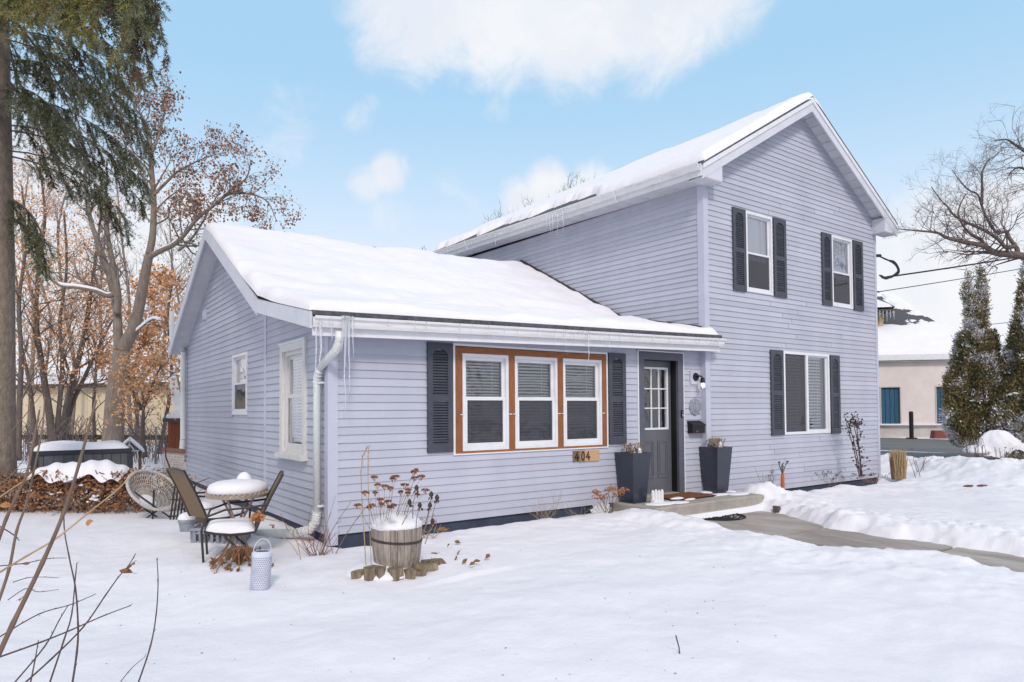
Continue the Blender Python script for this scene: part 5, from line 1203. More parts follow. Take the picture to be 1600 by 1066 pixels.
tag(mb.build('snow_clumps', 'snow', None, True), 'small clumps of snow caught in the vine hedge', 'snow', kind='stuff')
# hot tub
mat('tub_side', (.085, .085, .095), .6, (.11, .11, .12), 8, stretch=(3, 3, 1), objvar=.12); mat('tub_rim', (.035, .038, .05), .5)
q0, q1 = at(52, 740, 13.3), at(203, 740, 14.25); q0.z = q1.z = 0; td = (q1-q0); TL = td.length; td.normalize(); tn = Vector((-td.y, td.x, 0)); tn = tn if tn.dot(_f) > 0 else -tn; TH = .78
ht = empty('hot_tub', 'grey panelled hot tub with a snow covered lid in the back yard', 'hot tub', q0)
for face_, (s, d, n_, L_) in enumerate(((q0, td, 10, TL), (q1, tn, 10, TL))):
    for k in range(n_):
        mb = MB(); a, b = s+d*(L_*(k+.03)/n_), s+d*(L_*(k+.97)/n_); nn = Vector((d.y, -d.x, 0))*.02; mb.hexa([a, b, b-nn, a-nn, a+Vector((0, 0, TH-.08)), b+Vector((0, 0, TH-.08)), b-nn+Vector((0, 0, TH-.08)), a-nn+Vector((0, 0, TH-.08))]); mb.build('side_panel', 'tub_side', ht)
mb = MB(); e = .03; A = q0-td*e-tn*e; B = q1+td*e-tn*e; Cc = q1+td*e+tn*(TL+e); D = q0-td*e+tn*(TL+e); mb.hexa([p+Vector((0, 0, TH-.075)) for p in (A, B, Cc, D)]+[p+Vector((0, 0, TH+.01)) for p in (A, B, Cc, D)])
mb.hexa([q0+td*.03+tn*.03, q1-td*.03+tn*.03, q1-td*.03+tn*(TL-.03), q0+td*.03+tn*(TL-.03)]+[p+Vector((0, 0, TH-.09)) for p in (q0+td*.03+tn*.03, q1-td*.03+tn*.03, q1-td*.03+tn*(TL-.03), q0+td*.03+tn*(TL-.03))]); mb.build('lid', 'tub_rim', ht)
for s in (q0, q1): mb = MB(); p = s-tn*.015; mb.box(p.x-.05, p.x+.05, p.y-.05, p.y+.05, 0, TH-.08); mb.build('corner_trim', 'tub_rim', ht)
mb = MB(); m = 16
def tf(i, j):
    x, y = i/m, j/m; ed = math.sqrt(max(0, (1-abs(2*x-1)**8)*(1-abs(2*y-1)**8))); return q0+td*(TL*x)+tn*(TL*y)+Vector((0, 0, TH+.01+.13*ed*(1+.12*math.sin(x*7)+.1*math.sin(x*11+y*5))))
for i in range(m):
    for j in range(m): mb.quad(tf(i, j), tf(i+1, j), tf(i+1, j+1), tf(i, j+1))
tag(mb.build('snow_cap', 'snow', None, True), 'flat slab of snow on the hot tub lid', 'snow', kind='stuff')
# bird feeder house on a post
mat('blue_grey', (.10, .13, .22), .6); mat('cedar', (.24, .15, .10), .8, (.16, .10, .07), 10, stretch=(4, 4, 1))
c = at(203, 705, 15.8); pz = c.z; bh = empty('bird_feeder', 'small white gabled bird feeder with a blue front behind the hot tub', 'bird feeder', (c.x, c.y, 0)); L = local((c.x, c.y, 0), RX+.42); fy_ = L(0, 1, 0)-L(0, 0, 0)
mb = MB(); mb.prism([L(-.20, -.12, pz), L(.20, -.12, pz), L(.0, -.12, pz+.22)], fy_*.24); mb.build('gable_front', 'blue_grey', bh)
for s in (-1, 1):
    mb = MB(); a, b = L(0, -.17, pz+.25), L(s*.29, -.17, pz-.03); mb.hexa([a, b, b+fy_*.34, a+fy_*.34, a+Vector((0, 0, .03)), b+Vector((0, 0, .03)), b+fy_*.34+Vector((0, 0, .03)), a+fy_*.34+Vector((0, 0, .03))]); mb.build('roof_panel', 'white_paint', bh)
for (x0, z0, x1, z1) in ((-.2, 0, .2, 0), (0, 0, 0, .2), (-.1, .02, .0, .16), (.1, .02, 0, .16)):
    mb = MB(); mb.bar(L(x0, -.135, pz+z0+.01), L(x1, -.135, pz+z1+.01), .022, .02, up=fy_); mb.build('trim', 'white_paint', bh)
mb = MB(); mb.tube([L(.0, 0, -.1), L(0, 0, pz)], .05, 8); mb.tube([L(.20, .1, -.1), L(.20, .1, pz+.02)], .035, 6); mb.build('post', 'cedar', bh)
mb = MB(); m = 8
for s in (-1, 1):
    for i in range(m):
        f = lambda t, w: L(s*.29*t, 0, pz+.285-.28*t)+Vector((0, 0, .055*math.sqrt(max(0, 1-(2*w-1)**4))*math.sqrt(max(0, 1-t**6))))+fy_*(-.17+.34*w)
        for j in range(m): mb.quad(f(i/m, j/m), f((i+1)/m, j/m), f((i+1)/m, (j+1)/m), f(i/m, (j+1)/m))
tag(mb.build('snow_cap', 'snow', None, True), 'snow on the bird feeder roof', 'snow', kind='stuff')
# red brown board cabinet with a snowy board leaning above
mat('red_board', (.23, .065, .025), .65, (.16, .04, .018), 8, stretch=(6, 6, .6), objvar=.15)
s0 = at(262, 725, 18.5); s0.z = 0; sr = Vector((_r.x, _r.y, 0)).normalized(); sf = Vector((_f.x, _f.y, 0)).normalized(); cb = empty('garden_cabinet', 'red brown board cabinet behind the rear corner of the house', 'cabinet', s0); SH = 1.28
for k in range(9): mb = MB(); a = s0+sr*(.095*k); mb.hexa([a, a+sr*.088, a+sr*.088+sf*.02, a+sf*.02]+[p+Vector((0, 0, SH)) for p in (a, a+sr*.088, a+sr*.088+sf*.02, a+sf*.02)]); mb.build('board', 'red_board', cb)
for k in range(6): mb = MB(); a = s0+sf*(.02+.12*k); mb.hexa([a, a+sf*.11, a+sf*.11+sr*.02, a+sr*.02]+[p+Vector((0, 0, SH)) for p in (a, a+sf*.11, a+sf*.11+sr*.02, a+sr*.02)]); mb.build('board', 'red_board', cb)
mb = MB(); a = s0-sr*.1-sf*.1; mb.hexa([a, a+sr*1.05, a+sr*1.05+sf*.9, a+sf*.9]+[p+Vector((0, 0, .10)) for p in (a, a+sr*1.05, a+sr*1.05+sf*.9, a+sf*.9)]); ob = mb.build('roof', 'metal_dark', cb); ob.location.z += SH
snow_heap('heap of snow on the red brown cabinet', s0+sr*.42+sf*.3+Vector((0, 0, SH+.10)), .55, .26, 12, 1.0, .8)
lb = empty('leaning_board', 'yellow edged plank carrying snow, leaning above the red cabinet', 'plank', s0+Vector((0, 0, SH))); pA_, pB_ = at(284, 650, 18.9), at(270, 588, 19.3); ax_ = (pB_-pA_).normalized()
mat('pine_yellow', (.42, .26, .10), .7, (.34, .2, .08), 8)
mb = MB(); mb.bar(pA_, pB_, .28, .05, up=_f*-1+Vector((0, 0, .3))); mb.build('plank', 'pine_yellow', lb)
mb = MB(); off = -_f*.06; mb.bar(pA_+off, pB_+off, .22, .08, up=_f*-1+Vector((0, 0, .3))); o = mb.build('snow_cap', 'snow'); tag(o, 'snow strip on the leaning plank', 'snow', kind='stuff')
# ---------------------------------------------------------------- buildings behind
mat('stucco_pink', (.68, .60, .57), .8, (.62, .54, .51), 1.5, bump=.15, bscale=30); mat('teal', (.018, .075, .13), .5, (.03, .10, .165), 3, stretch=(5, 5, .4), objvar=.15)
mat('siding_cream', (.52, .47, .36), .7, (.46, .41, .31), 2, objvar=.05); mat('wall_tan', (.64, .54, .385), .75, (.57, .47, .33), 1.0, objvar=.05); mat('stucco_base', (.50, .47, .44), .85, (.42, .39, .37), 2)
def frame_from(p, q):
    d = Vector((q.x-p.x, q.y-p.y, 0)); L_ = d.length; d.normalize(); n = Vector((-d.y, d.x, 0)); n = n if n.dot(_f) > 0 else -n
    return d, n, L_
def obox(mb, o, d, n, x0, x1, y0, y1, z0, z1, mi=0):
    P = lambda x, y, z: Vector((o.x, o.y, 0))+d*x+n*y+Vector((0, 0, z)); mb.hexa([P(x0, y0, z0), P(x1, y0, z0), P(x1, y1, z0), P(x0, y1, z0), P(x0, y0, z1), P(x1, y0, z1), P(x1, y1, z1), P(x0, y1, z1)], mi)
# pink stucco building across the street; its long wall runs with the street
p, q = at(1335, 690, 39.5), at(1700, 690, 37.4)
d, n, L_ = frame_from(p, q); o = p
pb = empty('pink_building', 'low pink stucco building with blue shuttered openings across the street', 'building', (p.x, p.y, -.16))
XU = lambda u, depth=38.8: ((at(u, 640, depth)-o).dot(d))
def xu(u):                                   # where the sight line of column u meets the wall
    s = sight(u, 640); s = Vector((s.x, s.y, 0)); c = Vector((CAM.x-o.x, CAM.y-o.y, 0)); det = d.x*(-s.y)+s.x*d.y; return (c.x*(-s.y)+s.x*c.y)/det
ZE = 4.25
ops = [(xu(1377), xu(1406.5), .62, 2.72), (xu(1463.5), xu(1493), .62, 2.72), (xu(1550), xu(1580), .62, 2.72)]
mb = MB(); x = 0
for (a, b, z0, z1) in ops:
    obox(mb, o, d, n, x, a, 0, .3, .62, ZE); obox(mb, o, d, n, a, b, 0, .3, z1, ZE); x = b
obox(mb, o, d, n, x, L_, 0, .3, .62, ZE); obox(mb, o, d, n, 0, .3, .3, 9, 0, ZE); obox(mb, o, d, n, L_-.3, L_, .3, 9, 0, ZE)
mb.build('wall', 'stucco_pink', pb)
mb = MB(); obox(mb, o, d, n, 0, L_, .02, .3, -.3, .53); mb.build('plinth', 'stucco_base', pb)
mb = MB(); obox(mb, o, d, n, 0, L_, -.22, .3, .53, .62); mb.build('ledge', 'white_trim', pb)
mb = MB(); i = 0
for (a, b, z0, z1) in ops:
    k = 4; sh = None
    for j in range(k):
        mb = MB(); w = (b-a)/k; obox(mb, o, d, n, a+w*j+.012, a+w*(j+1)-.012, .10, .14, z0+.01, z1-.01); mb.build('shutter_board', 'teal', pb)
    mb = MB(); obox(mb, o, d, n, a, b, .15, .2, z0, z1); mb.build('opening', 'black', pb)
    mb = MB(); obox(mb, o, d, n, a-.06, a, -.03, .1, z0, z1+.06); obox(mb, o, d, n, b, b+.06, -.03, .1, z0, z1+.06); obox(mb, o, d, n, a, b, -.03, .1, z1, z1+.06); mb.build('opening_trim', 'stucco_base', pb)
mb = MB(); obox(mb, o, d, n, -.3, L_+.3, -.35, .0, ZE-.05, ZE+.35); mb.build('fascia', 'white_trim', pb)
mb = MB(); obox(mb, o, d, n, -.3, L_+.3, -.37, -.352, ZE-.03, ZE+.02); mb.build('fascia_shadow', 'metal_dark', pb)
P3 = lambda x, y, z: Vector((o.x, o.y, 0))+d*x+n*y+Vector((0, 0, z))
RY, RH = 9.0, 10.3; xr = xu(1452); xh = xu(1545)
mb = MB(); mb.quad(P3(-.3, -.3, ZE+.352), P3(xh, -.3, ZE+.352), P3(xr, RY, RH), P3(-.3, RY, RH)); mb.quad(P3(xh, -.3, ZE+.352), P3(xh, RY*2, ZE+.352), P3(xr, RY, RH)); mb.quad(P3(-.3, RY, RH), P3(xr, RY, RH), P3(xh, RY*2, ZE+.352), P3(-.3, RY*2, ZE+.352)); mb.build('roof', 'shingle', pb)
mb = MB(); mb.quad(P3(xh, -.3, ZE+.36), P3(L_+.3, -.3, ZE+.36), P3(L_+.3, 9, ZE+.36), P3(xh, 9, ZE+.36)); mb.build('flat_roof', 'snow', pb)
# its snow, slipped off in patches
nx, ny = 170, 90
Ux, Vy = np.meshgrid(np.linspace(0, 1, nx), np.linspace(0, 1, ny))
xr0 = -.3+(xh+.3)*Ux*(1-Vy)+(xr+.3)*Ux*Vy
X3 = xr0; Y3 = -.32+(RY+.3)*Vy; Z3 = ZE+.352+(RH-ZE-.352)*Vy
nz3 = fbm(X3*.42, Y3*.9, 4, 91)
T3 = .22+.10*nz3
for (u, f, ru, rf) in ((1392, .93, 1.6, .12), (1410, .84, 1.2, .10), (1424, .76, .8, .05), (1440, .66, .6, .03), (1432, .9, .5, .05), (1386, .70, .7, .03), (1448, .56, 1.0, .05), (1400, .66, .8, .04), (1416, .60, .7, .03), (1455, .40, 1.6, .05), (1388, .5, .5, .03), (1462, .47, 1.2, .06), (1405, .55, .6, .03)):
    T3 = T3-.62*np.exp(-((X3-xu(u))/ru)**2-((Vy-f)/rf)**2)*(1+1.3*fbm(X3*1.6, Y3*2.2, 4, 92))
T3 = np.maximum(T3, 0)*edge(Vy, .02)*edge(1.01-Vy, .03)
keep = np.maximum.reduce([T3[:-1, :-1], T3[1:, :-1], T3[:-1, 1:], T3[1:, 1:]]) > .001
XX = o.x+d.x*X3+n.x*Y3; YY = o.y+d.y*X3+n.y*Y3
tag(grid_mesh('roof_snow', XX, YY, Z3+T3-.01, ['snow'], keep), 'patchy snow on the roof of the pink building', 'snow', kind='stuff')
# taller cream gabled wing behind its left end
cbd = empty('cream_building', 'taller cream clapboard building behind the left end of the pink one', 'building', P3(0, 3, 0))
xa, xb = xu(1330), xu(1409); zt_ = 7.45
k = 0; z = ZE
while z < zt_: mb = MB(); obox(mb, o, d, n, xa, xb, 2.6+.01*(k % 2), 2.75, z, min(zt_, z+.21)); mb.build('siding_board', 'siding_cream', cbd); z += .215; k += 1
mb = MB(); obox(mb, o, d, n, xa, xb, 2.76, 9, 0, zt_); mb.build('wall', 'siding_cream', cbd)
mb = MB(); mb.bar(P3(xu(1372), 2.45, ZE+.9), P3(xu(1406), 2.45, zt_-.25), .12, .22, up=n); mb.build('rake_board', 'pine_yellow', cbd)
mb = MB(); obox(mb, o, d, n, xa-.3, xb+.5, 2.0, 2.59, zt_+.0, zt_+.12); mb.build('eave', 'metal_dark', cbd)
mb = MB(); mb.quad(P3(xa-.3, 2.0, zt_+.23), P3(xb+.5, 2.0, zt_+.23), P3(xb+1.0, 8, zt_+2.1), P3(xa-.3, 8, zt_+2.1)); mb.quad(P3(xb+.5, 2.0, zt_+.23), P3(xb+1.0, 8, zt_+.0), P3(xb+1.0, 8, zt_+2.1)); mb.build('roof', 'shingle', cbd)
mb = MB(); mb.hexa([P3(xa-.3, 1.95, zt_+.235), P3(xb+.3, 1.95, zt_+.235), P3(xb+.3, 7, zt_+1.8), P3(xa-.3, 7, zt_+1.8), P3(xa-.3, 1.95, zt_+.45), P3(xb+.2, 2.0, zt_+.40), P3(xb, 7, zt_+2.0), P3(xa-.3, 7, zt_+2.0)]); tag(mb.build('roof_snow', 'snow'), 'snow on the roof of the cream building', 'snow', kind='stuff')
for k in range(16): icicle(cbd, P3(xb+.4-k*.2, 1.98, zt_+.02), rr.uniform(.3, 1.0), .035)
# black guard post before the ledge
gp_ = empty('guard_post', 'black steel guard post standing on the asphalt by the pink wall', 'post', at(1423, 690, 37.5)); c = at(1424.5, 690, 37.2); c.z = -.17
mb = MB(); mb.lathe([(.11, 0), (.11, 1.45), (.09, 1.5), (.001, 1.52)], c, 12); mb.build('pipe', 'black', gp_); mb = MB(); mb.lathe([(.28, 0), (.28, .06), (.12, .07)], c, 12); mb.build('foot', 'black', gp_)
mb = MB(); c = at(1475, 686, 37.0); c.z = -.17; L = local(c, math.atan2(d.y, d.x)); mb.hexa([L(-.6, -.3, 0), L(.6, -.3, 0), L(.6, .3, 0), L(-.6, .3, 0), L(-.55, -.25, .45), L(.55, -.25, .45), L(.55, .25, .45), L(-.55, .25, .45)]); tag(mb.build('brick_planter', 'brick_red'), 'dark red brick planter at the foot of the pink wall', 'planter')
# long tan building behind the back yard
p, q = at(-260, 690, 40), at(420, 690, 33.5); d2, n2, L2 = frame_from(p, q); tb_ = empty('tan_building', 'long low tan panelled building with a snowy roof beyond the back fence', 'building', (p.x, p.y, 0)); o2 = p
TZ = 2.95; w = 1.2; k = 0
while k*w < L2: mb = MB(); obox(mb, o2, d2, n2, k*w+.012, min(L2, (k+1)*w-.012), .0, .1, -.2, TZ); mb.build('wall_panel', 'wall_tan', tb_); k += 1
mb = MB(); obox(mb, o2, d2, n2, 0, L2, .11, 10, -.2, TZ); mb.build('wall', 'sheathing', tb_)
mb = MB(); obox(mb, o2, d2, n2, -.3, L2+.3, -.4, .0, TZ-.05, TZ+.16); mb.build('eave', 'metal_dark', tb_)
P4 = lambda x, y, z: Vector((o2.x, o2.y, 0))+d2*x+n2*y+Vector((0, 0, z))
mb = MB(); mb.hexa([P4(-.3, -.42, TZ+.165), P4(L2+.3, -.42, TZ+.165), P4(L2+.3, 6, TZ+1.1), P4(-.3, 6, TZ+1.1), P4(-.3, -.40, TZ+.40), P4(L2+.3, -.40, TZ+.40), P4(L2+.3, 6, TZ+1.32), P4(-.3, 6, TZ+1.32)]); tag(mb.build('roof_snow', 'snow'), 'snow on the low roof of the long tan building', 'snow', kind='stuff')
# back fence rail
p, q = at(-200, 672, 27), at(262, 672, 24); d5, n5, L5 = frame_from(p, q); bf = empty('rail_fence', 'dark wooden rail fence along the back of the yard', 'fence', (p.x, p.y, 0)); mat('rail_dark', (.05, .038, .032), .85)
P5 = lambda x, z: Vector((p.x, p.y, 0))+d5*x+Vector((0, 0, z))
mb = MB(); mb.bar(P5(0, .66), P5(L5, .66), .06, .18, up=(0, 0, 1)); mb.build('rail', 'rail_dark', bf)
for k in range(7): mb = MB(); mb.bar(P5(L5*k/6, -.2), P5(L5*k/6, .74), .10, .10, up=d5); mb.build('post', 'rail_dark', bf)
# wire fence at the rear of the yard
p, q = at(190, 700, 21.5), at(300, 700, 20.5); d6, n6, L6 = frame_from(p, q); wf = empty('wire_fence', 'sagging wire fence in front of the rear brush', 'fence', (p.x, p.y, 0)); mb = MB()
for z in (.35, .6, .85, 1.05): mb.tube([Vector((p.x, p.y, z))+d6*(L6*k/8)+Vector((0, 0, -.03*math.sin(math.pi*k/8))) for k in range(9)], .006, 3)
k = 0
while k*.11 < L6: mb.tube([Vector((p.x, p.y, -.05))+d6*(k*.11), Vector((p.x, p.y, 1.05))+d6*(k*.11)], .004, 3); k += 1
mb.build('wire_mesh', 'galv', wf)['kind'] = 'stuff'
for k in range(3): mb = MB(); c = Vector((p.x, p.y, -.1))+d6*(L6*k/2); mb.tube([c, c+Vector((0, 0, 1.2))], .03, 6); mb.build('post', 'galv', wf)
# overhead wires from the house corner
mat('cable', (.03, .028, .03), .6)
hk = Vector((12.64, -.12, 4.95))
def wire(name, pts, r, label, cat='cable'):
    mb = MB(); mb.tube(pts, r, 5); return tag(mb.build(name, 'cable', None, True), label, cat)
def sagline(a, b, s, n=16): return [a.lerp(b, k/n)+Vector((0, 0, -s*4*(k/n)*(1-k/n))) for k in range(n+1)]
def catm(ps, n=6):
    out = []
    for i in range(len(ps)-1):
        p0, p1, p2, p3 = ps[max(i-1, 0)], ps[i], ps[i+1], ps[min(i+2, len(ps)-1)]
        for k in range(n):
            t = k/n; out.append(.5*((2*p1)+(p2-p0)*t+(2*p0-5*p1+4*p2-p3)*t*t+(3*p1-p0-3*p2+p3)*t**3))
    return out+[ps[-1]]
e1 = at(1378, 434, 14.0)
wire('service_cable', sagline(e1, at(1900, 340, 24), .12), .018, 'thick black service cable running from the house corner to the street')
wire('telephone_cable', sagline(at(1360, 458, 16.5), at(1900, 360, 26), .10), .011, 'thin black cable below the thick service cable, crossing behind the house corner')
wire('far_cable', sagline(at(1500, 512, 45), at(1900, 462, 45), .10), .02, 'distant thin cable behind the snowy evergreens')
sh_ = empty('cable_anchor', 'dark cable bracket with hanging drip loops at the upper right house corner', 'cable bracket', hk)
mb = MB(); mb.tube([hk+Vector((-.02, 0, 0)), hk+Vector((.12, -.02, .02))], .035, 7); mb.build('bracket', 'cable', sh_)
for k, px in enumerate(([(1372, 399), (1385, 406), (1397, 409), (1404, 419), (1404, 427), (1395, 431), (1378, 434)], [(1372, 400), (1388, 407), (1399, 414), (1403, 424), (1394, 433), (1384, 434), (1376, 430)], [(1374, 430), (1384, 436), (1396, 430), (1403, 424)])):
    mb = MB(); mb.tube(catm([at(u, v, 13.9+.03*i) for i, (u, v) in enumerate(px)]), .016, 5); mb.build('drip_loop', 'cable', sh_, True)
# ---------------------------------------------------------------- trees and shrubs
mat('bark', (.17, .135, .115), .9, (.09, .07, .062), 7, contrast=(.3, .7), stretch=(2.5, 2.5, .6), bump=.7, bscale=14, bstretch=(3, 3, .7))
mat('bark_light', (.26, .21, .175), .9, (.15, .12, .10), 6, contrast=(.3, .7), stretch=(2.5, 2.5, .7), bump=.6, bscale=14, bstretch=(3, 3, .8))
mat('bark_spruce', (.30, .235, .185), .95, (.17, .135, .11), 9, contrast=(.3, .7), stretch=(1.5, 1.5, 1), bump=.8, bscale=16)
mat('twig_dark', (.13, .10, .10), .9); mat('twig_warm', (.21, .155, .13), .9); mat('twig_grey', (.27, .235, .23), .9)
mat('oak_leaf', (.66, .34, .17), .8, (.54, .26, .12), 4); mat('oak_leaf_pale', (.74, .47, .28), .8, (.60, .34, .17), 4); mat('samara', (.30, .155, .105), .85, (.40, .22, .15), 5)
class Tree:
    def __init__(s, seed): s.r = random.Random(seed); s.wood = MB(); s.twig = MB(); s.leaf = MB(); s.tips = []
    def limb(s, pts, r0, r1, n=8, fine=5):
        ps = catm([Vector(p) for p in pts], fine); k = len(ps); s.wood.tube(ps, [r0+(r1-r0)*(i/(k-1)) for i in range(k)], n); return ps, r0, r1
    def sprout(s, line, count, L, spread, levels, up=.15, t0=.15, rt=.45, side=None, tipcount=None, flat=1.0):
        """twigs growing from a limb, levels deep"""
        ps, r0, r1 = line; k = len(ps)-1
        for c in range(count):
            f = t0+(1-t0)*(c+s.r.random())/count; i = min(k-1, int(f*k)); p = ps[i].lerp(ps[i+1], f*k-i); d = (ps[i+1]-ps[i]).normalized()
            q = d.orthogonal().normalized(); q.rotate(Matrix.Rotation(s.r.uniform(0, 6.283), 3, d)); v = (d*s.r.uniform(.35, .8)+q*spread*s.r.uniform(.6, 1)); v.z = v.z*flat+up
            ln = L*s.r.uniform(.55, 1.1)*(1-.45*f); s.grow(p, v.normalized(), ln, max(.003, (r0+(r1-r0)*f)*rt), levels, up)
    def grow(s, p, d, L, r, lev, up):
        n = 4; pts = [p]; dd = d.copy()
        for k in range(n):
            dd = (dd+Vector((s.r.gauss(0, .18), s.r.gauss(0, .18), s.r.gauss(0, .15)+up*.25))).normalized(); pts.append(pts[-1]+dd*L/n)
        mb = s.wood if r > .02 else s.twig
        mb.tube(pts, [r*(1-.75*k/n) for k in range(n+1)], 5 if r > .02 else 3, cap=False)
        if lev > 0:
            for c in range(s.kids):
                f = s.r.uniform(.25, 1); i = min(n-1, int(f*n)); q = pts[i].lerp(pts[i+1], f*n-i); e = dd.orthogonal().normalized(); e.rotate(Matrix.Rotation(s.r.uniform(0, 6.283), 3, dd)); s.grow(q, (dd*.7+e*.75+Vector((0, 0, up))).normalized(), L*s.r.uniform(.4, .65), max(s.minr, r*.5), lev-1, up)
        else: s.tips += pts[2:]
    kids = 3; minr = .003
    def leaves(s, prob, size, spread, n=1, hang=.5, mats=2, pts=None):
        for t in (pts or s.tips):
            if s.r.random() > prob: continue
            for _ in range(n):
                c = t+Vector((s.r.gauss(0, spread), s.r.gauss(0, spread), s.r.gauss(0, spread)-hang*size)); a = Vector((s.r.gauss(0, .6), s.r.gauss(0, .6), -abs(s.r.gauss(0, 1))*hang+s.r.gauss(0, .6)*(1-hang))).normalized(); b = a.orthogonal().normalized(); b.rotate(Matrix.Rotation(s.r.uniform(0, 3.14), 3, a)); z = size*s.r.uniform(.6, 1.2)
                s.leaf.quad(c, c+a*z*.5+b*z*.38, c+a*z, c+a*z*.5-b*z*.38+a.cross(b)*z*.15, mi=s.r.randrange(mats))
    def done(s, name, label, base, bark, twig, leafm=None, group=None, cat='tree'):
        o = empty(name, label, cat, base, group)
        s.wood.build('trunk', bark, o, True)
        if s.twig.v: s.twig.build('twigs', twig, o)['kind'] = 'stuff'
        if s.leaf.v: s.leaf.build('leaves', leafm, o)['kind'] = 'stuff'
        return o
def px(lst, d, dd=0.0): return [at(u, v, d+dd*i) for i, (u, v) in enumerate(lst)]
MP = 20.0
# the maple with samaras behind the low wing
t = Tree(101); t.kids = 3
tr1 = t.limb(px([(174, 722), (178, 660), (182, 600), (190, 548)], MP), .31, .22, 12)
t.limb(px([(190, 548), (203, 525), (213, 500), (225, 438), (233, 398)], MP), .20, .12, 10)
m1 = t.limb(px([(233, 398), (239, 362), (240, 310), (237, 265), (233, 212), (222, 182), (209, 166), (222, 140)], MP, .02), .105, .015)
m2 = t.limb(px([(230, 404), (247, 394), (270, 383), (287, 368), (310, 340), (338, 318), (362, 296), (385, 278), (392, 250)], MP, -.12), .085, .014)
m2b = t.limb(px([(338, 318), (356, 304), (380, 302), (402, 306), (420, 318), (432, 345)], MP-.6, -.05), .05, .01, 6)
m2c = t.limb(px([(287, 385), (280, 391), (300, 372), (318, 345), (334, 315), (350, 290)], MP-.4, .05), .05, .01, 6)
m3 = t.limb(px([(240, 305), (258, 287), (276, 270), (300, 256), (325, 245), (352, 238)], MP, .1), .05, .009, 6)
m4 = t.limb(px([(235, 245), (246, 218), (254, 190), (260, 162), (262, 150)], MP, .1), .045, .008, 6)
m5 = t.limb(px([(242, 330), (262, 310), (280, 296), (292, 280)], MP, .1), .03, .008, 5)
m6 = t.limb(px([(244, 350), (262, 340), (268, 320), (285, 310)], MP, -.1), .03, .008, 5)
m7 = t.limb(px([(284, 372), (300, 395), (312, 400), (322, 430)], MP, -.05), .03, .006, 5)
for l, c, L_, up in ((m1, 26, 1.5, .25), (m2, 26, 1.5, .15), (m2b, 16, 1.1, -.05), (m2c, 14, 1.1, .1), (m3, 20, 1.2, .15), (m4, 14, .9, .25), (m5, 8, .9, .1), (m6, 8, .9, .0), (m7, 8, .9, -.1)): t.sprout(l, c, L_, .9, 2, up, .25)
t.leaves(.8, .085, .09, 2, .85)
s1 = t.limb(px([(186, 560), (184, 510), (182, 480), (174, 440), (166, 416), (152, 375), (142, 345), (135, 300), (132, 250)], MP, .1), .14, .04, 9)
s2 = t.limb(px([(183, 490), (184, 460), (178, 420), (169, 375), (166, 340)], MP, -.1), .11, .055, 8)
dl = t.limb(px([(186, 456), (168, 462), (150, 455), (120, 449), (95, 446), (70, 430)], MP, -.15), .085, .03, 7)
m8 = t.limb(px([(205, 525), (222, 510), (240, 498), (258, 505)], MP, -.1), .05, .02, 6)
for l, c, L_ in ((s1, 16, 1.6), (s2, 9, 1.0), (dl, 7, 1.0), (m8, 6, .8)): t.sprout(l, c, L_, .9, 2, .15, .3)
maple = t.done('maple_tree', 'big forked maple hung with brown seeds behind the low wing', at(174, 722, MP), 'bark_light', 'twig_dark', ['samara', 'leaf_brown'])
# snow lying along its limbs
mb = MB()
for l, a, b in ((dl, .15, .85), (m2, .02, .38), (m8, .0, .9)):
    ps, r0, r1 = l; k = len(ps)-1; seg = ps[int(a*k):int(b*k)+1]; mb.tube([p+Vector((0, 0, (r0+(r1-r0)*.4)*.75)) for p in seg], [.02]+[.055]*(len(seg)-2)+[.015], 6)
tag(mb.build('branch_snow', 'snow', None, True), 'snow lying along the limbs of the big maple', 'snow', kind='stuff')
# oaks that kept their leaves
def thin_tree(seed, stems, d, r, label, leafy, name='oak_tree', sp=9, L_=2.2, lev=2, twig='twig_warm', size=.08, n=4, lm=('oak_leaf', 'oak_leaf_pale'), prob=.5, group='trees behind the back yard', bark='bark', kids=3, up=.2, sprd=.16):
    t = Tree(seed); t.kids = kids; t.minr = .0045*d/20
    for k, st in enumerate(stems):
        l = t.limb(px(st, d+.25*k, .03), r*(1 if k == 0 else .7), r*.22, 7); t.sprout(l, sp, L_, .85, lev, up, .22, .4)
    if leafy: t.leaves(min(1, prob*1.7), size, sprd*1.15, n+2, .55)
    return t.done(name, label, at(*stems[0][0], d), bark, twig, list(lm) if leafy else None, group)
thin_tree(201, [[(84, 712), (76, 640), (66, 575), (56, 500), (60, 430), (70, 340), (62, 260)], [(84, 712), (92, 640), (97, 570), (94, 500), (104, 420), (100, 330)]], 22.5, .13, 'oak with forked dark trunks and clinging brown leaves left of the maple', True, sp=14, L_=2.6, prob=.45)
thin_tree(202, [[(94, 716), (102, 650), (112, 600), (128, 540), (140, 470), (150, 400), (158, 330)], [(100, 700), (110, 640), (134, 585), (160, 530), (176, 500)]], 23.5, .14, 'oak with orange brown leaves and a leaning trunk behind the hot tub', True, sp=14, L_=2.4, prob=.45)
thin_tree(203, [[(28, 720), (30, 640), (33, 560), (30, 470), (40, 380), (34, 290)]], 21.0, .10, 'slender brown leaved oak next to the big spruce trunk', True, sp=16, L_=2.3, prob=.42)
thin_tree(204, [[(58, 716), (52, 650), (44, 590), (30, 520), (26, 440), (14, 360)]], 24.0, .09, 'thin oak leaning left with pale tan leaves', True, sp=14, L_=2.3, prob=.4)
thin_tree(205, [[(212, 706), (214, 650), (208, 600), (216, 550), (236, 500), (244, 450)]], 25.0, .08, 'young oak in orange leaf right of the maple trunk', True, sp=18, L_=1.9, prob=.5, size=.15)
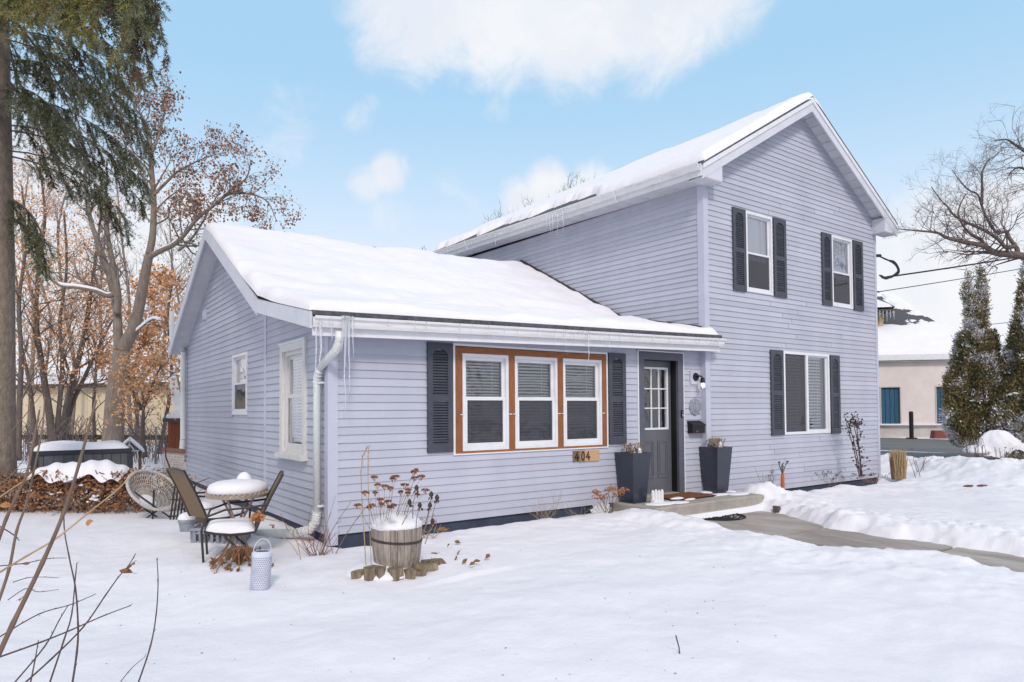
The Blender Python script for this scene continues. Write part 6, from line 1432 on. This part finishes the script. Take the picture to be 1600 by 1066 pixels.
thin_tree(206, [[(226, 715), (222, 680), (224, 640), (222, 610)], [(222, 640), (206, 610), (200, 580)], [(222, 640), (240, 600), (252, 570)]], 17.5, .085, 'small crooked fruit tree in front of the wire fence', True, sp=9, L_=1.0, prob=.35, size=.10, n=1)
thin_tree(207, [[(248, 712), (258, 660), (266, 610), (268, 560), (262, 500), (270, 440)]], 26.0, .09, 'bare tree leaning towards the red cabinet', True, sp=14, L_=2.0, prob=.22)
thin_tree(208, [[(150, 712), (146, 640), (150, 560), (140, 500), (128, 420)]], 27.0, .08, 'oak sapling with sparse orange leaves behind the maple', True, sp=16, L_=2.2, prob=.45)
k = 0
for (u, v, h, d, sd) in ((45, 690, 420, 33, 1), (110, 690, 460, 35, 2), (160, 690, 440, 37, 3), (205, 690, 420, 34, 4), (250, 690, 360, 36, 5), (285, 690, 330, 38, 6), (75, 690, 380, 40, 7), (-30, 690, 420, 30, 8), (315, 690, 300, 40, 9)):
    rz = random.Random(sd); st = [(u+rz.uniform(-14, 14)*f*2, v-h*f) for f in (0, .25, .5, .75, 1)]
    lab = ['bare grey tree standing in the far row, third from the spruce', 'tall bare tree of the far row behind the forked oak', 'bare tree of the far row behind the maple limb with snow', 'bare tree of the far row seen right of the maple trunk', 'bare tree of the far row by the gable eave', 'far bare tree just left of the gable wall', 'faint bare tree at the very back behind the tan roof', 'bare tree of the far row hidden by the spruce trunk', 'far bare tree whose twigs show over the low gable'][k]
    thin_tree(300+sd, [st], d, .12, lab, False, name='bare_tree', sp=26, L_=3.6, lev=2, twig='twig_grey', kids=4, group='bare trees of the far row', up=.28, bark='bark_light'); k += 1
# undergrowth at the rear of the yard
ub = MB(); rr = random.Random(88)
for k in range(420):
    u = rr.uniform(20, 290); d = rr.uniform(20, 27); p = at(u, 700, d); p.z = 0; h = rr.uniform(.4, 1.5); ub.tube([p, p+Vector((rr.uniform(-.2, .2), rr.uniform(-.2, .2), h*.6)), p+Vector((rr.uniform(-.5, .5), rr.uniform(-.4, .4), h))], .010, 3, cap=False)
tag(ub.build('brush', 'twig_dark'), 'thin bare brush along the rear fence', 'brush', kind='stuff')
# trees whose twigs show over the tall roof
thin_tree(401, [[(810, 640), (812, 480), (818, 400), (832, 338)], [(812, 480), (850, 390), (874, 318)], [(812, 500), (790, 420), (780, 362)], [(850, 420), (890, 350), (905, 304)]], 42, .2, 'bare treetop showing over the ridge of the tall roof', False, name='bare_tree', sp=18, L_=2.5, lev=2, kids=4, twig='twig_dark', group=None, up=.3)
thin_tree(402, [[(655, 640), (655, 480), (657, 402)]], 42, .2, 'small bare treetop showing where the two roofs meet', False, name='bare_tree', sp=14, L_=1.7, lev=2, kids=3, twig='twig_dark', group=None, up=.3)
# elm whose limbs reach in from the right
E_ = 15.5; t = Tree(501); t.kids = 4; t.minr = .0022
t.limb(px([(1790, 800), (1785, 640), (1770, 520), (1720, 440)], E_), .32, .20, 12)
zz = lambda L: [(1380+x/3.33, 140+y/3.33) for x, y in L]
e0 = t.limb(px([(1720, 440), (1650, 415)]+zz([(733, 868), (600, 852), (560, 838), (520, 812), (430, 795), (330, 770), (280, 745), (180, 735), (80, 725)]), E_, -.06), .10, .010, 9)
e1_ = t.limb(px(zz([(700, 862), (690, 818), (640, 822), (600, 780), (530, 735), (430, 690), (370, 655), (335, 610), (300, 575), (250, 505)]), E_-.1, .05), .055, .008, 7)
e2 = t.limb(px(zz([(690, 818), (655, 770), (640, 740), (590, 742), (540, 670), (512, 600), (490, 545), (440, 520), (395, 470), (360, 420)]), E_, .05), .045, .007, 7)
e3 = t.limb(px(zz([(512, 600), (515, 520), (515, 440), (540, 380), (600, 330)]), E_+.2, .04), .035, .007, 6)
e4 = t.limb(px(zz([(540, 820), (500, 775), (440, 740), (390, 650), (420, 560), (440, 540)]), E_-.2, .03), .035, .007, 6)
e5 = t.limb(px([(1760, 500), (1690, 340), (1640, 270), (1600, 235)]+zz([(690, 290), (640, 260), (560, 270)]), E_+.3, .1), .07, .007, 7)
e6 = t.limb(px([(1690, 340), (1650, 300), (1610, 270), (1590, 262), (1575, 275)], E_+.6, .1), .06, .01, 6)
for l, c, L_, up in ((e0, 34, 1.3, .05), (e1_, 30, 1.2, .12), (e2, 28, 1.1, .12), (e3, 14, .9, .15), (e4, 12, .9, .1), (e5, 24, 1.3, -.05), (e6, 20, 1.2, -.05)): t.sprout(l, c, L_, .9, 2, up, .18, .32)
t.done('elm_tree', 'bare elm whose dark limbs reach in over the street from the right', at(1790, 800, E_), 'bark', 'twig_dark')

# big spruce at the left edge
mat('needle', (.105, .115, .06), .7, (.165, .165, .085), 2.5); mat('needle_lit', (.20, .20, .055), .7, (.24, .185, .075), 3); mat('needle_blue', (.19, .20, .15), .7, (.25, .245, .18), 3); mat('needle_brown', (.13, .085, .045), .8, (.09, .06, .035), 3)
SPB = at(-14, 797, 10.7); SPB.z = 0
spruce = empty('spruce_tree', 'big drooping spruce with a thick bare lower trunk at the left edge', 'tree', SPB)
mb = MB(); mb.tube([SPB+Vector((0, 0, -.2)), SPB+Vector((0, 0, .15)), SPB+Vector((-.02, 0, 1)), SPB+Vector((-.05, 0, 4)), SPB+Vector((-.1, 0, 8)), SPB+Vector((-.1, 0, 13))], [.42, .36, .335, .32, .25, .05], 14); mb.build('trunk', 'bark_spruce', spruce, True)
br = MB(); sprigs = []; rs = random.Random(606)
def sprig_line(p, d, L, kind, nd=None): sprigs.append((p, d.normalized(), L, kind))
def frond(p, d, L, r, kind, dens=1.0, droop=.9):
    """a hanging branchlet with side sprigs"""
    n = 5; pts = [p]; dd = d.normalized()
    for k in range(n): dd = (dd+Vector((rs.gauss(0, .08), rs.gauss(0, .08), -droop*.28))).normalized(); pts.append(pts[-1]+dd*L/n)
    br.tube(pts, [r*(1-.6*k/n) for k in range(n+1)], 3, cap=False)
    for k in range(n):
        sprig_line(pts[k], pts[k+1]-pts[k], L/n*1.1, kind)
        for j in range(max(1, int(2*dens))):
            f = rs.random(); q = pts[k].lerp(pts[k+1], f); dv = (pts[k+1]-pts[k]).normalized(); e = dv.orthogonal().normalized(); e.rotate(Matrix.Rotation(rs.uniform(0, 6.28), 3, dv)); sprig_line(q, dv*.75+e*.6+Vector((0, 0, -.15)), rs.uniform(.10, .26), kind)
def bough(z, az, L, droop, kinds, r=.035, frl=.55, nf=14, t0=.15, dens=1.0, rise=.12):
    n = 10; p = SPB+Vector((0, 0, z)); d = Vector((math.cos(az), math.sin(az), rise)); pts = [p]
    for k in range(n): d = (d+Vector((rs.gauss(0, .04), rs.gauss(0, .04), -droop*.13))).normalized(); pts.append(pts[-1]+d*L/n)
    br.tube(pts, [r*(1-.8*k/n) for k in range(n+1)], 5)
    for c in range(nf):
        f = t0+(1-t0)*(c+rs.random())/nf; i = min(n-1, int(f*n)); q = pts[i].lerp(pts[i+1], f*n-i); dv = (pts[i+1]-pts[i]).normalized(); sd = dv.cross(Vector((0, 0, 1))).normalized()*rs.choice((-1, 1)); frond(q, dv*.6+sd*rs.uniform(.2, .8)+Vector((0, 0, -.25)), frl*rs.uniform(.6, 1.2)*(1.1-.4*f), .006, rs.choice(kinds), dens)
    sprig_line(pts[-2], pts[-1]-pts[-2], .3, kinds[0])
azR = math.atan2(_r.y, _r.x)
# lower boughs towards the right of the picture and round about
for (z, da, L, dr) in ((5.7, .55, 2.5, .8), (5.75, .1, 2.9, .75), (6.1, .35, 3.0, .75), (6.15, -.15, 2.8, .8), (6.5, .75, 2.8, .7), (6.6, .05, 3.0, .75), (6.7, -.5, 2.6, .8), (7.1, .3, 2.9, .7), (7.2, -.2, 2.8, .7), (7.6, .6, 2.8, .7), (7.7, 0, 2.8, .7), (8.2, .3, 2.7, .7), (8.3, -.3, 2.6, .7)):
    bough(z, azR+da, L*.86, dr*1.15, [0, 0, 0, 0, 2, 2, 3], nf=14 if z < 6.4 else 26, frl=.52, dens=1.25, r=.016)
for k in range(30):
    z = 6.4+k*.22; bough(z, azR+rs.uniform(1.1, 5.2), max(.8, 3.0-.25*(z-5)), .8, [0, 0, 2], nf=9, frl=.5)
for (z, da, L, dr) in ((4.7, .2, 1.2, 1.5), (5.0, -.1, 1.3, 1.5)): bough(z, azR+da, L, dr, [0, 0], nf=10, frl=.5)
# boughs that come forward overhead; their curtains hang at the top of the picture
def curtain(path, lens, kinds, nf, r=.03):
    ps = catm(path, 8); k = len(ps)-1; br.tube(ps, [r*(1-.7*i/k) for i in range(k+1)], 5)
    for c in range(nf):
        f = .12+.88*(c+rs.random())/nf; i = min(k-1, int(f*k)); q = ps[i].lerp(ps[i+1], f*k-i); frond(q, Vector((rs.gauss(0, .13), rs.gauss(0, .13), -1)), (lens[0]+(lens[1]-lens[0])*f)*rs.uniform(.5, 1.15), .006, rs.choice(kinds), 2.2, .3)
top = SPB+Vector((-.05, 0, 7.4))
curtain([top, at(60, -110, 9.0), at(130, -100, 7.6), at(185, -70, 6.9), at(215, -45, 6.7)], (.75, 1.05), [1, 0, 3, 3, 0], 50)
curtain([top, at(40, -110, 8.6), at(90, -100, 7.2), at(140, -80, 6.6), at(165, -60, 6.4)], (.7, .75), [1, 1, 0, 3], 44)
curtain([top, at(20, -110, 8.4), at(55, -90, 7.2), at(90, -70, 6.6), at(112, -50, 6.4)], (.6, .7), [1, 1, 0, 2], 38)
curtain([top, at(-20, -80, 8.8), at(10, -70, 7.8), at(36, -60, 7.2), at(56, -45, 7.0)], (.5, .6), [1, 1, 1, 0], 34)
curtain([top, at(70, -130, 8.2), at(160, -120, 6.8), at(210, -90, 6.3), at(236, -60, 6.1)], (.7, 1.0), [1, 0, 3, 0], 34)
br.build('boughs', 'twig_dark', spruce)
# needles on the sprigs
rg = np.random.default_rng(5)
SP = np.array([list(p)+list(d)+[L, k] for p, d, L, k in sprigs]); per = 34 if len(sprigs) < 30000 else 26
S_ = np.repeat(SP, per, 0); m_ = len(S_); f = rg.random(m_); P0 = S_[:, :3]+S_[:, 3:6]*(S_[:, 6:7]*f[:, None]); D0 = S_[:, 3:6]
ra = rg.normal(size=(m_, 3)); ra -= D0*(ra*D0).sum(1, keepdims=True); ra /= np.linalg.norm(ra, axis=1, keepdims=True)+1e-9
nd = D0*.62+ra*.78; Ln = (.030+.022*rg.random(m_))[:, None]; sd = np.cross(nd, rg.normal(size=(m_, 3))); sd /= np.linalg.norm(sd, axis=1, keepdims=True)+1e-9
wd = .0048
V3 = np.stack([P0-sd*wd, P0+sd*wd, P0+nd*Ln], 1).reshape(-1, 3); kindv = S_[:, 7].astype(int)
def tri_mesh(name, V, mats, parent, mi=None):
    nt = len(V)//3; me = bpy.data.meshes.new(name); me.vertices.add(len(V)); me.vertices.foreach_set('co', V.reshape(-1).astype(np.float32)); me.loops.add(len(V)); me.loops.foreach_set('vertex_index', np.arange(len(V), dtype=np.int32)); me.polygons.add(nt); me.polygons.foreach_set('loop_start', np.arange(0, len(V), 3, dtype=np.int32)); me.polygons.foreach_set('loop_total', np.full(nt, 3, dtype=np.int32))
    for x in mats: me.materials.append(M[x])
    if mi is not None: me.polygons.foreach_set('material_index', mi.astype(np.int32))
    me.update(calc_edges=True); return mesh_obj(name, me, parent)
tri_mesh('needles', V3, ['needle', 'needle_lit', 'needle_blue', 'needle_brown'], spruce, kindv)

# snow dusted arborvitae by the street
mat('arb', (.24, .19, .085), .8, (.32, .25, .12), 2.0); mat('arb_dark', (.115, .115, .058), .8)
def arborvitae(u, v, d, H_, R_, label, seed, twin=False):
    rg = np.random.default_rng(seed); c = at(u, v, d); c.z = -.1; o = empty('arborvitae', label, 'evergreen', c, 'arborvitae by the street')
    mb = MB(); mb.tube([c, c+Vector((0, 0, H_*.8))], [.10, .02], 7); mb.build('trunk', 'bark', o)
    n = 6500; zf = 1-np.sqrt(rg.random(n))*.985; ang = rg.random(n)*6.283; prof = np.where(zf < .12, .72+zf*2.3, 1-((zf-.12)/.88)**1.12)
    lump = 1+.16*np.sin(ang*3+zf*9+seed)+.10*np.sin(ang*7-zf*17); rad_ = R_*prof*lump*(.45+.55*rg.random(n)**.35)
    off = np.zeros(n)
    cx = c.x+rad_*np.cos(ang); cy = c.y+rad_*np.sin(ang); cz = c.z+.35+zf*(H_-.35)
    if twin:
        sel = zf > .62; s_ = np.where(rg.random(n) < .5, -1, 1); k = (zf-.62)/.38; cx = np.where(sel, c.x+_r.x*s_*R_*.24*np.clip(k*1.6, 0, 1)+rad_*.5*np.cos(ang), cx); cy = np.where(sel, c.y+_r.y*s_*R_*.24*np.clip(k*1.6, 0, 1)+rad_*.5*np.sin(ang), cy); cz = np.where(sel & (s_ < 0), cz-.25*k, cz)
    per = 20; X = np.repeat(np.stack([cx, cy, cz], 1), per, 0); A = np.repeat(ang, per); mm = len(X)
    outv = np.stack([np.cos(A), np.sin(A), np.full(mm, .9)], 1)+rg.normal(size=(mm, 3))*.55; outv /= np.linalg.norm(outv, axis=1, keepdims=True); sd = np.cross(outv, rg.normal(size=(mm, 3))); sd /= np.linalg.norm(sd, axis=1, keepdims=True); ln = (.05+.06*rg.random(mm))[:, None]; X = X+rg.normal(size=(mm, 3))*.06
    V = np.stack([X-sd*.019, X+sd*.019, X+outv*ln], 1).reshape(-1, 3)
    pat = np.repeat(.5*fbm(ang*2.2, cz*2.6, 4, seed+9)+.5*fbm(ang*.9+4, cz*1.1, 3, seed+8), per)+rg.normal(size=mm)*.11; frost = (pat > .05) & (np.repeat(rad_/(R_*prof+.01), per) > .6)
    tri_mesh('foliage', V, ['arb', 'arb_dark', 'snow'], o, np.where(frost, 2, np.repeat(rg.random(n) < .4, per).astype(int)))
    # snow lodged on the sprays
    m = MB(); rq = random.Random(seed); cand = [i for i in range(n) if rad_[i] > R_*prof[i]*.72]
    nz_ = fbm(np.array(ang)*1.6, np.array(cz)*1.5, 3, seed+5); cand.sort(key=lambda i: -(nz_[i]+rq.gauss(0, .22)))
    for i in cand[:260]:
        clump(m, (cx[i]+.03*math.cos(ang[i])+rq.gauss(0, .05), cy[i]+.03*math.sin(ang[i])+rq.gauss(0, .05), cz[i]+rq.gauss(0, .05)), min(.15, .035*math.exp(rq.gauss(0, .6)))*(1.15-.4*zf[i])+.012, rq, rq.randrange(1, 6))
    tag(m.build('snow_clumps', 'snow', None, True), 'clumps of snow on the '+label, 'snow', kind='stuff'); return o
arborvitae(1530, 714, 22.0, 6.35, .92, 'two pointed green arborvitae left of its taller neighbour', 11, True)
arborvitae(1622, 716, 21.0, 6.9, 1.05, 'taller arborvitae cut by the right edge of the view', 12)
# snow laden shrub and dead perennials on the verge
sb = at(1567, 712, 17.5); sb.z = -.05
mb = MB(); m_n = 44
def mnd(i, j):
    t = 2*math.pi*i/m_n; f = j/14; r = (1-f)**.5*.98+.02*(1-f); w = 1+.16*math.sin(2*t+.6)+.10*math.sin(5*t+2+f*4)+.07*math.sin(9*t+f*7)
    bump = .05*math.sin(t*4+f*9)+.04*math.sin(t*7-f*13)
    return sb+_r*(.66*r*w*math.cos(t)-.12*f)+_f*(.5*r*w*math.sin(t))+Vector((0, 0, .38+.10*math.sin(3*t)*(1-f)+.62*f**.9+bump*(1-f)))
for j in range(14):
    for i in range(m_n): mb.quad(mnd(i, j), mnd(i+1, j), mnd(i+1, j+1), mnd(i, j+1))
tag(mb.build('snow_mound', 'snow', None, True), 'big lumpy mound of snow weighing down a shrub beside the street', 'snow', kind='stuff')
snow_heap('smaller mound of snow at the left of the snow laden shrub', at(1530, 700, 17.6)-Vector((0, 0, .12)), .38, .20, 72, 1.5, 1, 24, .10)
def brush(u0, u1, d, n, h, label, seed, m='twig', name='dry_perennial', r=.008, heads=.02):
    rr = random.Random(seed); c = at((u0+u1)/2, 720, d); c.z = 0; o = empty(name, label, 'dried plant', c); mb = MB()
    for k in range(n):
        p = at(rr.uniform(u0, u1), 720, d+rr.uniform(-.4, .4)); p.z = gz(p.x, p.y)-.05; hh = h*rr.uniform(.6, 1.05); q = p+Vector((rr.uniform(-.14, .14), rr.uniform(-.14, .14), hh)); pts = stem(mb, p, q, r, .03, rr)
        if rr.random() < .5: e = q+Vector((rr.uniform(-.1, .1), rr.uniform(-.1, .1), -.08)); mb.tube([pts[2], e], r*.5, 3)
        flecks(mb, q, heads, 4, heads*.8, rr, 1)
    mb.build('stems', [m, 'seed_dark'], o)
brush(1554, 1606, 16.2, 46, .85, 'dense dead stalks before the snow laden shrub', 81)
brush(1506, 1552, 16.0, 22, .75, 'sparser dead stalks left of the snow laden shrub', 82)
brush(1430, 1442, 15.0, 5, .62, 'few thin stems poking from the snowbank by the street', 83)
mb = MB(); mb.box(0, .01, 0, .01, 0, .01)
o = empty('juniper', 'small dark green juniper half under the snow laden shrub', 'shrub', sb); jm = MB(); rr = random.Random(4); flecks(jm, sb+Vector((-.25, -.25, .30)), .30, 380, .05, rr, 0, .6); jm.build('foliage', 'needle', o)

# foreground shrub: long bare shoots at the lower left
mat('shoot', (.19, .125, .09), .75, (.12, .08, .062), 9, stretch=(2, 2, .5)); mat('shoot_pale', (.42, .30, .18), .7, (.30, .21, .13), 6); mat('shoot_dark', (.085, .060, .062), .8)
fs = empty('foreground_shrub', 'bare foreground shrub with long leaning shoots at the lower left', 'shrub', at(-40, 1100, 2.6))
shoots = [([(-12, 1045), (20, 975), (66, 880), (100, 800), (125, 720), (150, 625)], 2.3, .009, 'shoot'), ([(-8, 860), (10, 810), (28, 770), (42, 740), (52, 690), (62, 640)], 2.6, .007, 'shoot'), ([(-6, 950), (14, 890), (26, 830), (40, 790), (52, 740), (66, 670), (70, 620)], 2.6, .006, 'shoot'),
 ([(-10, 900), (40, 870), (90, 840), (140, 800), (180, 768), (215, 735)], 2.5, .0045, 'shoot_pale'), ([(-10, 1030), (60, 1005), (110, 985), (160, 963), (205, 946)], 2.5, .004, 'shoot_dark'), ([(30, 1075), (80, 1030), (130, 980), (165, 930), (185, 902), (200, 885), (212, 865)], 2.6, .004, 'shoot_dark'), ([(20, 1070), (70, 1010), (92, 970), (107, 945)], 2.5, .003, 'shoot_dark'),
 ([(112, 1075), (120, 1020), (122, 980), (118, 920), (108, 870), (100, 820), (103, 760)], 2.6, .004, 'shoot_dark'), ([(75, 1075), (100, 1000), (112, 960), (118, 900), (120, 880)], 2.7, .0035, 'shoot_dark'), ([(215, 1070), (235, 1010), (244, 960), (247, 910), (245, 872)], 2.9, .0035, 'shoot_dark'), ([(185, 1070), (205, 1045), (228, 1025)], 2.9, .002, 'shoot_dark'), ([(46, 1075), (55, 1030), (60, 1000)], 2.6, .003, 'shoot_dark'),
 ([(-5, 820), (20, 835), (30, 845)], 2.7, .003, 'shoot_dark'), ([(-5, 885), (40, 880), (75, 873), (105, 872)], 2.7, .0025, 'shoot_dark'), ([(12, 938), (40, 920), (60, 925), (92, 921)], 2.7, .002, 'shoot_dark'), ([(20, 910), (50, 902), (92, 903)], 2.7, .002, 'shoot_dark'), ([(-5, 780), (40, 750), (70, 735)], 3.0, .004, 'shoot_pale'), ([(-5, 760), (20, 740), (50, 700)], 3.0, .0025, 'shoot'), ([(-8, 700), (30, 660), (70, 610)], 3.2, .003, 'shoot'), ([(0, 995), (60, 960), (110, 945), (150, 928)], 2.6, .003, 'shoot_dark')]
rf = random.Random(3)
for k, (pxs, d, r, m) in enumerate(shoots):
    mb = MB(); ps = catm([at(u, v, d+.04*i) for i, (u, v) in enumerate(pxs)], 5); n_ = len(ps); mb.tube(ps, [r*(1-.55*i/n_)*(1.18 if i % 5 == 0 and 0 < i < n_-1 else 1) for i in range(n_)], 6)
    for i in range(3, n_-1, 4): mb.tube([ps[i], ps[i]+(ps[i+1]-ps[i]).normalized()*.012+Vector((rf.uniform(-.008, .008), 0, .004))], [r*.5, .0008], 4)
    mb.build('shoot', m, fs)
FL_ = [(203, 884, 2.6, .040, 'curled brown oak leaf on the end of a bare foreground shoot'), (197, 893, 2.6, .032, 'second brown leaf just below the curled one on the bare foreground shoot'), (139, 816, 3.0, .040, 'orange brown leaf hanging above the snow in front of the vine hedge'), (33, 935, 2.7, .022, 'small brown leaf on a thin shoot low at the left edge'), (41, 881, 2.7, .020, 'tiny brown leaf lying across a foreground shoot'), (10, 790, 2.9, .04, 'pale orange leaf at the left edge by the spruce trunk')]
for u, v, d, s, lab in FL_: tag(dead_leaf(at(u, v, d), s*.8, rf).build('dead_leaf', 'leaf_orange' if 'orange' in lab else 'leaf_brown'), lab, 'leaf')
# hydrangea head on an arching stem, with a few dead leaves, before the front chair
hy = empty('dried_hydrangea', 'single orange brown hydrangea head on an arching stem before the front patio chair', 'dried plant', at(470, 880, 6.3)); mb = MB()
mb.tube(catm([at(u, v, 6.3) for u, v in ((470, 875), (462, 840), (445, 818), (420, 812), (403, 808))]), .005, 4); mb.tube(catm([at(u, v, 6.25) for u, v in ((466, 868), (455, 850), (440, 838), (428, 824), (425, 820))]), .004, 4); mb.build('stem', 'straw', hy)
mb = MB(); flecks(mb, at(403, 808, 6.3), .062, 190, .018, rf, 0, .85); mb.build('flower_head', 'leaf_orange', hy); mb = MB(); flecks(mb, at(425, 822, 6.25), .02, 6, .022, rf); mb.build('leaf', 'rust_flower', hy)
sk = at(1060, 1030, 4.25); sk.z = 0
mb = MB(); g = G(1064, 1032, .0); mb.tube([g+Vector((0, 0, -.05)), at(1061, 1012, 4.2), at(1056, 993, 4.15)], .004, 4); tag(mb.build('stick', 'shoot_dark'), 'lone short stick standing in the snow of the front yard', 'stick')
# specks of debris on the snow
mb = MB(); rr = random.Random(909)
for k in range(130):
    u, v = rr.uniform(40, 1250), rr.uniform(840, 1060); p = G(u, v, 0); p.z = gz(p.x, p.y)+.004; s = rr.uniform(.003, .011); a = rr.uniform(0, 6.28); A = Vector((math.cos(a), math.sin(a), rr.uniform(0, .4))); B = Vector((-math.sin(a), math.cos(a), .2)); mb.quad(p-A*s, p+B*s*.5, p+A*s, p-B*s*.5)
tag(mb.build('debris', 'leaf_brown'), 'tiny scraps of bark and leaf scattered on the snow', 'debris', kind='stuff')

# bare trees added unseen behind the camera, for the panes to mirror
src_t = [o for o in bpy.data.objects if o.parent is None and o.name.startswith('bare_tree')][:4]
labs = ['bare tree added out of view for the triple window to mirror', 'bare tree added out of view for the door panes to mirror', 'bare tree added out of view for the sliding window to mirror', 'bare tree added out of view for the upper left window to mirror', 'bare tree added out of view for the upper right window to mirror']
for k, (x, y) in enumerate(((14, -34), (26, -38), (38, -42), (52, -44), (68, -46))):
    s_ = src_t[k % len(src_t)]; c_ = copy_tree(s_); c_.location = Vector((x, y, 0)); c_['label'] = labs[k]; c_['group'] = 'unseen trees added for window reflections'
